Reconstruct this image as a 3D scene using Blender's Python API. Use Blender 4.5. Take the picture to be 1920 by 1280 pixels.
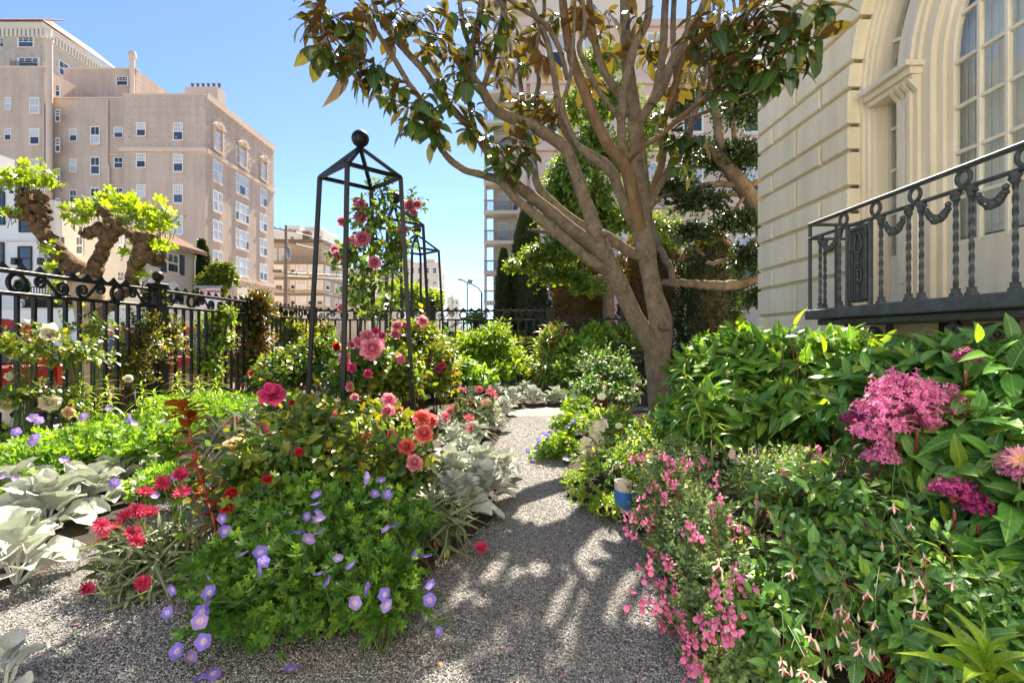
import bpy, math, random
import numpy as np
from mathutils import Vector, Matrix

for _o in list(bpy.data.objects):
    bpy.data.objects.remove(_o, do_unlink=True)
SC = bpy.context.scene
COL = SC.collection
R = math.radians
PI = math.pi

# ------------------------------------------------------------------ camera, sky, sun, exposure
EYE = 1.1            # camera height in metres
FOC = 960.0          # focal length in pixels of the 1920 wide photograph
HOR = 632.0          # horizon row
cam_data = bpy.data.cameras.new('camera')
cam = bpy.data.objects.new('camera', cam_data)
COL.objects.link(cam)
cam.location = (0, 0, EYE)
cam.rotation_euler = (R(90), 0, 0)
cam_data.sensor_width = 36.0
cam_data.lens = 18.0
cam_data.shift_y = -8.0 / 1920.0
cam_data.clip_start = 0.05
cam_data.clip_end = 3000
SC.camera = cam

SUN_AZ = R(5.0)      # to the right of the view axis (+Y)
SUN_EL = R(49.0)
world = bpy.data.worlds.new('World')
SC.world = world
world.use_nodes = True
_nt = world.node_tree
_bg = _nt.nodes['Background']
_sky = _nt.nodes.new('ShaderNodeTexSky')
_sky.sky_type = 'NISHITA'
_sky.sun_disc = False
_sky.sun_elevation = SUN_EL
_sky.sun_rotation = SUN_AZ
_sky.air_density = 0.65
_sky.dust_density = 0.15
_sky.ozone_density = 5.5
_sky.altitude = 20
_nt.links.new(_sky.outputs[0], _bg.inputs[0])
_bg.inputs[1].default_value = 0.069
sun_data = bpy.data.lights.new('sun', 'SUN')
sun_data.energy = 4.9
sun_data.angle = R(0.5)
sun_data.color = (1.0, 0.89, 0.72)
sun = bpy.data.objects.new('sun', sun_data)
COL.objects.link(sun)
_sd = Vector((math.sin(SUN_AZ) * math.cos(SUN_EL), math.cos(SUN_AZ) * math.cos(SUN_EL), math.sin(SUN_EL)))
sun.rotation_euler = (-_sd).to_track_quat('-Z', 'Y').to_euler()
sun.location = _sd * 60
SC.view_settings.view_transform = 'Standard'
SC.view_settings.look = 'None'
SC.view_settings.exposure = 2.1
SC.view_settings.gamma = 1.0
SC.view_settings.use_white_balance = True     # camera set for open shade, as in the photograph
SC.view_settings.white_balance_temperature = 6700
SC.view_settings.white_balance_tint = 10
SC.render.engine = 'CYCLES'
SC.cycles.use_denoising = True
SC.cycles.max_bounces = 8
SC.cycles.diffuse_bounces = 4
SC.cycles.glossy_bounces = 3
SC.cycles.transmission_bounces = 5
SC.cycles.transparent_max_bounces = 8
SC.cycles.sample_clamp_indirect = 6.0


# ------------------------------------------------------------------ helpers
def at(px, py, z):
    """World point seen at photo column px, row py at distance z along the view axis."""
    return np.array(((px - 960.0) * z / FOC, z, EYE - (py - HOR) * z / FOC))


def unit(v):
    v = np.asarray(v, float)
    return v / np.maximum(np.linalg.norm(v, axis=-1, keepdims=True), 1e-9)


def link(name, data, parent=None, mat=None):
    o = bpy.data.objects.new(name, data)
    COL.objects.link(o)
    if parent is not None:
        o.parent = parent
    return o


def thing(name, label, cat, loc=(0, 0, 0), group=None):
    o = bpy.data.objects.new(name, None)
    o.empty_display_size = 0.1
    COL.objects.link(o)
    o.location = [float(c) for c in loc]
    tag(o, label, cat, group)
    return o


def tag(o, label=None, cat=None, group=None, kind=None):
    if label: o['label'] = label
    if cat: o['category'] = cat
    if group: o['group'] = group
    if kind: o['kind'] = kind
    return o


def np_mesh(name, verts, faces, mat=None, smooth=False, blade=None):
    """verts (n,3); faces: (m,k) array or a list of such arrays / index lists."""
    me = bpy.data.meshes.new(name)
    verts = np.asarray(verts, np.float32)
    if isinstance(faces, np.ndarray):
        faces = [faces]
    loops, tot = [], []
    for f in faces:
        if isinstance(f, np.ndarray) and f.ndim == 2:
            loops.append(f.reshape(-1)); tot.append(np.full(len(f), f.shape[1]))
        else:
            loops.append(np.asarray(f)); tot.append(np.array([len(f)]))
    loops = np.concatenate(loops).astype(np.int32) if loops else np.zeros(0, np.int32)
    tot = np.concatenate(tot).astype(np.int32) if tot else np.zeros(0, np.int32)
    me.vertices.add(len(verts))
    me.vertices.foreach_set('co', verts.reshape(-1))
    me.loops.add(len(loops))
    me.loops.foreach_set('vertex_index', loops)
    me.polygons.add(len(tot))
    me.polygons.foreach_set('loop_start', np.concatenate([[0], np.cumsum(tot)[:-1]]).astype(np.int32))
    if smooth:
        me.polygons.foreach_set('use_smooth', np.ones(len(tot), bool))
    me.update(calc_edges=True)
    if blade is not None:
        a_ = me.attributes.new('blade', 'FLOAT_VECTOR', 'POINT')
        a_.data.foreach_set('vector', np.asarray(blade, np.float32).reshape(-1))
    else:
        me.validate()
    if mat is not None:
        me.materials.append(mat)
    return me


class MB:
    """Collects shapes; build() links them as one mesh object."""
    def __init__(self):
        self.v, self.f, self.n = [], [], 0

    def add(self, verts, faces):
        verts = np.asarray(verts, float).reshape(-1, 3)
        for f in faces:
            self.f.append([int(i) + self.n for i in f])
        self.v.append(verts)
        self.n += len(verts)
        return self

    def box(self, lo, hi, m=None):
        x0, y0, z0 = lo; x1, y1, z1 = hi
        v = np.array([(x0, y0, z0), (x1, y0, z0), (x1, y1, z0), (x0, y1, z0), (x0, y0, z1), (x1, y0, z1), (x1, y1, z1), (x0, y1, z1)], float)
        if m is not None:
            v = v @ np.array(m)[:3, :3].T + np.array(m)[:3, 3]
        return self.add(v, [(0, 3, 2, 1), (4, 5, 6, 7), (0, 1, 5, 4), (1, 2, 6, 5), (2, 3, 7, 6), (3, 0, 4, 7)])

    def cbox(self, c, s, bev=0.0):
        """box by centre and size, edges chamfered by bev"""
        c = np.array(c, float); h = np.array(s, float) / 2
        if bev <= 0:
            return self.box(c - h, c + h)
        v, idx = [], {}
        for sx in (-1, 1):
            for sy in (-1, 1):
                for sz in (-1, 1):
                    for ax in range(3):
                        p = h - bev
                        p = np.array([p[0], p[1], p[2]])
                        p[ax] = h[ax]
                        idx[(sx, sy, sz, ax)] = len(v)
                        v.append(c + p * np.array([sx, sy, sz]))
        f = []
        for ax in range(3):
            a, b = [(1, 2), (0, 2), (0, 1)][ax]
            for s_ in (-1, 1):
                q = []
                for (sa, sb) in ((-1, -1), (1, -1), (1, 1), (-1, 1)):
                    k = [0, 0, 0]; k[ax] = s_; k[a] = sa; k[b] = sb
                    q.append(idx[(k[0], k[1], k[2], ax)])
                f.append(q if (s_ > 0) != (ax == 1) else q[::-1])
        for ax in range(3):
            a, b = [(1, 2), (0, 2), (0, 1)][ax]
            for sa in (-1, 1):
                for sb in (-1, 1):
                    k0 = [0, 0, 0]; k0[ax] = -1; k0[a] = sa; k0[b] = sb
                    k1 = list(k0); k1[ax] = 1
                    f.append([idx[(*k0, a)], idx[(*k1, a)], idx[(*k1, b)], idx[(*k0, b)]])
        for sx in (-1, 1):
            for sy in (-1, 1):
                for sz in (-1, 1):
                    f.append([idx[(sx, sy, sz, 0)], idx[(sx, sy, sz, 1)], idx[(sx, sy, sz, 2)]])
        return self.add(v, f)

    def tube(self, pts, rad, sides=8, cap=True, square=False, up=None, flat=1.0, jitter=0.0, rng=None):
        pts = np.asarray(pts, float)
        n = len(pts)
        rad = np.full(n, rad, float) if np.isscalar(rad) else np.asarray(rad, float)
        tan = np.zeros_like(pts)
        tan[1:-1] = pts[2:] - pts[:-2]; tan[0] = pts[1] - pts[0]; tan[-1] = pts[-1] - pts[-2]
        tan = unit(tan)
        ref = np.array(up if up is not None else ((0, 0, 1) if abs(tan[0][2]) < 0.9 else (1, 0, 0)), float)
        u = unit(ref - tan[0] * ref.dot(tan[0]))
        rings = []
        if square:
            ang = np.array([0.25, 0.75, 1.25, 1.75]) * PI; rs = math.sqrt(2)
        else:
            ang = np.arange(sides) * 2 * PI / sides; rs = 1.0
        for i in range(n):
            u = unit(u - tan[i] * u.dot(tan[i]))
            w = np.cross(tan[i], u)
            rr = rad[i] * rs
            jj = 1 + (rng.normal(0, jitter, len(ang)) if jitter else 0)
            rings.append(pts[i] + ((np.cos(ang) * jj)[:, None] * u + (np.sin(ang) * jj * flat)[:, None] * w) * rr)
        s = len(ang)
        v = np.concatenate(rings)
        f = []
        for i in range(n - 1):
            for k in range(s):
                k2 = (k + 1) % s
                f.append((i * s + k, i * s + k2, (i + 1) * s + k2, (i + 1) * s + k))
        if cap:
            f.append(list(range(s))[::-1]); f.append([(n - 1) * s + k for k in range(s)])
        return self.add(v, f)

    def bar(self, a, b, t, t2=None):
        """square bar from a to b"""
        return self.tube([a, b], t / 2, square=True, flat=(t2 / t if t2 else 1.0))

    def lathe(self, prof, c=(0, 0, 0), sides=16, axis=2):
        """prof: list of (r, h)"""
        ang = np.arange(sides) * 2 * PI / sides
        v = []
        for r_, h in prof:
            p = np.stack([np.cos(ang) * r_, np.sin(ang) * r_, np.full(sides, h)], 1)
            if axis == 0: p = p[:, [2, 0, 1]]
            if axis == 1: p = p[:, [1, 2, 0]]
            v.append(p + np.array(c))
        f = []
        for i in range(len(prof) - 1):
            for k in range(sides):
                k2 = (k + 1) % sides
                f.append((i * sides + k, i * sides + k2, (i + 1) * sides + k2, (i + 1) * sides + k))
        f.append(list(range(sides))[::-1]); f.append([(len(prof) - 1) * sides + k for k in range(sides)])
        return self.add(np.concatenate(v), f)

    def ball(self, c, r_, sides=16, sz=1.0):
        k = max(6, sides // 2)
        prof = [(max(r_ * math.sin(PI * i / k), r_ * 0.02), -r_ * sz * math.cos(PI * i / k)) for i in range(k + 1)]
        return self.lathe(prof, c, sides)

    def prism(self, poly, axis, a, b):
        """polygon (list of 2D points) extruded along axis from a to b; the 2D axes are the remaining ones in order"""
        n = len(poly)
        o = [[1, 2], [0, 2], [0, 1]][axis]
        v = np.zeros((2 * n, 3))
        for i, p in enumerate(poly):
            for j, val in ((i, a), (i + n, b)):
                v[j, o[0]] = p[0]; v[j, o[1]] = p[1]; v[j, axis] = val
        f = [list(range(n))[::-1], [i + n for i in range(n)]] + [(i, (i + 1) % n, (i + 1) % n + n, i + n) for i in range(n)]
        return self.add(v, f)

    def build(self, name, mat, parent=None, smooth=False, origin=None, kind=None, fix=True):
        v = np.concatenate(self.v) if self.v else np.zeros((0, 3))
        if parent is not None and origin is None:
            p, off = parent, np.zeros(3)
            while p is not None:
                off += np.array(p.location); p = p.parent
            origin = off
        if origin is not None:
            v = v - np.array(origin, float)
        me = bpy.data.meshes.new(name)
        me.from_pydata(v.tolist(), [], self.f)
        if fix:
            import bmesh
            bm = bmesh.new(); bm.from_mesh(me)
            bmesh.ops.recalc_face_normals(bm, faces=bm.faces)
            bm.to_mesh(me); bm.free()
        if smooth:
            for p in me.polygons: p.use_smooth = True
            if smooth != True:
                me.set_sharp_from_angle(angle=R(smooth))
        if mat is not None: me.materials.append(mat)
        o = link(name, me, parent)
        if parent is None and origin is not None:
            o.location = origin
        if kind: o['kind'] = kind
        return o


def inst(name, me, parent, m):
    """one more object of mesh me under parent, m = local matrix"""
    o = bpy.data.objects.new(name, me)
    COL.objects.link(o)
    if parent is not None: o.parent = parent
    o.matrix_basis = m
    return o


def mat4(pos, rot=None, scale=1.0):
    m = Matrix.Identity(4)
    rr = np.eye(3) if rot is None else np.asarray(rot)
    sc = np.array([scale] * 3 if np.isscalar(scale) else scale, float)
    for i in range(3):
        for j in range(3):
            m[i][j] = float(rr[i, j] * sc[j])
        m[i][3] = float(pos[i])
    return m


def copy_tree(o, parent=None):
    c = o.copy(); COL.objects.link(c)
    if parent is not None: c.parent = parent
    for ch in list(o.children): copy_tree(ch, c)
    return c


def spline(ctrl, per=6):
    """Catmull-Rom through rows of ctrl (any width)."""
    c = np.asarray(ctrl, float)
    p = np.vstack([2 * c[0] - c[1], c, 2 * c[-1] - c[-2]])
    out = []
    for i in range(1, len(p) - 2):
        for k in range(per):
            t = k / per
            out.append(0.5 * ((2 * p[i]) + (-p[i - 1] + p[i + 1]) * t + (2 * p[i - 1] - 5 * p[i] + 4 * p[i + 1] - p[i + 2]) * t * t + (-p[i - 1] + 3 * p[i] - 3 * p[i + 1] + p[i + 2]) * t ** 3))
    out.append(c[-1])
    return np.array(out)


# ------------------------------------------------------------------ materials
def new_mat(name):
    m = bpy.data.materials.new(name); m.use_nodes = True
    nt = m.node_tree
    return m, nt, nt.nodes['Principled BSDF'], nt.nodes['Material Output']


def _coord(nt, scale=None):
    tc = nt.nodes.new('ShaderNodeTexCoord')
    return tc.outputs['Object']


def ramp(nt, src, stops):
    r_ = nt.nodes.new('ShaderNodeValToRGB')
    e = r_.color_ramp.elements
    while len(e) > 1: e.remove(e[-1])
    e[0].position = stops[0][0]; e[0].color = (*stops[0][1], 1)
    for p, c in stops[1:]:
        n = e.new(p); n.color = (*c, 1)
    nt.links.new(src, r_.inputs[0])
    return r_.outputs[0]


def noise(nt, vec, scale, detail=4, rough=0.6):
    n = nt.nodes.new('ShaderNodeTexNoise')
    n.inputs['Scale'].default_value = scale; n.inputs['Detail'].default_value = detail; n.inputs['Roughness'].default_value = rough
    if vec is not None: nt.links.new(vec, n.inputs['Vector'])
    return n.outputs['Fac']


def math_node(nt, op, a, b=None):
    n = nt.nodes.new('ShaderNodeMath'); n.operation = op
    for i, s in enumerate((a, b)):
        if s is None: continue
        if isinstance(s, (int, float)): n.inputs[i].default_value = s
        else: nt.links.new(s, n.inputs[i])
    return n.outputs[0]


def mix_col(nt, fac, a, b, mode='MIX'):
    n = nt.nodes.new('ShaderNodeMix'); n.data_type = 'RGBA'; n.blend_type = mode
    for key, s in ((0, fac), (6, a), (7, b)):
        if isinstance(s, (int, float)): n.inputs[key].default_value = s
        elif isinstance(s, tuple): n.inputs[key].default_value = (*s, 1)
        else: nt.links.new(s, n.inputs[key])
    return n.outputs[2]


def bump(nt, bsdf, height, strength, dist=0.01):
    b = nt.nodes.new('ShaderNodeBump')
    b.inputs['Strength'].default_value = strength; b.inputs['Distance'].default_value = dist
    nt.links.new(height, b.inputs['Height']); nt.links.new(b.outputs[0], bsdf.inputs['Normal'])


def surf(name, c1, c2=None, scale=6.0, rough=0.6, bumps=0.0, bscale=None, metal=0.0, spec=0.5, dist=0.01, vary=0.0, stretch=None, detail=5, streak=0.0):
    """painted / plaster / stone / metal: two tones mixed by noise plus fine relief; vary = brightness change from piece to piece"""
    m, nt, b, _ = new_mat(name)
    co = _coord(nt)
    if stretch:
        mp = nt.nodes.new('ShaderNodeMapping'); mp.inputs['Scale'].default_value = stretch
        nt.links.new(co, mp.inputs['Vector']); co = mp.outputs[0]
    c2 = c2 or tuple(x * 0.82 for x in c1)
    col = ramp(nt, noise(nt, co, scale, detail), [(0.3, c2), (0.68, c1)])
    if streak:
        ge = nt.nodes.new('ShaderNodeNewGeometry'); m2 = nt.nodes.new('ShaderNodeMapping'); m2.inputs['Scale'].default_value = (1, 1, 0.1); nt.links.new(ge.outputs['Position'], m2.inputs['Vector'])
        col = mix_col(nt, streak, col, ramp(nt, noise(nt, m2.outputs[0], 5.0, 8, 0.7), [(0.40, (0.45, 0.40, 0.33)), (0.60, (1, 1, 1))]), 'MULTIPLY')
    if vary:
        oi = nt.nodes.new('ShaderNodeObjectInfo')
        mr = nt.nodes.new('ShaderNodeMapRange'); mr.inputs[3].default_value = 1 - vary; mr.inputs[4].default_value = 1 + vary
        nt.links.new(oi.outputs['Random'], mr.inputs[0])
        hs = nt.nodes.new('ShaderNodeHueSaturation'); nt.links.new(mr.outputs[0], hs.inputs['Value']); nt.links.new(col, hs.inputs['Color'])
        col = hs.outputs[0]
    nt.links.new(col, b.inputs['Base Color'])
    b.inputs['Roughness'].default_value = rough
    b.inputs['Metallic'].default_value = metal
    b.inputs['Specular IOR Level'].default_value = spec
    if bumps:
        bump(nt, b, noise(nt, co, bscale or scale * 4, 5), bumps, dist)
    return m


def leaf_mat(name, cols, under=None, trans=0.35, tcol=None, rough=0.45, spec=0.4, felt=0.0, tgain=1.6):
    """two-sided leaf; cols = dark..light tones spread over the leaves; under = colour of the underside"""
    m, nt, b, out = new_mat(name)
    geo = nt.nodes.new('ShaderNodeNewGeometry'); oi = nt.nodes.new('ShaderNodeObjectInfo')
    r_ = math_node(nt, 'FRACT', math_node(nt, 'ADD', geo.outputs['Random Per Island'], oi.outputs['Random']))
    n = len(cols)
    cols = [tuple(min(x * 1.5, 0.8) for x in c) for c in cols] if name not in ('silver felt leaf', 'magnolia leaf') else cols
    col = ramp(nt, r_, [(i / max(n - 1, 1), c) for i, c in enumerate(cols)])
    co = _coord(nt)
    col = mix_col(nt, 0.35, col, ramp(nt, noise(nt, co, 30.0, 3), [(0.3, (0.35, 0.35, 0.3)), (0.7, (1, 1, 1))]), 'MULTIPLY')
    at_ = nt.nodes.new('ShaderNodeAttribute'); at_.attribute_name = 'blade'
    sx = nt.nodes.new('ShaderNodeSeparateXYZ'); nt.links.new(at_.outputs['Vector'], sx.inputs[0])
    ax = math_node(nt, 'ABSOLUTE', sx.outputs[0])
    mid = math_node(nt, 'MULTIPLY', math_node(nt, 'LESS_THAN', ax, 0.014), sx.outputs[2])
    side = math_node(nt, 'MULTIPLY', math_node(nt, 'LESS_THAN', math_node(nt, 'FRACT', math_node(nt, 'MULTIPLY', math_node(nt, 'SUBTRACT', sx.outputs[1], math_node(nt, 'MULTIPLY', ax, 0.9)), 9.0)), 0.13), sx.outputs[2])
    col = mix_col(nt, math_node(nt, 'MULTIPLY', math_node(nt, 'MAXIMUM', mid, math_node(nt, 'MULTIPLY', side, 0.5)), 0.5), col, (min(cols[-1][0] * 2.2, 0.6), min(cols[-1][1] * 1.8, 0.6), min(cols[-1][2] * 2.0, 0.4)))
    trans_c = tcol if tcol else None
    if under:
        col2 = mix_col(nt, geo.outputs['Backfacing'], col, under)
    else:
        col2 = col
    nt.links.new(col2, b.inputs['Base Color'])
    b.inputs['Roughness'].default_value = rough
    b.inputs['Specular IOR Level'].default_value = spec
    if felt:
        bump(nt, b, math_node(nt, 'ADD', noise(nt, co, 70, 4), math_node(nt, 'MULTIPLY', noise(nt, co, 9, 3), 2.0)), felt, 0.02)
    tr = nt.nodes.new('ShaderNodeBsdfTranslucent')
    if trans_c:
        tr.inputs['Color'].default_value = (*trans_c, 1)
    else:
        g = mix_col(nt, 1.0, col, (tgain * 1.15, tgain, tgain * 0.35), 'MULTIPLY')
        nt.links.new(g, tr.inputs['Color'])
    mx = nt.nodes.new('ShaderNodeMixShader'); mx.inputs[0].default_value = trans
    nt.links.new(b.outputs[0], mx.inputs[1]); nt.links.new(tr.outputs[0], mx.inputs[2])
    nt.links.new(mx.outputs[0], out.inputs['Surface'])
    return m


def petal_mat(name, c_in, c_out, r_in=0.2, r_out=0.6, trans=0.35, rough=0.55, vary=0.12, veins=False):
    """petals whose colour runs from the heart (c_in) to the rim (c_out) of the bloom"""
    m, nt, b, out = new_mat(name)
    co = _coord(nt)
    ln = nt.nodes.new('ShaderNodeVectorMath'); ln.operation = 'LENGTH'; nt.links.new(co, ln.inputs[0])
    mr = nt.nodes.new('ShaderNodeMapRange'); mr.inputs[1].default_value = r_in; mr.inputs[2].default_value = r_out
    nt.links.new(ln.outputs['Value'], mr.inputs[0])
    col = ramp(nt, mr.outputs[0], [(0, c_in), (1, c_out)])
    geo = nt.nodes.new('ShaderNodeNewGeometry'); oi = nt.nodes.new('ShaderNodeObjectInfo')
    r_ = math_node(nt, 'FRACT', math_node(nt, 'ADD', geo.outputs['Random Per Island'], oi.outputs['Random']))
    v = nt.nodes.new('ShaderNodeMapRange'); v.inputs[3].default_value = 1 - vary; v.inputs[4].default_value = 1 + vary
    nt.links.new(r_, v.inputs[0])
    hs = nt.nodes.new('ShaderNodeHueSaturation'); nt.links.new(v.outputs[0], hs.inputs['Value']); nt.links.new(col, hs.inputs['Color'])
    nt.links.new(hs.outputs[0], b.inputs['Base Color'])
    b.inputs['Roughness'].default_value = rough; b.inputs['Specular IOR Level'].default_value = 0.25
    tr = nt.nodes.new('ShaderNodeBsdfTranslucent'); nt.links.new(hs.outputs[0], tr.inputs['Color'])
    mx = nt.nodes.new('ShaderNodeMixShader'); mx.inputs[0].default_value = trans
    nt.links.new(b.outputs[0], mx.inputs[1]); nt.links.new(tr.outputs[0], mx.inputs[2])
    nt.links.new(mx.outputs[0], out.inputs['Surface'])
    return m


def glass_mat(name, tint=(0.9, 0.95, 0.95), base=0.11):
    """clear window pane: see-through with a mirror share that grows at grazing angles"""
    m, nt, b, out = new_mat(name)
    tp = nt.nodes.new('ShaderNodeBsdfTransparent'); tp.inputs[0].default_value = (*tint, 1)
    gl = nt.nodes.new('ShaderNodeBsdfGlossy'); gl.inputs['Roughness'].default_value = 0.02
    co = _coord(nt)
    bp = nt.nodes.new('ShaderNodeBump'); bp.inputs['Strength'].default_value = 0.06; bp.inputs['Distance'].default_value = 0.02
    nt.links.new(noise(nt, co, 3.0, 2), bp.inputs['Height']); nt.links.new(bp.outputs[0], gl.inputs['Normal'])
    fr = nt.nodes.new('ShaderNodeLayerWeight'); fr.inputs[0].default_value = 0.5
    mx = nt.nodes.new('ShaderNodeMixShader')
    nt.links.new(math_node(nt, 'ADD', math_node(nt, 'POWER', fr.outputs['Facing'], 4.0), base), mx.inputs[0])
    nt.links.new(tp.outputs[0], mx.inputs[1]); nt.links.new(gl.outputs[0], mx.inputs[2])
    nt.links.new(mx.outputs[0], out.inputs['Surface'])
    return m


def gravel_mat():
    m, nt, b, _ = new_mat('gravel')
    co = _coord(nt)
    vo = nt.nodes.new('ShaderNodeTexVoronoi'); vo.inputs['Scale'].default_value = 110; nt.links.new(co, vo.inputs['Vector'])
    sep = nt.nodes.new('ShaderNodeSeparateColor'); nt.links.new(vo.outputs['Color'], sep.inputs[0])
    col = ramp(nt, sep.outputs[0], [(0, (0.055, 0.057, 0.062)), (0.35, (0.145, 0.147, 0.15)), (0.75, (0.235, 0.235, 0.232)), (1, (0.38, 0.375, 0.365))])
    big = ramp(nt, noise(nt, co, 1.7, 4), [(0.35, (0.72, 0.70, 0.68)), (0.65, (1, 1, 1))])
    col = mix_col(nt, 1.0, col, big, 'MULTIPLY')
    nt.links.new(col, b.inputs['Base Color']); b.inputs['Roughness'].default_value = 0.85
    inv = math_node(nt, 'SUBTRACT', 1.0, vo.outputs['Distance'])
    bump(nt, b, inv, 0.9, 0.006)
    return m


def pebble_mat():
    m, nt, b, _ = new_mat('pebble')
    geo = nt.nodes.new('ShaderNodeNewGeometry')
    col = ramp(nt, geo.outputs['Random Per Island'], [(0, (0.075, 0.078, 0.085)), (0.3, (0.18, 0.183, 0.19)), (0.6, (0.28, 0.28, 0.282)), (0.9, (0.40, 0.395, 0.385)), (1, (0.60, 0.59, 0.57))])
    nt.links.new(col, b.inputs['Base Color']); b.inputs['Roughness'].default_value = 0.8
    return m


M = {}
M['gravel'] = gravel_mat()
M['pebble'] = pebble_mat()
M['soil'] = surf('soil', (0.055, 0.038, 0.026), (0.022, 0.015, 0.011), 14, 0.95, 0.8, 60, dist=0.03)
M['asphalt'] = surf('asphalt', (0.075, 0.075, 0.078), (0.05, 0.05, 0.052), 0.8, 0.9, 0.3, 90)
M['concrete'] = surf('concrete', (0.42, 0.40, 0.37), (0.33, 0.315, 0.29), 1.5, 0.9, 0.2, 40)
M['lawn'] = surf('lawn', (0.16, 0.2, 0.06), (0.09, 0.13, 0.035), 9, 0.95, 0.6, 120, dist=0.03)
M['stucco'] = surf('cream stucco', (0.91, 0.81, 0.59), (0.82, 0.71, 0.49), 1.6, 0.75, 0.3, 130, vary=0.045, dist=0.004, detail=9, streak=0.17)
M['stucco_back'] = surf('cream stucco joint', (0.68, 0.58, 0.40), (0.60, 0.50, 0.34), 3, 0.85, 0.2, 90)
M['plinth'] = surf('ochre plinth paint', (0.74, 0.62, 0.38), (0.64, 0.52, 0.30), 2.0, 0.8, 0.25, 70)  # yellower and darker than the stucco, for the stretch under the balcony
M['trim'] = surf('cream trim paint', (0.87, 0.79, 0.62), (0.81, 0.72, 0.55), 3.0, 0.5, 0.08, 80, streak=0.2)
M['blind'] = surf('white blind', (0.86, 0.84, 0.75), (0.80, 0.78, 0.69), 2, 0.6)
M['iron'] = surf('black painted iron', (0.010, 0.010, 0.011), (0.005, 0.005, 0.006), 20, 0.42, 0.15, 60, spec=0.35)
M['iron_grey'] = surf('weathered dark grey painted iron', (0.075, 0.085, 0.085), (0.04, 0.046, 0.048), 18, 0.5, 0.3, 60, spec=0.5, dist=0.006)
M['slab'] = surf('peeling dark paint on slab', (0.10, 0.115, 0.115), (0.05, 0.055, 0.055), 9, 0.7, 0.5, 40, dist=0.01)
M['glass'] = glass_mat('window glass')
M['room'] = surf('dim room', (0.42, 0.37, 0.29), (0.30, 0.26, 0.20), 1.2, 0.9)
# ------------------------------------------------------------------ ground, path, street
rng = np.random.default_rng(7)
STREET = -0.35


def sheet(name, poly, z, mat, kind='structure'):
    me = bpy.data.meshes.new(name)
    me.from_pydata([(x, y, z) for x, y in poly], [], [list(range(len(poly)))])
    me.materials.append(mat)
    return tag(link(name, me), kind=kind)


sheet('ground', [(-900, -60), (900, -60), (900, 1500), (-900, 1500)], STREET - 0.012, M['concrete'])
sheet('road', [(-16.5, -40), (-6.9, -40), (-6.9, 400), (-16.5, 400)], STREET - 0.004, M['asphalt'])
_mb = MB().box((-6.9, -40, STREET), (-6.72, 200, STREET + 0.13))
_mb.build('kerb', M['concrete'], kind='structure')
sheet('pavement', [(-6.72, -40), (-4.66, -40), (-4.66, 200), (-6.72, 200)], STREET + 0.126, M['concrete'])


def grid_sheet(name, x0, x1, y0, y1, step, hfun, mat):
    xs = np.arange(x0, x1 + step / 2, step); ys = np.arange(y0, y1 + step / 2, step)
    X, Y = np.meshgrid(xs, ys)
    Z = hfun(X, Y)
    v = np.stack([X.ravel(), Y.ravel(), Z.ravel()], 1)
    nx, ny = len(xs), len(ys)
    i = (np.arange(ny - 1)[:, None] * nx + np.arange(nx - 1)[None]).ravel()
    f = np.stack([i, i + 1, i + nx + 1, i + nx], 1)
    me = np_mesh(name, v, f, mat, True)
    return tag(link(name, me), kind='structure')


# path edges on the ground (distance, left x, right x)
PATH = np.array([(0.2, -2.6, 0.60), (1.3, -0.85, 0.58), (1.75, -0.66, 0.60), (2.15, -0.40, 0.60), (2.65, -0.22, 0.66), (3.05, -0.06, 0.62), (3.5, -0.04, 0.50), (4.0, -0.08, 0.42),
                 (4.9, -0.13, 0.42), (5.8, -0.08, 0.58), (6.7, 0.03, 0.85), (7.3, 0.0, 1.6), (7.75, 0.10, 2.6), (8.0, 0.5, 2.6)])
# second arm of the path between the silver edging and the rose island
PATH2 = np.array([(0.2, -2.9, 0.4), (1.3, -2.5, -0.4), (1.75, -2.35, -0.6), (2.2, -2.15, -1.15), (2.7, -2.10, -1.45), (3.2, -2.25, -1.75), (3.8, -2.6, -2.2), (4.4, -3.0, -2.7)])


def in_path(X, Y, grow=0.0):
    r_ = np.zeros_like(X, bool)
    for P_ in (PATH, PATH2):
        l = np.interp(Y, P_[:, 0], P_[:, 1]); r2 = np.interp(Y, P_[:, 0], P_[:, 2])
        r_ |= (X > l - grow) & (X < r2 + grow) & (Y < P_[-1, 0]) & (Y > P_[0, 0] - 4)
    return r_


def soil_h(X, Y):
    d = np.full(X.shape, 9.0)
    for P_ in (PATH, PATH2):
        l = np.interp(Y, P_[:, 0], P_[:, 1]); r2 = np.interp(Y, P_[:, 0], P_[:, 2])
        e = np.maximum(np.maximum(l - X, X - r2), np.maximum(Y - P_[-1, 0], P_[0, 0] - 4 - Y))
        d = np.minimum(d, e)
    t = np.clip((d + 0.06) / 0.22, 0, 1)
    return -0.035 + t * t * (3 - 2 * t) * (0.085 + 0.02 * np.sin(X * 5.1) * np.sin(Y * 4.3))


grid_sheet('garden_soil', -4.66, 4.06, -2.5, 11.7, 0.05, soil_h, M['soil'])
_pm = MB()
for P_, dz in ((PATH, 0.012), (PATH2, 0.016)):
    s = spline(P_, 5)
    v = []
    for y_, l_, r_ in s: v += [(l_ - 0.05, y_, dz), (r_ + 0.05, y_, dz)]
    if dz > 0.013:
        v = [(a, b, c - 0.012) for a, b, c in v]
    _pm.add(v, [(2 * i, 2 * i + 1, 2 * i + 3, 2 * i + 2) for i in range(len(s) - 1)])
_pm.build('path', M['gravel'], kind='structure')

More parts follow.
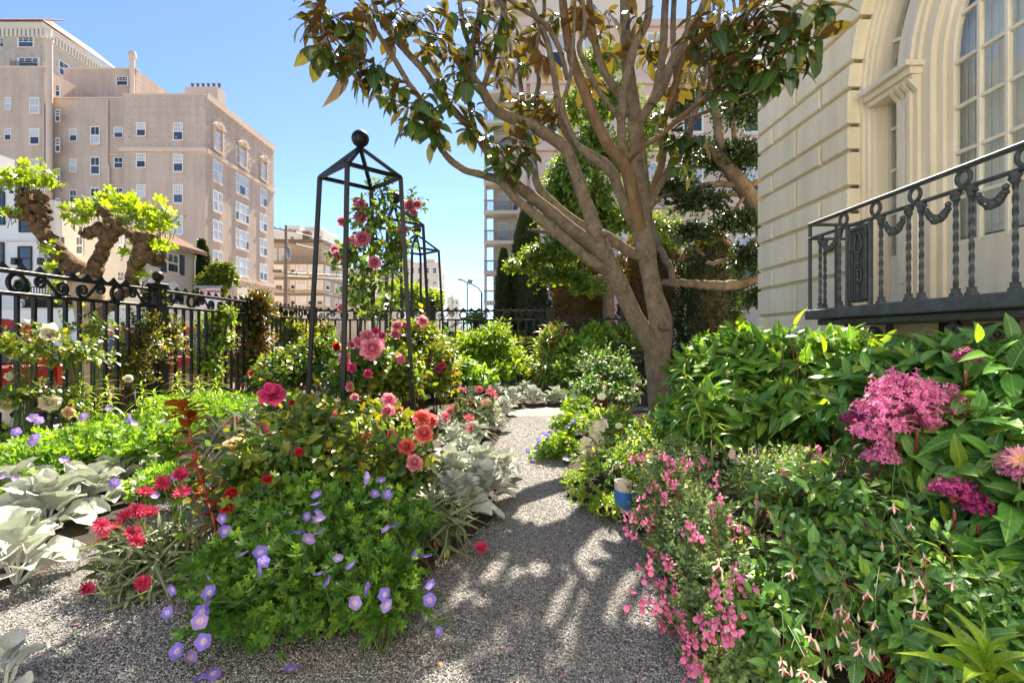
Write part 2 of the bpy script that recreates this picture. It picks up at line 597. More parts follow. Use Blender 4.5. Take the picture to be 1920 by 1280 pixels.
# loose stones of the path (uncountable)
_n = 150000
_px = rng.uniform(-2.7, 0.85, _n * 2); _py = 1.45 + 5.6 * rng.random(_n * 2) ** 2.3
_ok = in_path(_px, _py, 0.06)
_px, _py = _px[_ok][:_n], _py[_ok][:_n]
_n = len(_px)
_oct = np.array([(1, 0, 0), (-1, 0, 0), (0, 1, 0), (0, -1, 0), (0, 0, 1), (0, 0, -1)], float)
_of = np.array([(0, 2, 4), (2, 1, 4), (1, 3, 4), (3, 0, 4), (2, 0, 5), (1, 2, 5), (3, 1, 5), (0, 3, 5)])
_sz = rng.uniform(0.0021, 0.0048, (_n, 1, 1)) * rng.uniform(0.6, 1.3, (_n, 1, 3)) * np.array([1, 1, 0.7])
_v = _oct[None] * _sz * rng.uniform(0.75, 1.25, (_n, 6, 1))
_a = rng.uniform(0, 2 * PI, _n); _c, _s = np.cos(_a), np.sin(_a)
_v = np.stack([_v[..., 0] * _c[:, None] - _v[..., 1] * _s[:, None], _v[..., 0] * _s[:, None] + _v[..., 1] * _c[:, None], _v[..., 2]], -1)
_v[..., 0] += _px[:, None]; _v[..., 1] += _py[:, None]; _v[..., 2] += 0.0155
_f = (_of[None] + (np.arange(_n) * 6)[:, None, None]).reshape(-1, 3)
_o = link('gravel', np_mesh('gravel', _v.reshape(-1, 3), _f, M['pebble']))
tag(_o, 'loose grey crushed gravel covering the winding garden path', 'gravel', kind='stuff')

# low concrete curb under the fences, a lawn strip beyond the back fence
tag(MB().box((-4.66, -6, STREET), (-4.36, 11.75, 0.06)).build('fence_curb', M['concrete']), kind='structure')
tag(MB().box((-4.36, 11.42, STREET), (4.0, 11.75, 0.05)).build('fence_curb', M['concrete']), kind='structure')
sheet('lawn', [(-4.3, 11.75), (12, 11.75), (12, 27), (-4.3, 27)], 0.0, M['lawn'])

# ------------------------------------------------------------------ house on the right
WX = 4.05            # wall face
OC, OR, OS = 3.87, 2.30, 3.88   # opening: centre (along y), radius, springing height
HX = 4.37            # plane of the window frames
house = thing('cream_house', 'cream stucco house with block-cut wall and tall arched window', 'house', (WX, OC, 0))


def edge(h, d=0.0, far=True):
    """y of the opening's edge at height h, moved inward by d"""
    r_ = OR - d
    if h <= OS: e = r_
    else: e = math.sqrt(max(r_ * r_ - (h - OS) ** 2, 0.0))
    return OC + e if far else OC - e


def inset_poly(p, d):
    p = np.asarray(p, float); n = len(p)
    area = 0.5 * sum(p[i][0] * p[(i + 1) % n][1] - p[(i + 1) % n][0] * p[i][1] for i in range(n))
    sg = 1 if area > 0 else -1
    out = []
    for i in range(n):
        a, b, c = p[i - 1], p[i], p[(i + 1) % n]
        e1, e2 = unit(b - a), unit(c - b)
        n1 = np.array([-e1[1], e1[0]]) * sg; n2 = np.array([-e2[1], e2[0]]) * sg
        k = 1 + n1.dot(n2)
        out.append(b + (n1 + n2) * d / max(k, 0.3))
    return np.array(out)


def block(poly, depth=0.30, bev=0.014):
    """a block of the wall face: polygon in (y, z), front at WX, chamfered towards the joints"""
    n = len(poly); q = inset_poly(poly, bev)
    v = [(WX, a, b) for a, b in q] + [(WX + bev * 1.4, a, b) for a, b in poly] + [(WX + depth, a, b) for a, b in poly]
    f = [list(range(n))]
    for i in range(n):
        j = (i + 1) % n
        f += [(i, j, j + n, i + n), (i + n, j + n, j + 2 * n, i + 2 * n)]
    MB().add(v, f).build('stone_block', M['stucco'], house)


G_ = 0.023
rows = [(1.434 + 0.74 * k, 1.434 + 0.74 * k + (0.432 if t == 0 else 0.74), t) for k in range(8) for t in (0, 1)]
FAR = 8.45
for k in range(9):
    for t in (0, 1):
        z0 = 1.434 + 0.74 * k + (0.435 if t else 0.0); z1 = 1.434 + 0.74 * k + (0.74 if t else 0.435)
        a, b = z0 + G_, z1 - G_
        cuts = [FAR, 7.32] if t == 0 else [FAR, 7.97, 6.73]
        if z0 > 4.6: cuts = cuts + [5.95 - 0.2 * k + (0.3 if t else 0)] if z0 < 6.2 else cuts + [6.2, 5.1, 4.0]
        for i, c in enumerate(cuts):
            hi = c - (G_ if i else 0)
            last = i == len(cuts) - 1
            if not last:
                lo = cuts[i + 1] + G_
            elif z0 < OS + OR:
                lo = None
            else:
                lo = 3.0
            hs = np.linspace(a, b, 6)
            if lo is None:
                e = [edge(h) for h in hs]
                if min(e) >= hi - 0.05: continue
                poly = [(y_, h) for y_, h in zip(e, hs)] + [(hi, b), (hi, a)]
            else:
                e = [max(lo, edge(h)) if h < OS + OR else lo for h in hs]
                if min(e) >= hi - 0.05: continue
                if max(e) - min(e) > 0.002:
                    poly = [(min(y_, hi - 0.02), h) for y_, h in zip(e, hs)] + [(hi, b), (hi, a)]
                else:
                    poly = [(lo, a), (lo, b), (hi, b), (hi, a)]
            block(poly)
# backing wall with the arched opening
wb = MB()
hs = np.concatenate([[-0.3, 1.295, 1.305, 2.5, OS], OS + OR * np.sin(np.linspace(0, PI / 2, 14))[1:]])
for far in (True, False):
    v = []
    for h in hs:
        e = edge(h, -0.03, far) if h > 1.30 else OC
        v += [(WX + 0.05, e, h), (WX + 0.05, FAR - 0.03 if far else -4.0, h)]
    wb.add(v, [(2 * i, 2 * i + 1, 2 * i + 3, 2 * i + 2) for i in range(len(hs) - 1)])
wb.add([(WX + 0.05, -4, hs[-1]), (WX + 0.05, FAR - 0.03, hs[-1]), (WX + 0.05, FAR - 0.03, 8.2), (WX + 0.05, -4, 8.2)], [(0, 1, 2, 3)])
wb.add([(WX + 0.05, FAR - 0.03, -0.3), (14, FAR - 0.03, -0.3), (14, FAR - 0.03, 8.2), (WX + 0.05, FAR - 0.03, 8.2)], [(0, 1, 2, 3)])
wb.add([(WX + 0.05, -4, 8.2), (14, -4, 8.2), (14, FAR - 0.03, 8.2), (WX + 0.05, FAR - 0.03, 8.2)], [(0, 1, 2, 3)])
wb.build('wall', M['stucco_back'], house, fix=False)
# plinth below the blocks
pl = MB()
pl.cbox((WX + 0.16, 7.32, 0.55), (0.32, 2.26, 1.72), 0.012)
pl.build('plinth', M['stucco'], house)
MB().cbox((WX + 0.18, 3.87, 0.42), (0.30, 4.62, 1.44), 0.01).build('plinth', M['plinth'], house)
for yy in (3.2, 5.2):
    pass


def arch_band(d0, d1, x0, x1, h0, name, mat, parent, c=None):
    """a solid moulding that follows the opening's edge between inward offsets d0 and d1"""
    path = []
    n = 26
    for d in (d0, d1):
        r_ = OR - d
        pts = [(OC + r_, h0)] + [(OC + r_ * math.cos(t), OS + r_ * math.sin(t)) for t in np.linspace(0, PI, n)] + [(OC - r_, h0)]
        path.append(pts)
    k = len(path[0])
    v = [(x0, a, b) for a, b in path[0]] + [(x0, a, b) for a, b in path[1]] + [(x1, a, b) for a, b in path[0]] + [(x1, a, b) for a, b in path[1]]
    f = []
    for i in range(k - 1):
        f += [(i, i + 1, k + i + 1, k + i), (2 * k + i, 2 * k + i + 1, 3 * k + i + 1, 3 * k + i), (i, i + 1, 2 * k + i + 1, 2 * k + i), (k + i, k + i + 1, 3 * k + i + 1, 3 * k + i)]
    return MB().add(v, f).build(name, mat, parent, smooth=40)


FL = 1.37
win = link('arched_window', None, house); win.location = (0, 0, 0)
for d0, d1, x0, x1 in ((-0.02, 0.045, 4.19, 4.46), (0.047, 0.09, 4.225, 4.46), (0.092, 0.135, 4.26, 4.46), (0.137, 0.17, 4.30, 4.46)):
    arch_band(d0, d1, x0, x1, FL, 'moulding', M['trim'], win)
for d0, d1, x0, x1 in ((0.47, 0.52, 4.30, 4.47), (0.522, 0.69, 4.24, 4.47), (0.692, 0.74, 4.215, 4.47), (0.742, 0.80, 4.25, 4.48), (0.802, 0.92, 4.29, 4.48), (0.922, 1.00, 4.35, 4.49)):
    arch_band(d0, d1, x0, x1, FL, 'moulding', M['trim'], win)
arch_band(1.002, 1.075, 4.39, 4.46, FL, 'door_stile', M['trim'], win)
for s in (1, -1):
    yc = OC + s * 1.945
    # entablature over the side light
    for (w, z0, z1, x0) in ((0.66, 3.80, 3.86, 4.20), (0.70, 3.862, 3.93, 4.16), (0.76, 3.932, 3.985, 4.10)):
        MB().box((x0, yc - w / 2 - 0.05 * s - (0.06 if s > 0 else -0.06), z0), (4.47, yc + w / 2 - 0.05 * s - (0.06 if s > 0 else -0.06), z1)).build('entablature', M['trim'], win)
    for k in range(4):
        yy = OC + s * (1.50 + 0.085 * k)
        MB().prism([(4.13, 3.79), (4.24, 3.79), (4.24, 3.68)], 1, yy - 0.026, yy + 0.026).build('dentil', M['trim'], win)
    # pilaster panel
    MB().cbox((4.235, OC + s * 1.695, 2.65), (0.02, 0.10, 1.95), 0.006).build('pilaster_panel', M['trim'], win)
    # side light: solid foot, bars, panes
    MB().box((4.40, min(OC + s * 1.83, OC + s * 2.13), FL), (4.46, max(OC + s * 1.83, OC + s * 2.13), 2.02)).build('panel', M['trim'], win)
    y0, y1 = sorted((OC + s * 1.832, OC + s * 2.128))
    MB().box((4.37, y0 + (0.0 if s > 0 else 0.25), FL), (4.45, y1 - (0.25 if s > 0 else 0.0), 3.8)).build('frame_stile', M['trim'], win)
    MB().box((4.37, y0 + (0.25 if s > 0 else 0), FL), (4.45, y1 - (0 if s > 0 else 0.25), 3.8)).build('frame_stile', M['trim'], win)
    for k, z in enumerate((2.02, 2.52, 3.02, 3.50)):
        MB().cbox((4.405, (y0 + y1) / 2, z), (0.035, y1 - y0 - 0.1, 0.035), 0.006).build('muntin', M['trim'], win)
        z2 = (2.52, 3.02, 3.50, 3.8)[k]
        MB().box((4.412, y0 + 0.04, z + 0.018), (4.416, y1 - 0.04, z2 - 0.018)).build('pane', M['glass'], win)
# crescent over the side lights
hs = np.linspace(0.02, PI - 0.02, 30)
v = [(4.41, OC + (OR - 0.15) * math.cos(t), max(OS + (OR - 0.15) * math.sin(t), 3.99)) for t in hs] + [(4.41, OC + (OR - 0.49) * math.cos(t), max(OS + (OR - 0.49) * math.sin(t), 3.99)) for t in hs]
MB().add(v, [(i, i + 1, 31 + i, 30 + i) for i in range(29)]).build('pane', M['glass'], win)
for t in np.linspace(0.3, PI - 0.3, 9):
    a = (4.405, OC + (OR - 0.16) * math.cos(t), OS + (OR - 0.16) * math.sin(t)); b = (4.405, OC + (OR - 0.48) * math.cos(t), OS + (OR - 0.48) * math.sin(t))
    MB().bar(a, b, 0.035).build('muntin', M['trim'], win)
# main glazed doors: panes in a grid, bars between
GR = OR - 1.07
cols = np.linspace(OC - GR, OC + GR, 10); mw = 0.045
zs = [2.02, 2.47, 2.92, 3.37, 3.82, 4.27, 4.72]
MB().box((4.40, OC - GR, FL), (4.455, OC + GR, 2.0)).build('door_panel', M['trim'], win)
for i in (3, 6):
    pass
for i in range(1, 9):
    top = OS + math.sqrt(max(GR * GR - (cols[i] - OC) ** 2, 0)) + 0.01
    w = 0.085 if i in (3, 6) else mw
    MB().cbox((4.42, cols[i], (2.0 + top) / 2), (0.05 + (0.012 if w > 0.05 else 0), w, top - 2.0), 0.008).build('muntin', M['trim'], win)
for j, z in enumerate(zs):
    half = GR if z < OS else math.sqrt(max(GR * GR - (z - OS) ** 2, 0))
    if half < 0.05: continue
    MB().cbox((4.421, OC, z), (0.044, 2 * half, 0.06 if j == 0 else 0.038), 0.007).build('muntin', M['trim'], win)
for i in range(9):
    for j in range(len(zs)):
        z0 = zs[j] + 0.015; z1 = (zs[j + 1] if j + 1 < len(zs) else OS + GR) - 0.015
        y0, y1 = cols[i] + 0.018, cols[i + 1] - 0.018
        zt = [min(z1, OS + math.sqrt(max(GR * GR - (y_ - OC) ** 2, 0))) for y_ in np.linspace(y0, y1, 4)]
        if max(zt) <= z0 + 0.03: continue
        tilt = rng.normal(0, 0.0025, 4)
        ys = np.linspace(y0, y1, 4)
        v = [(4.425 + tilt[0] * (q - 1.5), y_, z0) for q, y_ in enumerate(ys)] + [(4.425 + tilt[1] * (q - 1.5) + tilt[2], y_, max(t, z0 + 0.005)) for q, (y_, t) in enumerate(zip(ys, zt))]
        MB().add(v, [(q, q + 1, q + 5, q + 4) for q in range(3)]).build('pane', M['glass'], win)
# vertical blinds and the dim room behind
blind_me = MB()
blind_me.tube([(0, 0, 0), (0, 0, 2.9)], [0.05, 0.05], square=True, flat=0.05)
_bo = None
for k, yy in enumerate(np.arange(OC - 2.15, OC + 2.2, 0.082)):
    if _bo is None:
        _bo = blind_me.build('blind_slat', M['blind'], house, origin=(0, 0, 0)); bm_data = _bo.data
        o = _bo
    else:
        o = link('blind_slat', bm_data, house)
    o.location = (4.56 - WX, yy - OC, 1.5 + (0.6 if abs(yy - OC) < 1.2 else 0.0))
    o.rotation_euler = (0, 0, R(80 + rng.normal(0, 3)))
MB().box((4.75, OC - 2.35, 1.30), (7.5, OC + 2.35, 6.3)).build('room_lining', M['room'], house)
M['bounce_paint'] = surf('pale bounce wall paint', (0.80, 0.79, 0.76), (0.75, 0.74, 0.71), 1.0, 0.8)
# added unseen wall with windows behind the viewer, bounces sunlight into the shade
MB().box((-4.4, -5.5, -0.3), (WX, -3.4, 8.2)).build('bounce_wall', M['bounce_paint'], house)
for _x in (-2.6, 0.0, 2.6):
    MB().box((_x - 0.55, -3.4, 1.2), (_x + 0.55, -3.36, 3.4)).build('bounce_wall_window', M['glass'], house)
    MB().box((_x - 0.62, -3.4, 1.1), (_x + 0.62, -3.3, 1.18)).build('bounce_wall_sill', M['trim'], house)

# ------------------------------------------------------------------ balcony
balc = thing('iron_balcony', 'dark grey wrought iron balcony with twisted bars and garlands', 'balcony', (3.4, OC, 1.29))
BX, BY0, BY1, BZ = 3.40, 1.90, 5.84, 1.29
sl = MB()
sl.cbox(((BX + WX) / 2 - 0.02, (BY0 + BY1) / 2, BZ + 0.065), (WX - BX + 0.06, BY1 - BY0 + 0.06, 0.11), 0.012)
sl.build('slab', M['slab'], balc)
MB().cbox(((BX + WX) / 2 + 0.02, (BY0 + BY1) / 2, BZ - 0.025), (WX - BX - 0.06, BY1 - BY0 - 0.10, 0.06), 0.01).build('slab_moulding', M['slab'], balc)
ZT, ZL, Z0 = BZ + 1.09, BZ + 0.93, BZ + 0.12
MB().cbox((BX, (BY0 + BY1) / 2, ZT), (0.055, BY1 - BY0, 0.03), 0.006).build('top_rail', M['iron_grey'], balc)
MB().cbox((BX, (BY0 + BY1) / 2, ZL), (0.045, BY1 - BY0, 0.024), 0.005).build('lower_rail', M['iron_grey'], balc)
for yy in (BY0, BY1):
    MB().cbox(((BX + WX) / 2 + 0.03, yy, ZT), (WX - BX - 0.01, 0.05, 0.03), 0.006).build('top_rail', M['iron_grey'], balc)
    MB().cbox(((BX + WX) / 2 + 0.03, yy, ZL), (WX - BX - 0.01, 0.045, 0.024), 0.005).build('lower_rail', M['iron_grey'], balc)
    for xx in (BX, BX + 0.3):
        MB().cbox((xx, yy, (Z0 + ZT) / 2), (0.032, 0.032, ZT - Z0), 0.005).build('post', M['iron_grey'], balc)
# twisted baluster
tb = MB()
nseg, H_ = 60, ZL - Z0
ang0 = np.array([0.25, 0.75, 1.25, 1.75]) * PI
vv, ff = [], []
for i in range(nseg + 1):
    t = i / nseg
    tw = (np.clip((t - 0.12) / 0.76, 0, 1)) * PI * 3.5
    r_ = 0.0185 if 0.1 < t < 0.9 else 0.017
    vv += [(r_ * math.cos(a + tw), r_ * math.sin(a + tw), t * H_) for a in ang0]
for i in range(nseg):
    for k in range(4):
        ff.append((4 * i + k, 4 * i + (k + 1) % 4, 4 * i + 4 + (k + 1) % 4, 4 * i + 4 + k))
tb.add(vv, ff)
tb.lathe([(0.042, 0), (0.042, 0.018), (0.03, 0.03), (0.028, 0.05), (0.034, 0.06)], sides=8)
tb.lathe([(0.02, H_ - 0.085), (0.03, H_ - 0.07), (0.026, H_ - 0.05), (0.036, H_ - 0.03), (0.038, H_ - 0.005)], sides=8)
bal_ob = tb.build('baluster', M['iron_grey'], balc, origin=(0, 0, 0), smooth=35)
bal_me = bal_ob.data
# ring
rg = MB(); an = np.linspace(0, 2 * PI, 25)
rg.tube([(0, 0.058 * math.cos(a), 0.058 * math.sin(a)) for a in an], 0.016, 8, cap=False)
rg_me = rg.build('ring', M['iron_grey'], balc, origin=(0, 0, 0), smooth=True)
# garland: husks strung on a swag with a rosette
gl = MB()
rs = np.random.default_rng(3)
for q, t in enumerate(np.linspace(-1, 1, 15)):
    y_ = t * 0.125; z_ = -0.02 - 0.14 * (1 - t * t) ** 0.8
    rr = 0.020 + 0.018 * (1 - t * t)
    prof = [(rr * 0.3, -rr), (rr * 0.95, -rr * 0.3), (rr * 0.8, rr * 0.35), (rr * 0.25, rr)]
    gl.lathe(prof, (rs.normal(0, 0.004), y_, z_), 8, axis=q % 3)
for q in range(6):
    a = q * PI / 3
    gl.ball((-0.03, 0.022 * math.cos(a), -0.165 + 0.022 * math.sin(a)), 0.017, 8)
gl.ball((-0.042, 0, -0.165), 0.016, 8)
gl_ob = gl.build('garland', M['iron_grey'], balc, origin=(0, 0, 0), smooth=50)
rings = [5.25 - 0.465 * k for k in range(8)]
first = {'r': True, 'b': True, 'g': True}


def bput(ob, key, name, loc):
    o = ob if first[key] else link(name, ob.data, balc)
    first[key] = False
    o.location = (loc[0] - BX, loc[1] - OC, loc[2] - BZ)


for y_ in rings:
    bput(rg_me, 'r', 'ring', (BX, y_, (ZT + ZL) / 2))
bays = [5.25 + 0.2325] + [4.5525 - 0.465 * k for k in range(5)] + [2.05]
for c in bays:
    for s in (-1, 1):
        bput(bal_ob, 'b', 'baluster', (BX, c + s * 0.165, Z0))
    bput(gl_ob, 'g', 'garland', (BX, c, ZL - 0.02))
for xx in (BX + 0.17, BX + 0.45):
    bput(bal_ob, 'b', 'baluster', (xx, BY1, Z0))
# cast ornamental panel
for pc in (5.02, 2.27):
    pn = link('cast_panel', None, balc); pn.location = (0, 0, 0)
    MB().cbox((BX + 0.006, pc, (Z0 + ZL) / 2), (0.012, 0.27, H_ - 0.06), 0.003).build('plate', M['iron_grey'], pn)
    for s in (-1, 1):
        MB().cbox((BX, pc + s * 0.165, (Z0 + ZL) / 2), (0.04, 0.03, H_), 0.006).build('frame_bar', M['iron_grey'], pn)
        MB().cbox((BX - 0.01, pc + s * 0.118, (Z0 + ZL) / 2), (0.022, 0.02, H_ - 0.12), 0.005).build('frame_bar', M['iron_grey'], pn)
        MB().cbox((BX - 0.006, pc + s * 0.088, (Z0 + ZL) / 2), (0.016, 0.01, H_ - 0.2), 0.004).build('frame_bar', M['iron_grey'], pn)
        MB().cbox((BX - 0.01, pc, (Z0 + ZL) / 2 + s * (H_ / 2 - 0.06)), (0.022, 0.22, 0.02), 0.005).build('frame_bar', M['iron_grey'], pn)
    sw = MB()
    sw.tube([(BX - 0.012, pc + 0.06 * math.sin(t) * (1 if math.cos(t) < 0 else 0.75), ZL - 0.20 + 0.1 * math.cos(t)) for t in np.linspace(0, 2 * PI, 25)], 0.011, 6, cap=False)
    sw.build('shield', M['iron_grey'], pn, smooth=True)
    fl = MB()
    fl.tube([(BX - 0.012, pc + 0.05 * math.sin(t), Z0 + 0.30 + 0.085 * math.cos(t)) for t in np.linspace(0, 2 * PI, 21)], 0.009, 6, cap=False)
    for k in range(5): fl.ball((BX - 0.014, pc + rs.normal(0, 0.012), Z0 + 0.25 + 0.025 * k), 0.017, 8)
    fl.build('rosette', M['iron_grey'], pn, smooth=True)
    dr = MB()
    for k in range(5): dr.lathe([(0.004, -0.02), (0.016, -0.004), (0.012, 0.008), (0.004, 0.02)], (BX - 0.01, pc, Z0 + 0.055 + 0.035 * k), 8)
    for k in range(4): dr.lathe([(0.004, -0.02), (0.014, -0.004), (0.011, 0.008), (0.004, 0.02)], (BX - 0.01, pc, Z0 + 0.42 + 0.033 * k), 8)
    dr.build('bead_drop', M['iron_grey'], pn, smooth=True)
# scroll brackets below the slab
for by in (5.45, 4.1, 2.4):
    br = MB()
    s_ = np.linspace(0, 1, 40)
    def spiral(cx, cz, r0, r1, a0, a1):
        t = np.linspace(0, 1, 28)
        rr = r0 + (r1 - r0) * t; aa = a0 + (a1 - a0) * t
        return [(cx + r_ * math.cos(a), by, cz + r_ * math.sin(a)) for r_, a in zip(rr, aa)]
    p1 = spiral(BX + 0.13, BZ - 0.13, 0.015, 0.065, -2.5 * PI, 0.4 * PI)
    p2 = spiral(BX + 0.45, BZ - 0.17, 0.085, 0.015, 0.75 * PI, -2.2 * PI)
    br.tube(p1 + p2, 0.017, square=True, up=(0, 1, 0))
    br.build('bracket', M['iron_grey'], balc)
    MB().cbox((WX - 0.03, by, BZ - 0.24), (0.05, 0.06, 0.42), 0.008).build('bracket_plate', M['iron_grey'], balc)
MB().cbox((WX - 0.02, 4.78, BZ - 0.2), (0.04, 0.08, 0.5), 0.006).build('down_strap', M['iron'], balc)


# ------------------------------------------------------------------ iron fences
def s_curve():
    """an S scroll: small curl top left, diagonal, big curl on the right (metres, centred)"""
    t = np.linspace(0, 1, 40)
    an = R(40) + (1 - t) * 2 * PI * 1.35; rr = 0.014 + 0.043 * t ** 0.8
    A = np.stack([-0.125 + rr * np.cos(an), 0.024 + rr * np.sin(an)], 1)
    an = R(220) + t * 2 * PI * 1.5; rr = 0.076 - 0.058 * t ** 0.9
    B = np.stack([0.078 + rr * np.cos(an), -0.006 + rr * np.sin(an)], 1)
    p = np.concatenate([A, B]); p[:, 0] -= (p[:, 0].max() + p[:, 0].min()) / 2
    return p


SC_ = s_curve()
_m = MB(); _m.tube([(0, a * 1.12, b) for a, b in SC_], 0.0115, square=True, up=(1, 0, 0)); _m.ball((0, SC_[0][0] * 1.12, SC_[0][1]), 0.02, 10); _m.ball((0, SC_[-1][0] * 1.12, SC_[-1][1]), 0.02, 10)
scroll_ob = _m.build('scroll', M['iron'], None, origin=(0, 0, 0)); scroll_me = scroll_ob.data; bpy.data.objects.remove(scroll_ob)
_m = MB(); _m.tube([(0, 0.079 * math.cos(a), 0.079 * math.sin(a)) for a in np.linspace(0, 2 * PI, 33)], 0.0145, square=True, cap=False, up=(1, 0, 0))
_o = _m.build('ring', M['iron'], None, origin=(0, 0, 0)); fring_me = _o.data; bpy.data.objects.remove(_o)
_m = MB(); _m.cbox((0, 0, 0.5), (0.034, 0.034, 1.0), 0.003)
_o = _m.build('picket', M['iron'], None, origin=(0, 0, 0)); picket_me = _o.data; bpy.data.objects.remove(_o)
_m = MB(); _m.cbox((0, 0, 0.86), (0.15, 0.15, 1.72), 0.006); _m.cbox((0, 0, 1.735), (0.175, 0.175, 0.03), 0.005); _m.cbox((0, 0, 0.06), (0.18, 0.18, 0.12), 0.006)
_o = _m.build('post', M['iron'], None, origin=(0, 0, 0)); post_me = _o.data; bpy.data.objects.remove(_o)
_m = MB(); _m.lathe([(0.03, 1.75), (0.032, 1.77), (0.022, 1.785)], sides=14); _m.ball((0, 0, 1.84), 0.068, 20)
_o = _m.build('ball_finial', M['iron'], None, origin=(0, 0, 0), smooth=40); finial_me = _o.data; bpy.data.objects.remove(_o)


def fence(name, label, base, yaw, posts, height, first_post=True, post_h=1.0, pattern=True):
    """base: start point; the run goes along local +Y turned by yaw; posts: distances of the posts"""
    root = thing(name, label, 'fence', base, 'iron fences round the garden')
    root.rotation_euler = (0, 0, yaw)
    I = Matrix.Identity(4)
    for k, p in enumerate(posts):
        if k == 0 and not first_post: continue
        po = inst('post', post_me, root, mat4((0, p, 0), None, (1, 1, post_h)))
        inst('ball_finial', finial_me, po, mat4((0, 0, 0)))
    H = height
    for a, b in zip(posts[:-1], posts[1:]):
        L = b - a
        for nm, z, t in (('top_rail', H, 0.036), ('lower_rail', H - 0.20, 0.034), ('bottom_rail', 0.16, 0.034)):
            m = MB().cbox((0, (a + b) / 2, z), (0.055, L - 0.15, t), 0.004)
            m.build(nm, M['iron'], root, origin=(0, 0, 0))
        n = int(round((L - 0.1) / 0.165))
        for i in range(1, n):
            y_ = a + L * i / n
            inst('picket', picket_me, root, mat4((0, y_, 0.06), None, (1, 1, H - 0.205 - 0.06)))
        # frieze of rings and scrolls
        zc = H - 0.0975
        per = 1.15
        k = 0
        y_ = a + 0.28
        seq = ['s-', 'r', 's+', 's-', 'r', 's+']
        lens = [0.37, 0.16, 0.37, 0.37, 0.16, 0.37]
        tot = sum(lens); gap = (L - 0.16 - tot) / len(seq)
        y_ = a + 0.08 + gap / 2
        for s, l in zip(seq, lens):
            c = y_ + l / 2
            if s == 'r': inst('ring', fring_me, root, mat4((0, c, zc)))
            else: inst('scroll', scroll_me, root, mat4((0, c, zc), None, (1, 1 if s == 's+' else -1, 1)))
            y_ += l + gap
        # scalloped crest
        m = MB(); step = L / round(L / 0.18)
        for i in range(int(round(L / step))):
            u0 = a + i * step
            pts = [(u0 + step * t, H + 0.02 + 0.06 * (abs(2 * t - 1)) ** 1.9) for t in np.linspace(0, 1, 13)]
            lo = [(u0 + step * t, H + 0.0185) for t in (1, 0)]
            m.prism(pts + lo, 0, -0.012, 0.012)
        m.build('scalloped_crest', M['iron'], root, origin=(0, 0, 0))
    return root


fence('iron_fence', 'black iron street fence with scrolls and rings along the left pavement', (-4.5, 3.98, 0.03), R(-0.1), [-2.52, 0, 2.52, 5.06, 7.55], 1.66)
fence('iron_fence', 'black iron fence with scrolled frieze across the back of the garden', (-4.48, 11.52, 0.03), R(-90), [0, 2.68, 5.33], 1.66, first_post=False)
fence('iron_fence', 'lower iron fence length behind the magnolia trunk', (0.86, 11.54, 0.03), R(-90), [0, 2.6], 1.47, first_post=False, post_h=0.88)


# ------------------------------------------------------------------ obelisks
def obelisk(label, cx, cy, h_eave=2.9, r_top=0.455, r_bot=0.62, apex=0.335):
    root = thing('garden_obelisk', label, 'obelisk', (cx, cy, 0), 'black iron obelisks')
    t = 0.043
    dirs = [(0, -1), (1, 0), (0, 1), (-1, 0)]
    top = [np.array((dx * r_top, dy * r_top, h_eave)) for dx, dy in dirs]
    bot = [np.array((dx * r_bot, dy * r_bot, -0.15)) for dx, dy in dirs]
    O0 = (0, 0, 0)
    for a, b in zip(top, bot): MB().bar(b, a, t).build('leg', M['iron'], root, origin=O0)
    ap = np.array((0, 0, h_eave + apex))
    for k in range(4):
        MB().bar(top[k], top[(k + 1) % 4], t * 0.9).build('eave_bar', M['iron'], root, origin=O0)
        MB().bar(top[k], ap, t * 0.9).build('roof_bar', M['iron'], root, origin=O0)
        f_ = 0.12
        q0 = bot[k] + (top[k] - bot[k]) * f_; q1 = bot[(k + 1) % 4] + (top[(k + 1) % 4] - bot[(k + 1) % 4]) * f_
        MB().bar(q0, q1, t * 0.8).build('base_bar', M['iron'], root, origin=O0)
    MB().ball((0, 0, h_eave + apex + 0.10), 0.098, 24).build('ball_finial', M['iron'], root, origin=O0, smooth=True)
    MB().lathe([(0.04, h_eave + apex - 0.02), (0.03, h_eave + apex + 0.02)], sides=10).build('collar', M['iron'], root, origin=O0)
    return root


obelisk('tallest black iron obelisk among the roses, in front of the other two', -1.71, 5.77)
obelisk('middle black iron obelisk of the row of three, half hidden by climbing roses', -1.87, 8.15, 2.88)
obelisk('farthest and smallest black iron obelisk, close to the back fence', -1.95, 10.45, 2.86)
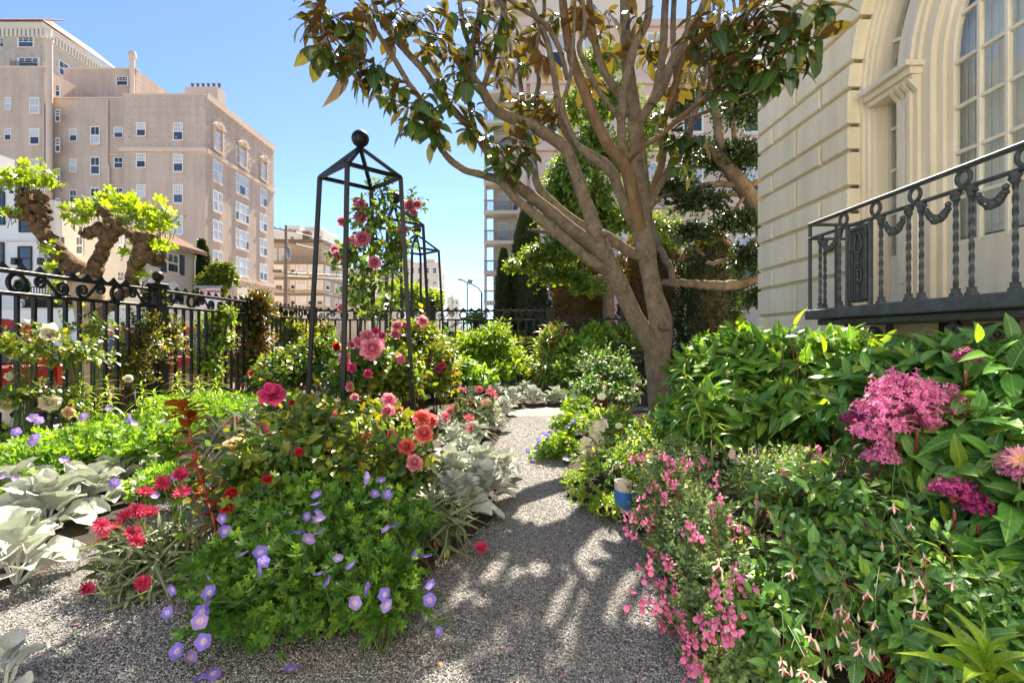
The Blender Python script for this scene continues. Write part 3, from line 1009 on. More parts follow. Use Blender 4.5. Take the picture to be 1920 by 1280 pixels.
# ------------------------------------------------------------------ the street's buildings
def brick_paint(name, c, rough=0.85, row=0.24):
    """painted brickwork: faint courses under one coat of paint"""
    m, nt, b, _ = new_mat(name)
    co = _coord(nt)
    bt = nt.nodes.new('ShaderNodeTexBrick')
    mp = nt.nodes.new('ShaderNodeMapping'); mp.inputs['Rotation'].default_value = (R(90), 0, 0); nt.links.new(co, mp.inputs['Vector'])
    nt.links.new(mp.outputs[0], bt.inputs['Vector'])
    bt.inputs['Scale'].default_value = 1.0; bt.inputs['Brick Width'].default_value = 0.6; bt.inputs['Row Height'].default_value = row
    bt.inputs['Mortar Size'].default_value = 0.015; bt.inputs['Mortar Smooth'].default_value = 0.5
    for k, f in (('Color1', 1.0), ('Color2', 0.95), ('Mortar', 0.9)): bt.inputs[k].default_value = (*[x * f for x in c], 1)
    mp2 = nt.nodes.new('ShaderNodeMapping'); mp2.inputs['Scale'].default_value = (1, 1, 0.12); nt.links.new(co, mp2.inputs['Vector'])
    st = mix_col(nt, 0.6, ramp(nt, noise(nt, co, 0.35, 6), [(0.3, (0.84, 0.83, 0.82)), (0.7, (1, 1, 1))]), ramp(nt, noise(nt, mp2.outputs[0], 1.3, 7), [(0.35, (0.74, 0.73, 0.72)), (0.62, (1, 1, 1))]), 'MULTIPLY')
    nt.links.new(mix_col(nt, 1.0, bt.outputs['Color'], st, 'MULTIPLY'), b.inputs['Base Color'])
    b.inputs['Roughness'].default_value = rough; b.inputs['Specular IOR Level'].default_value = 0.2
    return m


M['tan'] = brick_paint('tan painted brick', (0.575, 0.455, 0.37))
M['tan_plain'] = surf('tan facade paint', (0.61, 0.485, 0.395), (0.56, 0.44, 0.355), 0.4, 0.85)
M['tower'] = surf('pale tower stone', (0.50, 0.44, 0.36), (0.36, 0.31, 0.25), 1.4, 0.9, 0.6, 3, dist=0.2)
M['rooftile'] = surf('clay roof tile', (0.36, 0.21, 0.15), (0.24, 0.13, 0.095), 3.0, 0.85, vary=0.15)
M['white_frame'] = surf('white window paint', (0.72, 0.69, 0.62), (0.66, 0.63, 0.56), 3, 0.6)
M['black_frame'] = surf('black window paint', (0.02, 0.02, 0.022), None, 3, 0.5)
M['pane_dark'] = surf('dark reflecting pane', (0.035, 0.042, 0.055), (0.02, 0.024, 0.03), 1.0, 0.06, spec=0.9, vary=0.3)
M['pane_shade'] = surf('pane with drawn blind', (0.50, 0.51, 0.52), (0.42, 0.43, 0.45), 0.9, 0.12, spec=0.8, vary=0.14)
M['pane_blue'] = surf('pane reflecting blue', (0.06, 0.085, 0.14), (0.035, 0.05, 0.085), 0.8, 0.06, spec=0.9, vary=0.25)
M['white_wall'] = surf('white painted wall', (0.74, 0.73, 0.70), (0.68, 0.67, 0.64), 0.5, 0.8, 0.1, 30)
M['beige'] = surf('beige stucco', (0.55, 0.485, 0.40), (0.50, 0.44, 0.36), 0.6, 0.85, 0.1, 30)
M['shutter'] = surf('dark blue shutter paint', (0.03, 0.035, 0.045), None, 6, 0.6)
M['brown_cladding'] = surf('brown cladding', (0.40, 0.33, 0.25), (0.35, 0.285, 0.215), 0.5, 0.85)
M['brown_dark'] = surf('dark brown band', (0.17, 0.135, 0.105), None, 1, 0.8)
M['pale_block'] = surf('pale concrete block', (0.62, 0.58, 0.51), (0.57, 0.53, 0.46), 0.2, 0.9)
M['cream_block'] = surf('cream plaster', (0.64, 0.58, 0.47), (0.59, 0.53, 0.43), 0.3, 0.9)
M['pink_wall'] = surf('pink plaster', (0.62, 0.475, 0.39), (0.57, 0.43, 0.35), 0.5, 0.85, 0.1, 30)
M['grey_roof'] = surf('grey slate', (0.17, 0.175, 0.19), (0.12, 0.125, 0.135), 2, 0.8)
M['steel'] = surf('galvanised steel', (0.30, 0.31, 0.32), (0.22, 0.23, 0.24), 3, 0.45, metal=0.7)
M['wood_pole'] = surf('weathered pole wood', (0.24, 0.20, 0.155), (0.16, 0.13, 0.10), 4, 0.9)

# unit window, facing -Y, 1 wide x 1 high: frame with sill, two panes, bars
def unit_window(bars=0, rail=True, fw=0.09):
    fr = MB()
    for x0, x1, z0, z1 in ((-0.5, -0.5 + fw, 0, 1), (0.5 - fw, 0.5, 0, 1), (-0.5 + fw, 0.5 - fw, 1 - fw * 0.7, 1), (-0.5 + fw, 0.5 - fw, 0, fw * 0.7)):
        fr.box((x0, -0.035, z0), (x1, 0.1, z1))
    if rail: fr.box((-0.5 + fw, -0.025, 0.47), (0.5 - fw, 0.1, 0.53))
    for k in range(bars):
        x = -0.5 + (k + 1) / (bars + 1)
        fr.box((x - 0.018, -0.02, 0.5 if rail else 0.05), (x + 0.018, 0.1, 0.95))
    if bars > 1: fr.box((-0.45, -0.018, 0.72), (0.45, 0.09, 0.75))
    o = fr.build('window', M['white_frame'], None, origin=(0, 0, 0)); me = o.data; bpy.data.objects.remove(o)
    return me


def pane_mesh(z0, z1, mat, y=0.02):
    me = bpy.data.meshes.new('pane'); me.from_pydata([(-0.46, y, z0), (0.46, y, z0), (0.46, y, z1), (-0.46, y, z1)], [], [(0, 1, 2, 3)]); me.materials.append(mat)
    return me


UW = {k: unit_window(k) for k in (0, 1, 2, 3)}
UWN = unit_window(0, False)
UW_BLACK = unit_window(0, True); UW_BLACK.materials.clear(); UW_BLACK.materials.append(M['black_frame'])
PUP = {k: pane_mesh(0.5, 0.97, M[k]) for k in ('pane_dark', 'pane_shade', 'pane_blue')}
PLO = {k: pane_mesh(0.03, 0.5, M[k]) for k in ('pane_dark', 'pane_shade', 'pane_blue')}
_s = MB().box((-0.56, -0.14, -0.07), (0.56, 0.05, 0)); _o = _s.build('sill', M['tan_plain'], None, origin=(0, 0, 0)); SILL = _o.data; bpy.data.objects.remove(_o)
wr = np.random.default_rng(11)


def window(parent, c, w, h, face='-Y', style=0, up='pane_shade', lo='pane_dark', sill=True, frame=None, depth=0.5):
    """c: world point at the middle of the window's foot on the wall face"""
    off = np.zeros(3); p = parent
    while p is not None: off += np.array(p.location); p = p.parent
    rz = {'-Y': 0, '+X': R(90), '-X': R(-90)}[face]
    o = bpy.data.objects.new('window', frame or UW[style]); COL.objects.link(o); o.parent = parent
    o.location = [float(x) for x in (np.array(c) - off)]
    o.rotation_euler = (0, 0, rz)
    o.scale = (w, depth, h)
    for me in (PUP[up], PLO[lo]):
        q = bpy.data.objects.new('pane', me); COL.objects.link(q); q.parent = o
    if sill:
        q = bpy.data.objects.new('sill', SILL); COL.objects.link(q); q.parent = o
    return o


def win_px(parent, x0, y0, x1, y1, z, **k):
    a = at(x0, y1, z); b = at(x1, y0, z)
    return window(parent, ((a[0] + b[0]) / 2, z - 0.05, a[2]), b[0] - a[0], b[2] - a[2], '-Y', **k)


def win_side(parent, x, y0, y1, z0, z1, **k):
    return window(parent, (x + 0.05, (y0 + y1) / 2, z0), y1 - y0, z1 - z0, '+X', **k)


def rp(opts, p=None): return opts[wr.choice(len(opts), p=p)]


GZ = STREET - 0.3
# ---- the large tan apartment building
tanb = thing('apartment_building', 'large tan painted brick apartment building with many sash windows', 'building', (-30, 50, GZ))
MB().box((-37.9, 50, GZ), (-29.95, 64.4, 24.7)).build('wall', M['tan'], tanb)
MB().box((-46.6, 52, GZ), (-37.9, 60, 25.3)).build('wall', M['tan'], tanb)
MB().box((-60, 51, GZ), (-46.6, 60, 27.9)).build('wall', M['tan'], tanb)
MB().box((-50.8, 58, GZ), (-42.6, 63.2, 31.4)).build('wall', M['tan'], tanb)
# parapet copings, belt courses
for lo, hi in (((-38.0, 49.9, 24.7), (-29.85, 50.5, 24.85)), ((-46.7, 51.9, 25.3), (-38.0, 52.4, 25.42)), ((-60, 50.9, 27.9), (-46.5, 51.4, 28.05)), ((-50.9, 57.9, 31.4), (-42.5, 58.4, 31.55)),
               ((-38.2, 49.75, 19.15), (-29.75, 50.0, 19.5)), ((-38.1, 49.85, 19.5), (-29.82, 50.0, 19.62))):
    MB().box(lo, hi).build('coping', M['tan_plain'], tanb)
MB().box((-29.95, 50.02, 19.15), (-29.7, 64.5, 19.5)).build('belt_course', M['tan_plain'], tanb)
MB().box((-29.95, 50.02, 7.3), (-29.75, 64.5, 7.6)).build('belt_course', M['tan_plain'], tanb)
_m = MB()
for k in range(34):
    y_ = 50.2 + k * 0.42
    _m.prism([(y_, 24.7), (y_ + 0.4, 24.7), (y_ + 0.33, 25.05), (y_ + 0.2, 25.2), (y_ + 0.07, 25.05)], 0, -30.0, -29.8)
_m.box((-30.0, 50.1, 24.4), (-29.75, 64.4, 24.7))
_m.build('cornice', M['tan_plain'], tanb)
# small raised studs over the top storey
_m = MB()
for k in range(12):
    for r_ in range(7):
        x = -37.4 + k * 0.66; z = 19.9 + r_ * 0.72
        _m.add([(x - .12, 49.99, z), (x, 49.99, z - .12), (x + .12, 49.99, z), (x, 49.99, z + .12), (x, 49.86, z)], [(0, 1, 4), (1, 2, 4), (2, 3, 4), (3, 0, 4)])
for k in range(16):
    for r_ in range(7):
        y_ = 50.6 + k * 0.88; z = 19.9 + r_ * 0.72
        _m.add([(-29.94, y_ - .12, z), (-29.94, y_, z - .12), (-29.94, y_ + .12, z), (-29.94, y_, z + .12), (-29.8, y_, z)], [(0, 1, 4), (1, 2, 4), (2, 3, 4), (3, 0, 4)])
_m.build('wall_studs', M['tan_plain'], tanb, kind='stuff')
S3 = dict(style=1)
for (x0, x1, rows_) in ((256, 274, ((230, 256), (288, 315), (346, 370))), (325, 344, ((230, 264), (289, 323), (346, 382), (404, 440), (462, 498)))):
    for y0, y1 in rows_: win_px(tanb, x0, y0, x1, y1, 50, style=3, up='pane_shade', lo=rp(['pane_dark', 'pane_blue', 'pane_shade']))
for (x0, x1, rows_) in ((131, 145, ((241, 266), (298, 323), (356, 380), (412, 436))), (170, 188, ((237, 271), (294, 328), (352, 386), (410, 440))), (214, 232, ((238, 259), (295, 316), (352, 374)))):
    for y0, y1 in rows_: win_px(tanb, x0, y0, x1, y1, 52, style=1, up=rp(['pane_shade', 'pane_dark']), lo=rp(['pane_dark', 'pane_blue', 'pane_shade']))
for (x0, x1, rows_) in ((9, 22, ((183, 207), (241, 264))), (56, 75, ((183, 214), (241, 272), (298, 330)))):
    for y0, y1 in rows_: win_px(tanb, x0, y0, x1, y1, 51, style=1, up='pane_shade', lo=rp(['pane_shade', 'pane_dark']))
for x0, x1 in ((87, 93), (105, 113)):
    for y0, y1 in ((160, 182), (206, 229), (259, 286), (316, 342), (372, 400)): win_px(tanb, x0, y0, x1, y1, 51, style=2, up='pane_dark', lo='pane_dark', sill=False)
win_px(tanb, 218, 144, 241, 161, 58, style=3, up='pane_dark', lo='pane_dark')
# facade windows along the street
for (y0, y1, kind_) in ((51.2, 52.9, 1), (55.4, 58.2, 2), (60.7, 62.5, 1)):
    for z0, z1 in ((20.0, 21.9), (16.8, 19.0), (13.8, 15.9), (10.85, 12.95), (7.85, 9.9)):
        top = z0 > 19.5
        if kind_ == 2:
            w = (y1 - y0)
            for a, b in ((0, 0.24), (0.27, 0.73), (0.76, 1)):
                win_side(tanb, -29.95, y0 + a * w, y0 + b * w, z0, z1, style=0, up='pane_shade', lo=rp(['pane_shade', 'pane_dark', 'pane_shade']))
        elif top:
            win_side(tanb, -29.95, y0 + 0.3, y1 - 0.3, z0, z1, style=0, up='pane_shade', lo='pane_shade')
        else:
            for a, b in ((0, 0.48), (0.52, 1)):
                win_side(tanb, -29.95, y0 + a * (y1 - y0), y0 + b * (y1 - y0), z0, z1, style=1, up='pane_shade', lo=rp(['pane_dark', 'pane_shade']))
        if top:
            yc = (y0 + y1) / 2
            _m = MB()
            _m.prism([(yc - 0.95, z1 + 0.35), (yc + 0.95, z1 + 0.35), (yc + 1.0, z1 + 0.5), (yc + 0.5, z1 + 0.85), (yc, z1 + 1.0), (yc - 0.5, z1 + 0.85), (yc - 1.0, z1 + 0.5)], 0, -29.95, -29.55)
            for s in (-1, 1):
                _m.box((-29.95, yc + s * 0.75 - 0.12, z0 - 0.1), (-29.75, yc + s * 0.75 + 0.12, z1 + 0.35))
                _m.lathe([(0.05, -0.1), (0.14, 0), (0.05, 0.1)], (-29.5, yc + s * 0.3, z1 + 0.62), 8)
            _m.ball((-29.55, yc, z1 + 0.72), 0.2, 10)
            _m.box((-29.95, yc - 0.9, z0 - 0.25), (-29.6, yc + 0.9, z0 - 0.1))
            _m.build('window_pediment', M['tan_plain'], tanb)
# entrance
MB().box((-29.95, 55.2, GZ), (-29.6, 58.6, 6.6)).build('door_surround', M['cream_block'], tanb)
MB().box((-29.6, 55.9, GZ), (-29.55, 57.9, 5.6)).build('entrance_door', M['brown_dark'], tanb)
# pipes and chimneys
MB().lathe([(0.28, GZ), (0.28, 30.4), (0.34, 30.4), (0.34, 30.6)], (-46.0, 50.9, 0), 12).build('flue_pipe', M['tan_plain'], tanb, smooth=40)
MB().lathe([(0.26, 24), (0.26, 32.6), (0.4, 32.6), (0.42, 33.0), (0.3, 33.2)], (-42.8, 57.7, 0), 12).build('flue_pipe', M['tan_plain'], tanb, smooth=40)
MB().tube([(-41.0, 51.9, 25.2), (-41.0, 51.9, 18.8), (-40.8, 51.85, 18.4), (-40.8, 51.85, 10)], 0.09, 8).build('downpipe', M['tan_plain'], tanb)
for z in (19.6, 16.5): MB().tube([(-40.8, 51.85, z), (-38.1, 51.85, z)], 0.07, 8).build('downpipe', M['tan_plain'], tanb)
MB().box((-33.4, 52.2, 24.7), (-29.98, 53.6, 26.6)).build('chimney', M['tan_plain'], tanb)
for k in range(6): MB().lathe([(0.12, 26.6), (0.12, 27.1), (0.17, 27.1), (0.17, 27.25)], (-33.0 + 0.55 * k, 52.9, 0), 8).build('chimney_pot', M['brown_dark'], tanb)

# ---- ornate tower behind
tow = thing('tower_block', 'pale ornate tower with red tiled roof behind the tan building', 'building', (-72, 75, GZ))
MB().box((-100, 75, GZ), (-68.75, 88.8, 46.0)).build('wall', M['tower'], tow)
MB().box((-100, 74.9, 38.6), (-68.65, 88.9, 39.6)).build('band', M['pale_block'], tow)
MB().box((-100, 74.4, 46.0), (-68.2, 89.4, 46.9)).build('cornice', M['pale_block'], tow)
_m = MB()
for k in range(50): _m.prism([(-98 + k * 0.62, 44.9), (-98 + k * 0.62 + 0.36, 44.9), (-98 + k * 0.62 + 0.36, 46.0), (-98 + k * 0.62, 46.0)], 1, 74.6, 75.0)
for k in range(26): _m.prism([(75.2 + k * 0.54, 44.9), (75.2 + k * 0.54 + 0.32, 44.9), (75.2 + k * 0.54 + 0.32, 46.0), (75.2 + k * 0.54, 46.0)], 0, -68.75, -68.35)
_m.build('corbels', M['pale_block'], tow, kind='stuff')
_m = MB(); _m.add([(-100, 74.0, 46.9), (-67.8, 74.0, 46.9), (-67.8, 89.7, 46.9), (-70.2, 78, 49.2), (-100, 78, 49.2), (-70.2, 86, 49.2), (-100, 86, 49.2)], [(0, 1, 3, 4), (1, 2, 5, 3), (3, 5, 6, 4)])
rf = _m.build('roof', M['rooftile'], tow)
_m = MB()
for k in range(80): _m.tube([(-99.8 + k * 0.4, 73.98, 46.95), (-99.8 + k * 0.4 - 0.0, 77.9, 49.25)], 0.11, 5)
_m.build('tile_rolls', M['rooftile'], rf, origin=np.array(tow.location), kind='stuff')
for x0, y0, x1, y1, z in ((33, 69, 65, 89, 75), (33, 109, 75, 127, 75), (0, 72, 8, 89, 75)): win_px(tow, x0, y0, x1, y1, z, style=2, up='pane_blue', lo='pane_blue')
MB().box((-72.6, 73.9, 40.0), (-69.0, 75.0, 40.15)).build('balcony_slab', M['pale_block'], tow)
for k in range(19): MB().box((-72.5 + k * 0.19, 73.95, 40.15), (-72.44 + k * 0.19, 74.0, 41.0)).build('baluster', M['iron_grey'], tow)
for y0, y1, z0, z1 in ((77.6, 79.4, 41.0, 43.2), (82.6, 84.4, 41.0, 43.2), (77.6, 79.4, 36.0, 38.0)): win_side(tow, -68.75, y0, y1, z0, z1, style=1, up='pane_blue', lo='pane_blue')

# ---- white house on the far left
wh = thing('white_house', 'white painted house with black framed windows at the left edge', 'house', (-24, 24, GZ))
MB().box((-40, 24, GZ), (-22.2, 24.35, 8.6)).build('wall', M['white_wall'], wh)
MB().box((-22.2, 24.3, GZ), (-21.7, 24.7, 7.6)).build('wall', M['pale_block'], wh)
for z0, z1, yy in ((8.6, 8.9, 23.6), (8.9, 9.3, 23.3), (9.3, 9.5, 23.1)): MB().box((-40, yy, z0), (-23.6, 24.3, z1)).build('cornice', M['white_wall'], wh)
MB().box((-40, 23.93, 5.55), (-22.2, 24.0, 5.63)).build('band', M['pale_block'], wh)
for x0, y0, x1, y1 in ((35, 462, 61, 508), (37, 413, 62, 436), (-26, 455, 9, 505), (0, 360, 10, 422), (35, 360, 61, 400), (-30, 380, -4, 430)): win_px(wh, x0, y0, x1, y1, 24, frame=UW_BLACK, up='pane_dark', lo='pane_dark', sill=False)
for x in (27, 76, 95): MB().cbox(tuple(at(x, 490, 23.85)), (0.2, 0.2, 0.32), 0.02).build('wall_lamp', M['black_frame'], wh)
MB().box((-21.75, 24.55, 2.0), (-21.5, 24.6, 5.9)).build('drain_strip', M['grey_roof'], wh)
# white garden wall with a railing in front of it
gw = thing('garden_wall', 'long white garden wall across the street below the white house', 'wall', (-19, 21.5, GZ))
MB().box((-24, 21.5, GZ), (-14.2, 21.9, 2.25)).build('wall', M['white_wall'], gw)
MB().box((-24, 21.45, 2.25), (-14.1, 21.95, 2.33)).build('coping', M['pale_block'], gw)
gr = thing('stair_railing', 'thin black stair railing above the white garden wall', 'railing', (-19, 21.2, 2.3))
for k in range(22): MB().box((-20.6 + k * 0.12, 21.65, 2.33), (-20.58 + k * 0.12, 21.68, 3.2)).build('baluster', M['iron'], gr)
MB().box((-20.65, 21.63, 3.2), (-17.95, 21.7, 3.24)).build('handrail', M['iron'], gr)

# ---- beige house with shutters
bh = thing('beige_house', 'beige stucco house with tiled roof and dark shutters', 'house', (-22, 28.5, GZ))
MB().box((-25.6, 28.5, GZ), (-20.6, 33.2, 6.6)).build('wall', M['beige'], bh)
MB().box((-25.6, 28.55, 6.6), (-21.9, 33.0, 8.1)).build('wall', M['beige'], bh)
_m = MB(); _m.add([(-22.3, 28.0, 7.75), (-20.0, 28.0, 6.55), (-20.0, 33.6, 6.55), (-22.3, 33.6, 7.75), (-22.3, 28.0, 7.55), (-20.0, 28.0, 6.4), (-20.0, 33.6, 6.4), (-22.3, 33.6, 7.55)], [(0, 1, 2, 3), (4, 7, 6, 5), (0, 4, 5, 1), (1, 5, 6, 2), (2, 6, 7, 3)])
rf = _m.build('roof', M['rooftile'], bh)
tile_me = None
for k in range(26):
    y_ = 28.1 + k * 0.215
    _m = MB().tube([(-22.3, y_, 7.78), (-19.98, y_, 6.58)], 0.06, 6)
    _m.build('tile', M['rooftile'], rf, origin=np.array(bh.location))
MB().tube([(-20.45, 33.1, 6.4), (-20.5, 33.1, 5.9), (-20.52, 33.1, GZ)], 0.05, 8).build('downpipe', M['white_frame'], bh)
for x0, y0, x1, y1 in ((144, 443, 157, 478), (222, 441, 235, 479), (221, 510, 235, 527)): win_px(bh, x0, y0, x1, y1, 28.5, style=1, up='pane_shade' if x0 > 200 and y0 < 500 else 'pane_dark', lo='pane_dark' if y0 > 500 or x0 < 200 else 'pane_shade', sill=False)
for y0, y1 in ((30.5, 31.6),):
    win_side(bh, -20.6, y0, y1, 5.0, 6.15, style=1, up='pane_dark', lo='pane_dark')
    for s in (y0 - 0.5, y1 + 0.08): MB().box((-20.6, s, 4.95), (-20.52, s + 0.42, 6.2)).build('shutter', M['shutter'], bh)
for yc in (29.3, 31.1):
    win_side(bh, -20.6, yc - 0.5, yc + 0.5, 2.3, 3.9, style=1, up='pane_dark', lo='pane_dark')
    MB().prism([(yc + 0.55 * math.cos(a), 3.95 + 0.55 * math.sin(a)) for a in np.linspace(0, PI, 12)], 0, -20.6, -20.54).build('window_arch', M['white_frame'], bh)
    for s in (yc - 0.95, yc + 0.55): MB().box((-20.6, s, 2.3), (-20.52, s + 0.36, 3.9)).build('shutter', M['shutter'], bh)
MB().box((-20.6, 29.6, 2.0), (-19.9, 33.0, 2.12)).build('balcony_slab', M['white_frame'], bh)
for k in range(16): MB().box((-19.96, 29.65 + k * 0.22, 2.12), (-19.9, 29.73 + k * 0.22, 2.95)).build('baluster', M['white_frame'], bh)
MB().box((-19.98, 29.6, 2.95), (-19.88, 33.0, 3.05)).build('handrail', M['white_frame'], bh)
for s in (0, 1): MB().lathe([(0.16, 8.1), (0.16, 9.1), (0.27, 9.15), (0.3, 9.35), (0.05, 9.45)], (-23.3 + 0.5 * s, 29.2, 0), 12).build('chimney_pot', M['steel'], bh)
MB().box((-20.6, 29.9, GZ), (-20.5, 31.6, 1.6)).build('garage_door', M['brown_dark'], bh)

# ---- brown apartment house with window bays
ba = thing('apartment_house', 'brown apartment house with bands of white bay windows behind the obelisks', 'building', (-34, 80, GZ))
MB().box((-40, 80, GZ), (-29.3, 90, 12.9)).build('wall', M['brown_cladding'], ba)
MB().box((-40, 84, 12.9), (-31.2, 90, 16.6)).build('penthouse', M['brown_cladding'], ba)
MB().box((-40, 83.6, 16.6), (-30.9, 90, 17.1)).build('roof', M['brown_dark'], ba)
for z in (12.7, 10.3, 7.8, 5.4):
    MB().box((-40, 79.85, z - 0.12), (-29.15, 90, z + 0.12)).build('band', M['brown_dark'], ba)
for z0, z1 in ((11.0, 12.4), (8.55, 9.95), (6.1, 7.5), (3.7, 5.1)):
    for x0, x1 in ((512, 531), (545, 554), (555.5, 575), (577, 586), (594, 606)):
        a, b = (x0 - 960) * 80 / 960, (x1 - 960) * 80 / 960
        window(ba, ((a + b) / 2, 79.95, z0), b - a, z1 - z0, '-Y', style=1 if b - a > 1.2 else 0, up='pane_shade', lo=rp(['pane_shade', 'pane_shade', 'pane_dark']), sill=False)
    for y0, y1 in ((80.4, 82.2), (84.6, 85.9), (86.9, 88.6)):
        win_side(ba, -29.3, y0, y1, z0, z1, style=0, up=rp(['pane_shade', 'pane_dark']), lo=rp(['pane_dark', 'pane_shade']), sill=False)
for x0, x1 in ((512, 520), (523, 534), (537, 545)):
    a, b = (x0 - 960) * 84 / 960, (x1 - 960) * 84 / 960
    window(ba, ((a + b) / 2, 83.95, 13.6), b - a, 2.0, '-Y', style=0, up='pane_shade', lo='pane_shade', sill=False)
MB().box((-34.6, 84.5, 17.1), (-33.4, 85.5, 18.6)).build('roof_vent', M['brown_dark'], ba)
for k in range(24): MB().box((-36 + k * 0.28, 80.1, 12.9), (-35.95 + k * 0.28, 80.15, 13.9)).build('baluster', M['iron_grey'], ba)


def far_block(name, label, px0, px1, ytop, z, depth, mat, nx, floors, steps=(), side_px=None, frame=None):
    a, b = (px0 - 960) * z / 960, (px1 - 960) * z / 960
    top = EYE + (632 - ytop) * z / 960
    t = thing(name, label, 'building', ((a + b) / 2, z, GZ), 'distant pale buildings')
    MB().box((a, z, GZ), (b, z + depth, top)).build('wall', mat, t)
    for (q0, q1, yt) in steps:
        c, d = (q0 - 960) * z / 960, (q1 - 960) * z / 960
        MB().box((c, z + 0.5, top), (d, z + depth - 0.5, EYE + (632 - yt) * z / 960)).build('roof_block', mat, t)
    fh = 3.0
    for f in range(floors):
        z0 = top - 1.0 - (f + 1) * fh + 1.0
        for k in range(nx):
            x = a + (b - a) * (k + 0.5) / nx
            window(t, (x, z - 0.03, z0), min(1.3, (b - a) / nx * 0.55), 1.5, '-Y', style=0, up=rp(['pane_shade', 'pane_dark', 'pane_dark']), lo='pane_dark', sill=False)
        if b < 0:
            for k in range(max(1, int(depth / 5))):
                y_ = z + depth * (k + 0.5) / max(1, int(depth / 5))
                win_side(t, b, y_ - 0.8, y_ + 0.8, z0, z0 + 1.5, style=0, up='pane_shade', lo='pane_dark', sill=False)
    return t


far_block('apartment_block', 'pale apartment block rising behind the brown apartment house', 490, 606, 432, 130, 14, M['pale_block'], 9, 6, ((533, 560, 422), (570, 600, 424)))
far_block('apartment_block', 'narrow pale block just right of the larger pale block', 618, 640, 449, 150, 12, M['pale_block'], 3, 6)
far_block('apartment_block', 'cream building seen between the legs of the first obelisk', 640, 692, 505, 92, 6, M['cream_block'], 3, 3)
far_block('apartment_block', 'tall pale tower with stepped roof behind the middle obelisk', 752, 822, 492, 140, 14, M['pale_block'], 5, 6, ((758, 770, 484), (795, 815, 485)))
far_block('apartment_block', 'tiny pale block on the far skyline above the palm', 838, 860, 560, 300, 20, M['cream_block'], 3, 3, ((840, 850, 556),))
mh = thing('mansard_house', 'grey mansard roofed house with dormers beyond the roses', 'house', (-25, 100, GZ))
MB().box((-28.6, 100, GZ), (-21.2, 108, 9.5)).build('wall', M['pale_block'], mh)
_m = MB(); _m.add([(-28.9, 99.7, 9.5), (-21, 99.7, 9.5), (-21, 108, 9.5), (-28.9, 108, 9.5), (-28.0, 101.5, 14.2), (-22.2, 101.5, 14.2), (-22.2, 108, 14.2), (-28, 108, 14.2)], [(0, 1, 5, 4), (1, 2, 6, 5), (4, 5, 6, 7), (3, 0, 4, 7)])
_m.build('roof', M['grey_roof'], mh)
for x in (-26.7, -23.6):
    MB().box((x - 0.7, 99.9, 10.4), (x + 0.7, 102, 12.6)).build('dormer', M['pale_block'], mh)
    window(mh, (x, 99.85, 10.8), 0.9, 1.4, '-Y', style=0, up='pane_dark', lo='pane_dark', sill=False)

# ---- balcony tower and pink building on the right
hr = thing('balcony_tower', 'cream high-rise with stacked balconies left of the cypresses', 'building', (1, 52, GZ))
MB().box((-1.9, 52, GZ), (14, 66, 40)).build('wall', M['cream_block'], hr)
for k in range(13):
    z = 1.4 + 2.93 * k
    MB().box((-2.75, 49.8, z), (1.5, 52.0, z + 0.32)).build('balcony_slab', M['cream_block'], hr)
    for q in range(28): MB().box((-2.7 + q * 0.148, 49.85, z + 0.32), (-2.66 + q * 0.148, 49.9, z + 1.2)).build('baluster', M['iron_grey'], hr) if k < 8 else None
    MB().box((-2.75, 49.82, z + 1.2), (1.5, 49.95, z + 1.34)).build('handrail', M['brown_cladding'], hr)
    window(hr, (-0.9, 51.95, z + 0.35), 1.0, 2.2, '-Y', style=0, up='pane_shade', lo='pane_shade', sill=False)
    window(hr, (0.7, 51.95, z + 0.35), 1.4, 2.2, '-Y', style=0, up='pane_shade', lo='pane_dark', sill=False)
    MB().box((-2.75, 50.6, z + 0.32), (-2.55, 52, z + 2.93)).build('fin_wall', M['cream_block'], hr)
pk = thing('pink_building', 'tall pink plaster building behind the evergreen trees', 'building', (8, 30, GZ))
MB().box((2.0, 30, GZ), (34, 50, 9.0)).build('wall', M['pink_wall'], pk)
MB().box((0.55, 34, 9.0), (34, 50, 22.0)).build('wall', M['pink_wall'], pk)
for z in (9.0, 13.4, 17.8, 21.6): MB().box((0.35, 33.7, z), (34, 34.0, z + 0.45)).build('belt_course', M['pink_wall'], pk)
MB().box((1.8, 29.7, 8.6), (34, 30.0, 9.2)).build('cornice', M['pink_wall'], pk)
for x in (0.6, 1.2, 7.6, 14.0): MB().box((x, 33.75, 9.5), (x + 0.35, 34.0, 21.6)).build('pilaster', M['pink_wall'], pk)
for z in (1.2, 2.2, 3.2, 4.2): MB().box((1.95, 29.96, z), (3.1, 30.0, z + 0.06)).build('joint_strip', M['brown_cladding'], pk)
for z0 in (10.2, 14.6, 18.8):
    for x in (2.9, 5.4, 9.6, 12.0, 16, 18): window(pk, (x, 33.95, z0), 1.4, 2.5, '-Y', style=1, up='pane_shade', lo='pane_dark')
for x in (6.0, 8.6, 11.3, 13.8): window(pk, (x, 29.95, 4.4), 1.5, 2.7, '-Y', style=3, up='pane_shade', lo='pane_dark')
for x in (5.1, 10.1): window(pk, (x, 29.95, 0.3), 1.4, 1.9, '-Y', style=2, up='pane_shade', lo='pane_dark')

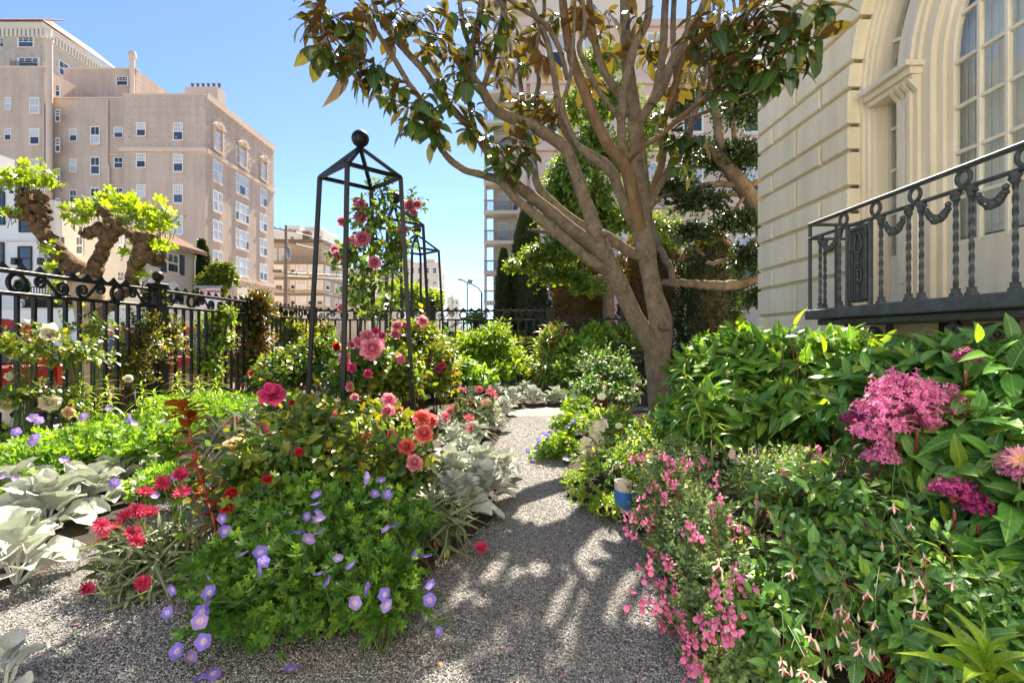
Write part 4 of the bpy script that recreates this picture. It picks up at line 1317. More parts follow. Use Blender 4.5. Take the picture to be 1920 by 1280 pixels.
# ------------------------------------------------------------------ street furniture
up_ = thing('utility_pole', 'weathered wooden utility pole with crossarms in front of brown apartments', 'pole', (-26.5, 60, GZ))
MB().tube([(-26.5, 60, GZ), (-26.5, 60, 14.2)], [0.22, 0.15], 10).build('pole', M['wood_pole'], up_)
for z, l in ((13.6, 1.3), (12.2, 1.3), (8.6, 1.5), (6.6, 1.1)):
    MB().bar((-26.5 - l, 59.8, z + 0.2), (-26.5 + l, 59.8, z - 0.2), 0.13).build('crossarm', M['wood_pole'], up_)
    for q in (-1, -0.5, 0.5, 1): MB().lathe([(0.05, 0), (0.07, 0.08), (0.03, 0.22)], (-26.5 + q * l * 0.9, 59.8, z - 0.2 * q + 0.07), 6).build('insulator', M['brown_dark'], up_)
MB().lathe([(0.25, 10.2), (0.3, 10.4), (0.3, 11.4), (0.2, 11.55)], (-26.1, 59.6, 0), 10).build('transformer', M['steel'], up_, smooth=40)
for k, (z, x1, z1) in enumerate(((13.7, -12, 19.5), (12.3, -10, 17.0), (8.7, 2, 19.5), (8.3, 2, 18.0))):
    t = np.linspace(0, 1, 14)
    w = MB().tube(np.stack([-26.5 + (x1 + 26.5) * t * 1.6, 60 + 90 * t, z + (z1 - z) * t - 2.0 * np.sin(t * PI) * 0.6], 1), 0.03, 4)
    tag(w.build('power_line', M['black_frame']), ['topmost thin power line leaving the utility pole', 'second thin power line from the utility pole top', 'upper of the two long power lines crossing the pale sky', 'lower of the two long power lines crossing the pale sky'][k], 'power line', 'overhead power lines')
for px, py, z, arm in ((876, 529, 60, 0), (848, 552, 75, -3.2), (903, 548, 40, -1.7)):
    top = at(px, py, z)
    sl_ = thing('street_lamp', {876: 'straight street lamp post with single lantern against pale sky', 848: 'curved arm street lamp left of the straight lamp post', 903: 'curved arm street lamp nearest the balcony tower'}[px], 'street lamp', (top[0], z, STREET), 'street lamps')
    MB().tube([(top[0], z, STREET), (top[0], z, top[2])], [0.11, 0.08], 8).build('pole', M['steel'], sl_)
    if arm:
        t = np.linspace(0, 1, 8)
        MB().tube(np.stack([top[0] + arm * t, np.full(8, z), top[2] + 1.0 * t ** 0.6], 1), 0.05, 6).build('arm', M['steel'], sl_)
        MB().ball((top[0] + arm, z, top[2] + 1.0), 0.16, 8, 0.5).build('lamp_head', M['steel'], sl_)
    else:
        MB().ball((top[0] + 0.35, z, top[2] + 0.1), 0.3, 10).build('lamp_head', M['steel'], sl_)

# signs on a post
M['sign_white'] = surf('white sign enamel', (0.78, 0.77, 0.74), None, 4, 0.4)
M['sign_red'] = surf('red sign paint', (0.55, 0.03, 0.03), None, 6, 0.4)
M['sign_green'] = surf('green sign paint', (0.02, 0.22, 0.15), None, 6, 0.4)


def letters(name, s, size, loc, mat, parent, align='CENTER'):
    cu = bpy.data.curves.new(name, 'FONT'); cu.body = s; cu.size = size; cu.align_x = align; cu.align_y = 'CENTER'; cu.extrude = 0.003
    cu.offset = 0.004 * size / 0.1
    o = bpy.data.objects.new(name, cu); COL.objects.link(o)
    dg = bpy.context.evaluated_depsgraph_get()
    me = bpy.data.meshes.new_from_object(o.evaluated_get(dg)); bpy.data.objects.remove(o)
    me.materials.append(mat)
    off = np.zeros(3); p = parent
    while p is not None: off += np.array(p.location); p = p.parent
    q = link(name, me, parent); q.location = [float(x) for x in np.array(loc) - off]; q.rotation_euler = (R(90), 0, 0)
    return q


SGZ = 11.5
sc = at(389, 566, SGZ)
sg = thing('parking_sign', 'white NO PARKING sign with red lettering on a post behind the fence', 'sign', (sc[0], SGZ, STREET))
MB().tube([(sc[0] + 0.24, SGZ + 0.03, STREET), (sc[0] + 0.24, SGZ + 0.03, 2.15)], 0.03, 8).build('post', M['steel'], sg)
MB().cbox((sc[0] + 0.06, SGZ, sc[2] + 0.03), (0.46, 0.012, 0.56), 0.003).build('plate', M['sign_white'], sg)
MB().cbox((sc[0] + 0.02, SGZ, sc[2] + 0.34), (0.62, 0.03, 0.045), 0.006).build('top_bracket', M['steel'], sg)
MB().cbox((sc[0] - 0.10, SGZ - 0.008, sc[2] + 0.24), (0.13, 0.006, 0.11), 0.001).build('red_patch', M['sign_red'], sg)
letters('lettering', 'NO', 0.10, (sc[0] - 0.10, SGZ - 0.013, sc[2] + 0.24), M['sign_white'], sg)
letters('lettering', 'PARKING', 0.085, (sc[0] + 0.13, SGZ - 0.009, sc[2] + 0.235), M['sign_red'], sg)
letters('lettering', 'STREET', 0.06, (sc[0] + 0.0, SGZ - 0.009, sc[2] - 0.17), M['sign_red'], sg)
letters('lettering', 'CLEANING', 0.045, (sc[0] + 0.17, SGZ - 0.009, sc[2] - 0.17), M['sign_red'], sg)
MB().cbox((sc[0] + 0.02, SGZ, sc[2] - 0.52), (0.34, 0.012, 0.42), 0.003).build('green_plate', M['sign_white'], sg)
MB().cbox((sc[0] + 0.02, SGZ - 0.008, sc[2] - 0.40), (0.30, 0.006, 0.12), 0.001).build('green_patch', M['sign_green'], sg)
MB().cbox((sc[0] + 0.02, SGZ - 0.008, sc[2] - 0.60), (0.30, 0.006, 0.03), 0.001).build('green_line', M['sign_green'], sg)
# orange post on the pavement
M['orange'] = surf('orange red post paint', (0.75, 0.09, 0.03), (0.6, 0.06, 0.02), 8, 0.5)
hp = at(446, 715, 12.6)
hy = thing('marker_post', 'orange red marker post with white cap on the pavement behind the fence', 'post', (hp[0], 12.6, STREET + 0.13))
MB().lathe([(0.11, STREET + 0.13), (0.11, STREET + 0.18), (0.07, STREET + 0.2), (0.068, 0.55)], (hp[0], 12.6, 0), 12).build('body', M['orange'], hy, smooth=40)
MB().lathe([(0.069, 0.55), (0.069, 0.63), (0.03, 0.68)], (hp[0], 12.6, 0), 12).build('cap', M['sign_white'], hy, smooth=40)

# ------------------------------------------------------------------ cars
M['car_red'] = surf('red car paint', (0.13, 0.008, 0.010), (0.11, 0.007, 0.009), 3, 0.18, spec=0.7)
M['car_maroon'] = surf('maroon car paint', (0.16, 0.018, 0.022), None, 3, 0.18, spec=0.7)
M['car_silver'] = surf('silver car paint', (0.45, 0.46, 0.47), None, 3, 0.2, metal=0.5)
M['car_white'] = surf('white car paint', (0.75, 0.75, 0.74), None, 3, 0.2)
M['car_glass'] = surf('tinted car glass', (0.02, 0.028, 0.05), None, 2, 0.05, spec=1.0)
M['tyre'] = surf('tyre rubber', (0.015, 0.015, 0.015), None, 8, 0.85)
M['tail'] = surf('red tail lamp', (0.35, 0.012, 0.01), None, 6, 0.15, spec=0.8)
M['head'] = surf('clear head lamp', (0.7, 0.7, 0.68), None, 6, 0.1, spec=0.8)


def car(name, label, x, y0, paint, length=4.7, width=1.85, height=1.72, kind='suv', cat='car', flip=False, group=None):
    """parked along Y; front towards -Y unless flip"""
    t = thing(name, label, cat, (x, y0 + length / 2, STREET), group)
    if flip: t.rotation_euler = (0, 0, PI)
    L, W, H = length / 2, width / 2, height
    O0 = (0, 0, 0)
    # lower body: lofted cross-sections along y
    secs = [(-L, 0.42, 0.72, 0.80), (-L + 0.12, 0.28, 0.92, 0.93), (-L + 0.9, 0.25, 1.02, 1.0), (-0.3, 0.25, 1.06, 1.0), (L - 0.7, 0.25, 1.06, 1.0), (L - 0.1, 0.30, 1.05, 0.95), (L, 0.45, 0.9, 0.86)]
    if kind == 'sedan': secs = [(a, b, c * 0.85, d) for a, b, c, d in secs]
    v, f = [], []
    for (yy, zb, zt, wf) in secs:
        w = W * wf
        v += [(-w * 0.93, yy, zb), (-w, yy, (zb + zt) / 2), (-w * 0.97, yy, zt - 0.05), (-w * 0.88, yy, zt), (w * 0.88, yy, zt), (w * 0.97, yy, zt - 0.05), (w, yy, (zb + zt) / 2), (w * 0.93, yy, zb)]
    for i in range(len(secs) - 1):
        for k in range(8): f.append((i * 8 + k, i * 8 + (k + 1) % 8, i * 8 + 8 + (k + 1) % 8, i * 8 + 8 + k))
    f += [list(range(8)), [(len(secs) - 1) * 8 + k for k in range(8)]]
    body = MB().add(v, f).build('body', paint, t, origin=O0, smooth=30)
    zt = 1.03 if kind != 'sedan' else 0.87
    if kind == 'suv': cab = [(-1.15, zt, 0.92), (-0.55, H - 0.12, 0.80), (-0.2, H, 0.78), (L - 0.75, H, 0.78), (L - 0.35, H - 0.1, 0.78), (L - 0.12, zt, 0.90)]
    elif kind == 'pickup': cab = [(-1.1, zt, 0.92), (-0.55, H - 0.1, 0.80), (-0.25, H, 0.78), (0.45, H, 0.78), (0.6, H - 0.1, 0.8), (0.72, zt, 0.9)]
    else: cab = [(-0.9, zt, 0.9), (-0.2, H - 0.08, 0.78), (0.1, H, 0.76), (0.9, H, 0.76), (1.2, H - 0.08, 0.78), (1.8, zt, 0.9)]
    v = []
    for yy, zz, wf in cab: v += [(-W * wf, yy, zz), (W * wf, yy, zz)]
    n = len(cab)
    f = [(2 * i, 2 * i + 1, 2 * i + 3, 2 * i + 2) for i in range(n - 1)] + [[2 * i for i in range(n)], [2 * i + 1 for i in range(n)], [0, 1, 2 * n - 1, 2 * n - 2]]
    MB().add(v, f).build('cabin', paint, t, origin=O0, smooth=30)
    # side windows, slightly proud; windscreen and rear window
    ya, yb = cab[0][0] + 0.35, cab[-1][0] - 0.28
    m = 3 if kind == 'suv' else 2
    for s in (-1, 1):
        for k in range(m):
            p0 = ya + (yb - ya) * k / m + 0.05; p1 = ya + (yb - ya) * (k + 1) / m - 0.05
            top_in = 0.25 if k == 0 else 0.04; top_out = 0.18 if k == m - 1 else 0.04
            z0, z1 = zt + 0.05, H - 0.14
            w0, w1 = W * 0.895 + 0.012, W * 0.80 + 0.012
            MB().add([(s * w0, p0, z0), (s * w0, p1, z0), (s * w1, p1 - top_out, z1), (s * w1, p0 + top_in, z1)], [(0, 1, 2, 3)]).build('side_window', M['car_glass'], t, origin=O0)
    for (i, j, nm) in ((0, 1, 'windscreen'), (n - 1, n - 2, 'rear_window')):
        a, b = cab[i], cab[j]; d = -0.012 if i == 0 else 0.012
        MB().add([(-W * a[2] * 0.93, a[0] + d, a[1] + 0.06), (W * a[2] * 0.93, a[0] + d, a[1] + 0.06), (W * b[2] * 0.93, b[0] + d, b[1] - 0.02), (-W * b[2] * 0.93, b[0] + d, b[1] - 0.02)], [(0, 1, 2, 3)]).build(nm, M['car_glass'], t, origin=O0)
    for s in (-1, 1):
        for yy in (-L + 0.85, L - 0.9):
            wl = MB().lathe([(0.22, -0.11), (0.33, -0.1), (0.35, -0.05), (0.35, 0.05), (0.33, 0.1), (0.22, 0.11)], (s * (W - 0.09), yy, 0.35), 20, axis=0).build('tyre', M['tyre'], t, origin=O0, smooth=40)
            MB().lathe([(0.06, -0.1), (0.2, -0.105), (0.215, 0), (0.2, 0.105), (0.06, 0.1)], (s * (W - 0.08), yy, 0.35), 14, axis=0).build('rim', M['steel'], wl, origin=O0)
        MB().cbox((s * W * 0.86, L - 0.03, 0.84), (0.22, 0.16, 0.36), 0.03).build('tail_light', M['tail'], t, origin=O0)
        MB().cbox((s * W * 0.68, -L + 0.06, 0.68), (0.36, 0.16, 0.15), 0.03).build('headlight', M['head'], t, origin=O0)
        MB().cbox((s * (W + 0.06), -0.75, zt + 0.08), (0.16, 0.12, 0.15), 0.03).build('mirror', paint, t, origin=O0)
    MB().cbox((0, L + 0.02, 0.5), (W * 1.8, 0.14, 0.2), 0.04).build('bumper', M['steel'], t, origin=O0)
    MB().cbox((0, -L - 0.0, 0.45), (W * 1.75, 0.14, 0.2), 0.04).build('bumper', M['black_frame'], t, origin=O0)
    return t


car('parked_car', 'red sport utility car parked behind the street fence beside white roses', -8.15, 3.5, M['car_red'], 4.8, group='cars in the street')
car('parked_car', 'dark maroon car parked beyond the plane tree trunk', -8.15, 9.1, M['car_maroon'], 4.7, 1.85, 1.68, group='cars in the street')
car('pickup_truck', 'bright red pickup truck parked across the street', -15.4, 22.0, M['car_red'], 5.2, 1.9, 1.85, 'pickup', 'truck', True, group='cars in the street')
car('parked_car', 'silver car parked far along the street', -15.4, 36, M['car_silver'], 4.5, 1.8, 1.5, 'sedan', group='cars in the street')
car('parked_car', 'white car standing beyond the low hedge by the palm', -3.6, 27.6, M['car_white'], 4.4, 1.8, 1.5, 'sedan', group='cars in the street')
# ------------------------------------------------------------------ plant kit
UP = np.array((0, 0, 1.0))


def leaf_tmpl(n=4, width=0.4, fold=0.18, curl=0.2, shape='oval', wave=0.0):
    """leaf of length 1 along +Y, blade folded along the midrib; returns verts, faces"""
    t = np.linspace(0, 1, n + 1)
    if shape == 'oval': w = np.sin(PI * t ** 0.85) ** 0.8
    elif shape == 'lance': w = np.sin(PI * t ** 0.65) ** 1.0
    elif shape == 'obovate': w = np.sin(PI * t ** 1.25) ** 0.85
    elif shape == 'heart': w = np.where(t < 0.15, 0.75 + t * 1.7, np.cos((t - 0.15) / 0.85 * PI / 2) ** 0.65)
    else: w = np.sin(PI * t)
    w = np.maximum(w, 0.03) * width / 2
    w[0] = 0.02 if shape != 'heart' else w[0]; w[-1] = 0.004
    z = curl * (t - t * t * 2.0)
    v, f = [], []
    for i in range(n + 1):
        k = wave * (1 if i % 2 else -1)
        v += [(-w[i], t[i], z[i] + fold * w[i] * 2 + k), (0, t[i], z[i]), (w[i], t[i], z[i] + fold * w[i] * 2 - k * 0.6)]
    for i in range(n):
        a = 3 * i
        f += [(a, a + 1, a + 4, a + 3), (a + 1, a + 2, a + 5, a + 4)]
    return np.array(v), np.array(f)


def rhomb_tmpl(width=0.5, fold=0.15):
    v = np.array([(0, 0, 0), (-width / 2, 0.45, fold * width), (0, 1, -0.06), (width / 2, 0.45, fold * width), (0, 0.45, 0)])
    return v, np.array([(0, 4, 2, 1), (0, 3, 2, 4)])


def palm_tmpl(lobes=5):
    """cut leaf like a crane's-bill: lobes fanned from one point"""
    v, f = [(0, 0, 0)], []
    for k in range(lobes):
        a = R(-105 + 210 * k / (lobes - 1))
        d = np.array((math.sin(a), math.cos(a))); p = np.array((d[1], -d[0]))
        L = 0.56 if k not in (0, lobes - 1) else 0.44
        c = np.array((0, 0.42))
        b = len(v)
        z = 0.05 * (k % 2)
        for (r_, s) in ((0.05, -0.05), (0.55, -0.135), (0.70, -0.05), (0.86, -0.11), (1.0, 0.0), (0.86, 0.11), (0.70, 0.05), (0.55, 0.135), (0.05, 0.05)):
            q = c + d * L * r_ + p * s * 1.1
            v.append((q[0], q[1], z + 0.10 * r_ * r_ - 0.04 * abs(s) * 5))
        f.append(tuple(range(b, b + 9)))
    v += [(-0.012, 0, 0), (0.012, 0, 0), (0.012, 0.42, 0), (-0.012, 0.42, 0)]
    b = len(v) - 4
    f.append((b, b + 1, b + 2, b + 3))
    return np.array(v, float), [np.array([x]) for x in f]


def frames(ldir, lnorm):
    y = unit(ldir)
    x = unit(np.cross(y, lnorm))
    z = np.cross(x, y)
    return np.stack([x, y, z], -1)      # columns


def shoots_ellipsoid(g, c, r_, n, inner=0.55, up=0.25, jit=0.12, zmin=-0.25, front=0.0):
    d = unit(g.normal(0, 1, (n * 3, 3)))
    d = d[d[:, 2] > zmin]
    if front:       # more on the side towards the camera
        d = d[g.random(len(d)) < np.clip(1 - front * np.maximum(d[:, 1], 0), 0.05, 1)]
    d = d[:n]
    c = np.asarray(c, float); r_ = np.asarray(r_, float)
    base = c + d * r_ * (inner + g.normal(0, 0.06, (len(d), 1)))
    tip = c + d * r_ * (1 + g.normal(0, jit, (len(d), 1)))
    v = tip - base
    L = np.linalg.norm(v, axis=1)
    dr = unit(unit(v) + UP * up + g.normal(0, 0.12, v.shape))
    return base, dr, L


def leaves_on(g, base, dr, L, m, size, a0=80, a1=28, droop=0.15, leafdroop=0.15, t0=0.15, upn=0.6, taper=0.35, pairs=False, sjit=0.27):
    """m leaves along each shoot; returns positions, rotations, sizes"""
    n = len(base)
    t = np.linspace(t0, 1, m)[None, :, None]
    u = unit(np.cross(dr, UP + g.normal(0, 0.2, dr.shape))); w = np.cross(dr, u)
    if pairs:
        k = np.arange(m); ph = (k // 2) * (PI / 2) + (k % 2) * PI
        t = np.linspace(t0, 1, (m + 1) // 2)[k // 2][None, :, None]
    else:
        ph = np.arange(m) * R(137.5)
    ph = ph[None] + g.uniform(0, 2 * PI, (n, 1)) + g.normal(0, 0.25, (n, m))
    rad = np.cos(ph)[..., None] * u[:, None] + np.sin(ph)[..., None] * w[:, None]
    a = R(a0) + (R(a1) - R(a0)) * t + g.normal(0, 0.14, (n, m, 1))
    pos = base[:, None] + dr[:, None] * (L[:, None, None] * t) - UP * droop * (L[:, None, None] * t * t)
    ld = dr[:, None] * np.cos(a) + rad * np.sin(a) - UP * leafdroop
    ln = dr[:, None] * np.sin(a) - rad * np.cos(a) + rad * leafdroop * 1.6 + UP * upn + g.normal(0, 0.18, (n, m, 3))
    sz = size * (1 - taper * (t[..., 0] - 0.5)) * (1 + g.normal(0, sjit, (n, m)))
    return pos.reshape(-1, 3), frames(ld.reshape(-1, 3), ln.reshape(-1, 3)), np.maximum(sz.reshape(-1), size * 0.35)


def cat(*sets):
    return tuple(np.concatenate([s[i] for s in sets]) for i in range(3))


def scatter_mesh(name, tmpl, pos, rot, size, mat, smooth=False):
    V, F_ = tmpl
    n = len(pos)
    P_ = pos[:, None] + np.einsum('nij,kj->nki', rot, V) * size[:, None, None]
    off = (np.arange(n) * len(V))
    if isinstance(F_, np.ndarray):
        faces = [(F_[None] + off[:, None, None]).reshape(-1, F_.shape[1])]
    else:
        faces = [(f[None] + off[:, None, None]).reshape(-1, f.shape[1]) for f in F_]
    B_ = np.concatenate([V[:, :2], np.ones((len(V), 1))], 1)
    return np_mesh(name, P_.reshape(-1, 3), faces, mat, smooth, np.tile(B_, (n, 1)))


def pick_front(pos, size, n):
    """indices of up to n leaves that show largest: nearest one per picture cell, inside the frame"""
    z = pos[:, 1]
    px = 960 + pos[:, 0] * FOC / np.maximum(z, 0.05); py = HOR - (pos[:, 2] - EYE) * FOC / np.maximum(z, 0.05)
    ok = (z > 0.3) & (px > -5) & (px < 1925) & (py > -5) & (py < 1285)
    idx = np.where(ok)[0]
    if len(idx) == 0: return idx
    idx = idx[np.argsort(z[idx])]
    cell = max(6.0, float(np.median(size[idx] * FOC / z[idx])) * 0.55)
    seen, out, rest = set(), [], []
    for i in idx:
        k = (int(px[i] / cell), int(py[i] / cell))
        if k in seen: rest.append(i); continue
        seen.add(k); out.append(i)
    out = (out + rest)[:n]
    return np.array(out, int)


_leafcache = {}


def foliage(root, tmpls, mat, leaves, n_obj=0, name='leaf', stuff='foliage', smooth=False):
    """leaves under root: the n_obj that show largest as objects of their own, the rest as one stuff part"""
    pos, rot, size = leaves
    base = np.array(root.location)
    if not isinstance(tmpls, list): tmpls = [tmpls]
    take = pick_front(pos, size, n_obj) if n_obj else np.zeros(0, int)
    ms = []
    for i, t in enumerate(tmpls):
        key = (id(t[0]), mat.name)
        if key not in _leafcache: _leafcache[key] = np_mesh(name, t[0], t[1], mat, smooth, np.concatenate([t[0][:, :2], np.ones((len(t[0]), 1))], 1))
        ms.append(_leafcache[key])
    for j, i in enumerate(take):
        inst(name, ms[j % len(ms)], root, mat4(pos[i] - base, rot[i], float(size[i])))
    mask = np.ones(len(pos), bool); mask[take] = False
    if mask.any():
        me = scatter_mesh(stuff, tmpls[0], pos[mask] - base, rot[mask], size[mask], mat, smooth)
        o = link(stuff, me, root); o['kind'] = 'stuff'
    return take


def stems(root, paths, mat, r0=0.006, r1=0.002, sides=5, name='stems'):
    m = MB()
    for p in paths:
        p = np.asarray(p); m.tube(p, np.linspace(r0, r1, len(p)), sides, cap=False)
    return m.build(name, mat, root, smooth=True, fix=False)


def shoot_paths(base, dr, L, root, g, k=4, droop=0.15, every=1):
    """stems from the root point to each shoot's tip"""
    out = []
    for i in range(0, len(base), every):
        tip = base[i] + dr[i] * L[i] - UP * droop * L[i]
        mid = base[i]
        s = np.array(root) + np.append(g.normal(0, 0.04, 2), 0)
        out.append(spline([s, (s + mid) / 2 + g.normal(0, 0.03, 3) + UP * 0.03, mid, tip], 3))
    return out


# ---- flower meshes
def petal_grid(L, W, cup, n=4, m=4, tipcurl=0.0, notch=0.0, base_w=0.25):
    """petal along +Y from the origin"""
    t = np.linspace(0, 1, n + 1); s = np.linspace(-1, 1, m + 1)
    T, S = np.meshgrid(t, s, indexing='ij')
    w = (base_w + (1 - base_w) * np.sin(T * PI / 2) ** 0.9) * np.sqrt(np.maximum(1 - (np.maximum(T - 0.55, 0) / 0.45) ** 2.4, 0.02)) * W / 2
    X = S * w
    Y = T * L - notch * L * (1 - np.abs(S)) * (T > 0.95)
    Z = cup * L * (S * S * 0.45 * np.sin(T * PI / 2) + T * T * 0.55) - tipcurl * L * np.maximum(T - 0.6, 0) ** 2 * 4
    v = np.stack([X.ravel(), Y.ravel(), Z.ravel()], 1)
    i = (np.arange(n)[:, None] * (m + 1) + np.arange(m)[None]).ravel()
    return v, np.stack([i, i + 1, i + m + 2, i + m + 1], 1)


def rotz(v, a):
    c, s = math.cos(a), math.sin(a)
    return v @ np.array([[c, s, 0], [-s, c, 0], [0, 0, 1]])


def rotx(v, a):
    c, s = math.cos(a), math.sin(a)
    return v @ np.array([[1, 0, 0], [0, c, s], [0, -s, c]])


def merge(parts):
    V, F_, n = [], [], 0
    for v, f in parts:
        V.append(v); F_.append(f + n); n += len(v)
    return np.concatenate(V), np.concatenate(F_)


def rose_mesh(g, full=1.0):
    """double rose of radius about 0.5 opening along +Z"""
    parts = []
    for layer, (cnt, L, W, tilt, cup, curl, r0) in enumerate(((6, 0.50, 0.52, 8, 0.22, 0.35, 0.03), (6, 0.47, 0.48, 28, 0.30, 0.22, 0.03), (6, 0.42, 0.42, 46, 0.36, 0.12, 0.03), (5, 0.36, 0.36, 62, 0.40, 0.05, 0.03), (5, 0.31, 0.28, 75, 0.42, 0.0, 0.025), (4, 0.27, 0.22, 84, 0.4, 0.0, 0.015))):
        for k in range(cnt):
            v, f = petal_grid(L * g.uniform(0.9, 1.1), W * g.uniform(0.9, 1.1), cup, 4, 4, curl)
            v = v + g.normal(0, 0.008, v.shape)
            v = rotx(v, R(tilt + g.normal(0, 6))) + np.array((0, r0, 0.03 * layer))
            parts.append((rotz(v, 2 * PI * k / cnt + layer * 0.6 + g.normal(0, 0.12)), f))
    v, f = merge(parts)
    return v, f


def disc_flower(g, cnt, L, W, cup, notch=0.08, tilt=14):
    parts = []
    for k in range(cnt):
        v, f = petal_grid(L, W * g.uniform(0.95, 1.05), cup, 3, 4, 0.05, notch)
        v = rotx(v, R(tilt + g.normal(0, 4)))
        parts.append((rotz(v + np.array((0, 0.03, 0)), 2 * PI * k / cnt + g.normal(0, 0.04)), f))
    return merge(parts)


def daisy_mesh(g, droop=0):
    parts = []
    for layer, (cnt, L, tilt) in enumerate(((15, 0.5, 12 - droop), (13, 0.46, 26 - droop), (9, 0.34, 42))):
        for k in range(cnt):
            v, f = petal_grid(L * g.uniform(0.88, 1.08), 0.105, 0.1, 3, 2, 0.1, 0, 0.5)
            v = rotx(v, R(tilt + g.normal(0, 8)))
            parts.append((rotz(v + np.array((0, 0.05, 0.01 * layer)), 2 * PI * k / cnt + layer * 0.2 + g.normal(0, 0.07)), f))
    return merge(parts)


def quad_ball(c, r_, n=8, sz=1.0):
    m = MB(); m.ball(c, r_, n, sz)
    f = np.array([x for x in m.f if len(x) == 4]); return np.concatenate(m.v), f


def lipped_mesh(g):
    """salvia flower: short tube, small hood, broad two-lobed lower lip; faces +Y"""
    parts = []
    m = MB(); m.tube([(0, 0, 0), (0, 0.25, 0.04), (0, 0.5, 0.0)], [0.05, 0.11, 0.13], 6, cap=False)
    parts.append((np.concatenate(m.v), np.array(m.f)))
    for s in (-1, 1):
        v, f = petal_grid(0.62, 0.62, 0.15, 3, 3, 0.3)
        v = rotz(v, s * 0.45); v = rotx(v, R(-52)) + np.array((s * 0.12, 0.42, -0.02)); parts.append((v, f))
    v, f = petal_grid(0.4, 0.32, 0.5, 3, 3, -0.1)
    parts.append((rotx(v, R(35)) + np.array((0, 0.4, 0.1)), f))
    return merge(parts)


def bell_mesh(g, closed=False):
    """hanging fuchsia: tube along -Z from the origin, sepals, skirt, stamens; length about 1"""
    parts = []
    m = MB()
    if closed:
        m.tube([(0, 0, 0), (0, 0, -0.25), (0, 0, -0.55), (0, 0, -0.8), (0, 0, -1.0)], [0.035, 0.06, 0.13, 0.11, 0.01], 7, cap=False)
        return np.concatenate(m.v), np.array(m.f)
    m.tube([(0, 0, 0), (0, 0, -0.15), (0, 0, -0.4)], [0.035, 0.06, 0.09], 7, cap=False)
    parts.append((np.concatenate(m.v), np.array(m.f)))
    for k in range(4):
        v, f = petal_grid(0.55, 0.2, 0.12, 3, 2, 0.4, 0, 0.5)
        v = rotx(v, R(-35)) + np.array((0, 0.06, -0.4)); parts.append((rotz(v, k * PI / 2), f))
    return merge(parts)


def skirt_mesh(g):
    parts = []
    for k in range(4):
        v, f = petal_grid(0.32, 0.3, 0.25, 2, 2)
        v = rotx(v, R(-72)) + np.array((0, 0.05, -0.4)); parts.append((rotz(v, k * PI / 2 + PI / 4), f))
    m = MB()
    for k in range(4): m.tube([(0, 0, -0.4), (0.03 * math.cos(k * 1.6), 0.03 * math.sin(k * 1.6), -1.0)], 0.008, 3, cap=False)
    parts.append((np.concatenate(m.v), np.array(m.f)))
    return merge(parts)


gf = np.random.default_rng(5)
TM = {
    'big': [leaf_tmpl(5, 0.40, 0.16, c, 'oval', 0.006) for c in (0.12, 0.3, 0.5)],
    'magnolia': [leaf_tmpl(5, 0.42, 0.14, c, 'obovate', 0.008) for c in (0.1, 0.35, 0.6)],
    'lance': [leaf_tmpl(4, 0.20, 0.15, c, 'lance') for c in (0.25, 0.55)],
    'mid': [leaf_tmpl(3, 0.48, 0.15, c, 'oval') for c in (0.15, 0.4)],
    'rose': [leaf_tmpl(3, 0.62, 0.12, c, 'oval') for c in (0.1, 0.3)],
    'small': rhomb_tmpl(0.62, 0.12),
    'narrow': rhomb_tmpl(0.26, 0.1),
    'palm': palm_tmpl(5),
    'strap': [leaf_tmpl(5, 0.19, 0.2, c, 'lance') for c in (0.5, 0.9)],
    'plane': palm_tmpl(5),
    'lilybroad': [leaf_tmpl(6, 0.27, 0.22, c, 'lance') for c in (0.25, 0.45)],
}


# ---- plant materials
LM = {}
LM['magnolia'] = leaf_mat('magnolia leaf', [(0.018, 0.048, 0.018), (0.028, 0.072, 0.022), (0.042, 0.105, 0.024), (0.07, 0.125, 0.022)], under=(0.17, 0.085, 0.033), trans=0.15, tcol=(0.30, 0.25, 0.02), rough=0.22, spec=0.6)
LM['shrub'] = leaf_mat('shrub leaf', [(0.042, 0.105, 0.022), (0.063, 0.168, 0.028), (0.084, 0.21, 0.031), (0.126, 0.266, 0.035)], under=(0.10, 0.17, 0.05), trans=0.34, rough=0.4)
LM['broad'] = leaf_mat('broad shrub leaf', [(0.031, 0.091, 0.028), (0.049, 0.14, 0.035), (0.07, 0.196, 0.039), (0.105, 0.252, 0.042)], under=(0.09, 0.16, 0.055), trans=0.30, rough=0.36)
LM['fuchsia'] = leaf_mat('fuchsia leaf', [(0.035, 0.091, 0.031), (0.049, 0.126, 0.042), (0.07, 0.182, 0.042), (0.098, 0.224, 0.049)], under=(0.10, 0.15, 0.07), trans=0.28, rough=0.45)
LM['salvia'] = leaf_mat('salvia leaf', [(0.056, 0.105, 0.049), (0.084, 0.154, 0.063), (0.126, 0.21, 0.07), (0.196, 0.28, 0.098)], trans=0.28, rough=0.5)
LM['lime'] = leaf_mat('lime leaf', [(0.075, 0.15, 0.018), (0.11, 0.21, 0.02), (0.15, 0.26, 0.025), (0.20, 0.30, 0.03)], trans=0.40, rough=0.5)
LM['lime2'] = leaf_mat('bright cranesbill leaf', [(0.06, 0.15, 0.02), (0.09, 0.20, 0.025), (0.12, 0.25, 0.03), (0.16, 0.29, 0.035)], trans=0.42, rough=0.5)
LM['cranesbill'] = leaf_mat('cranesbill leaf', [(0.022, 0.07, 0.012), (0.035, 0.105, 0.016), (0.055, 0.14, 0.02), (0.08, 0.18, 0.024)], trans=0.36, rough=0.5)
LM['rose'] = leaf_mat('rose leaf', [(0.018, 0.045, 0.014), (0.03, 0.08, 0.018), (0.05, 0.12, 0.02), (0.09, 0.17, 0.022), (0.13, 0.16, 0.02)], under=(0.10, 0.15, 0.06), trans=0.36, rough=0.32, spec=0.5)
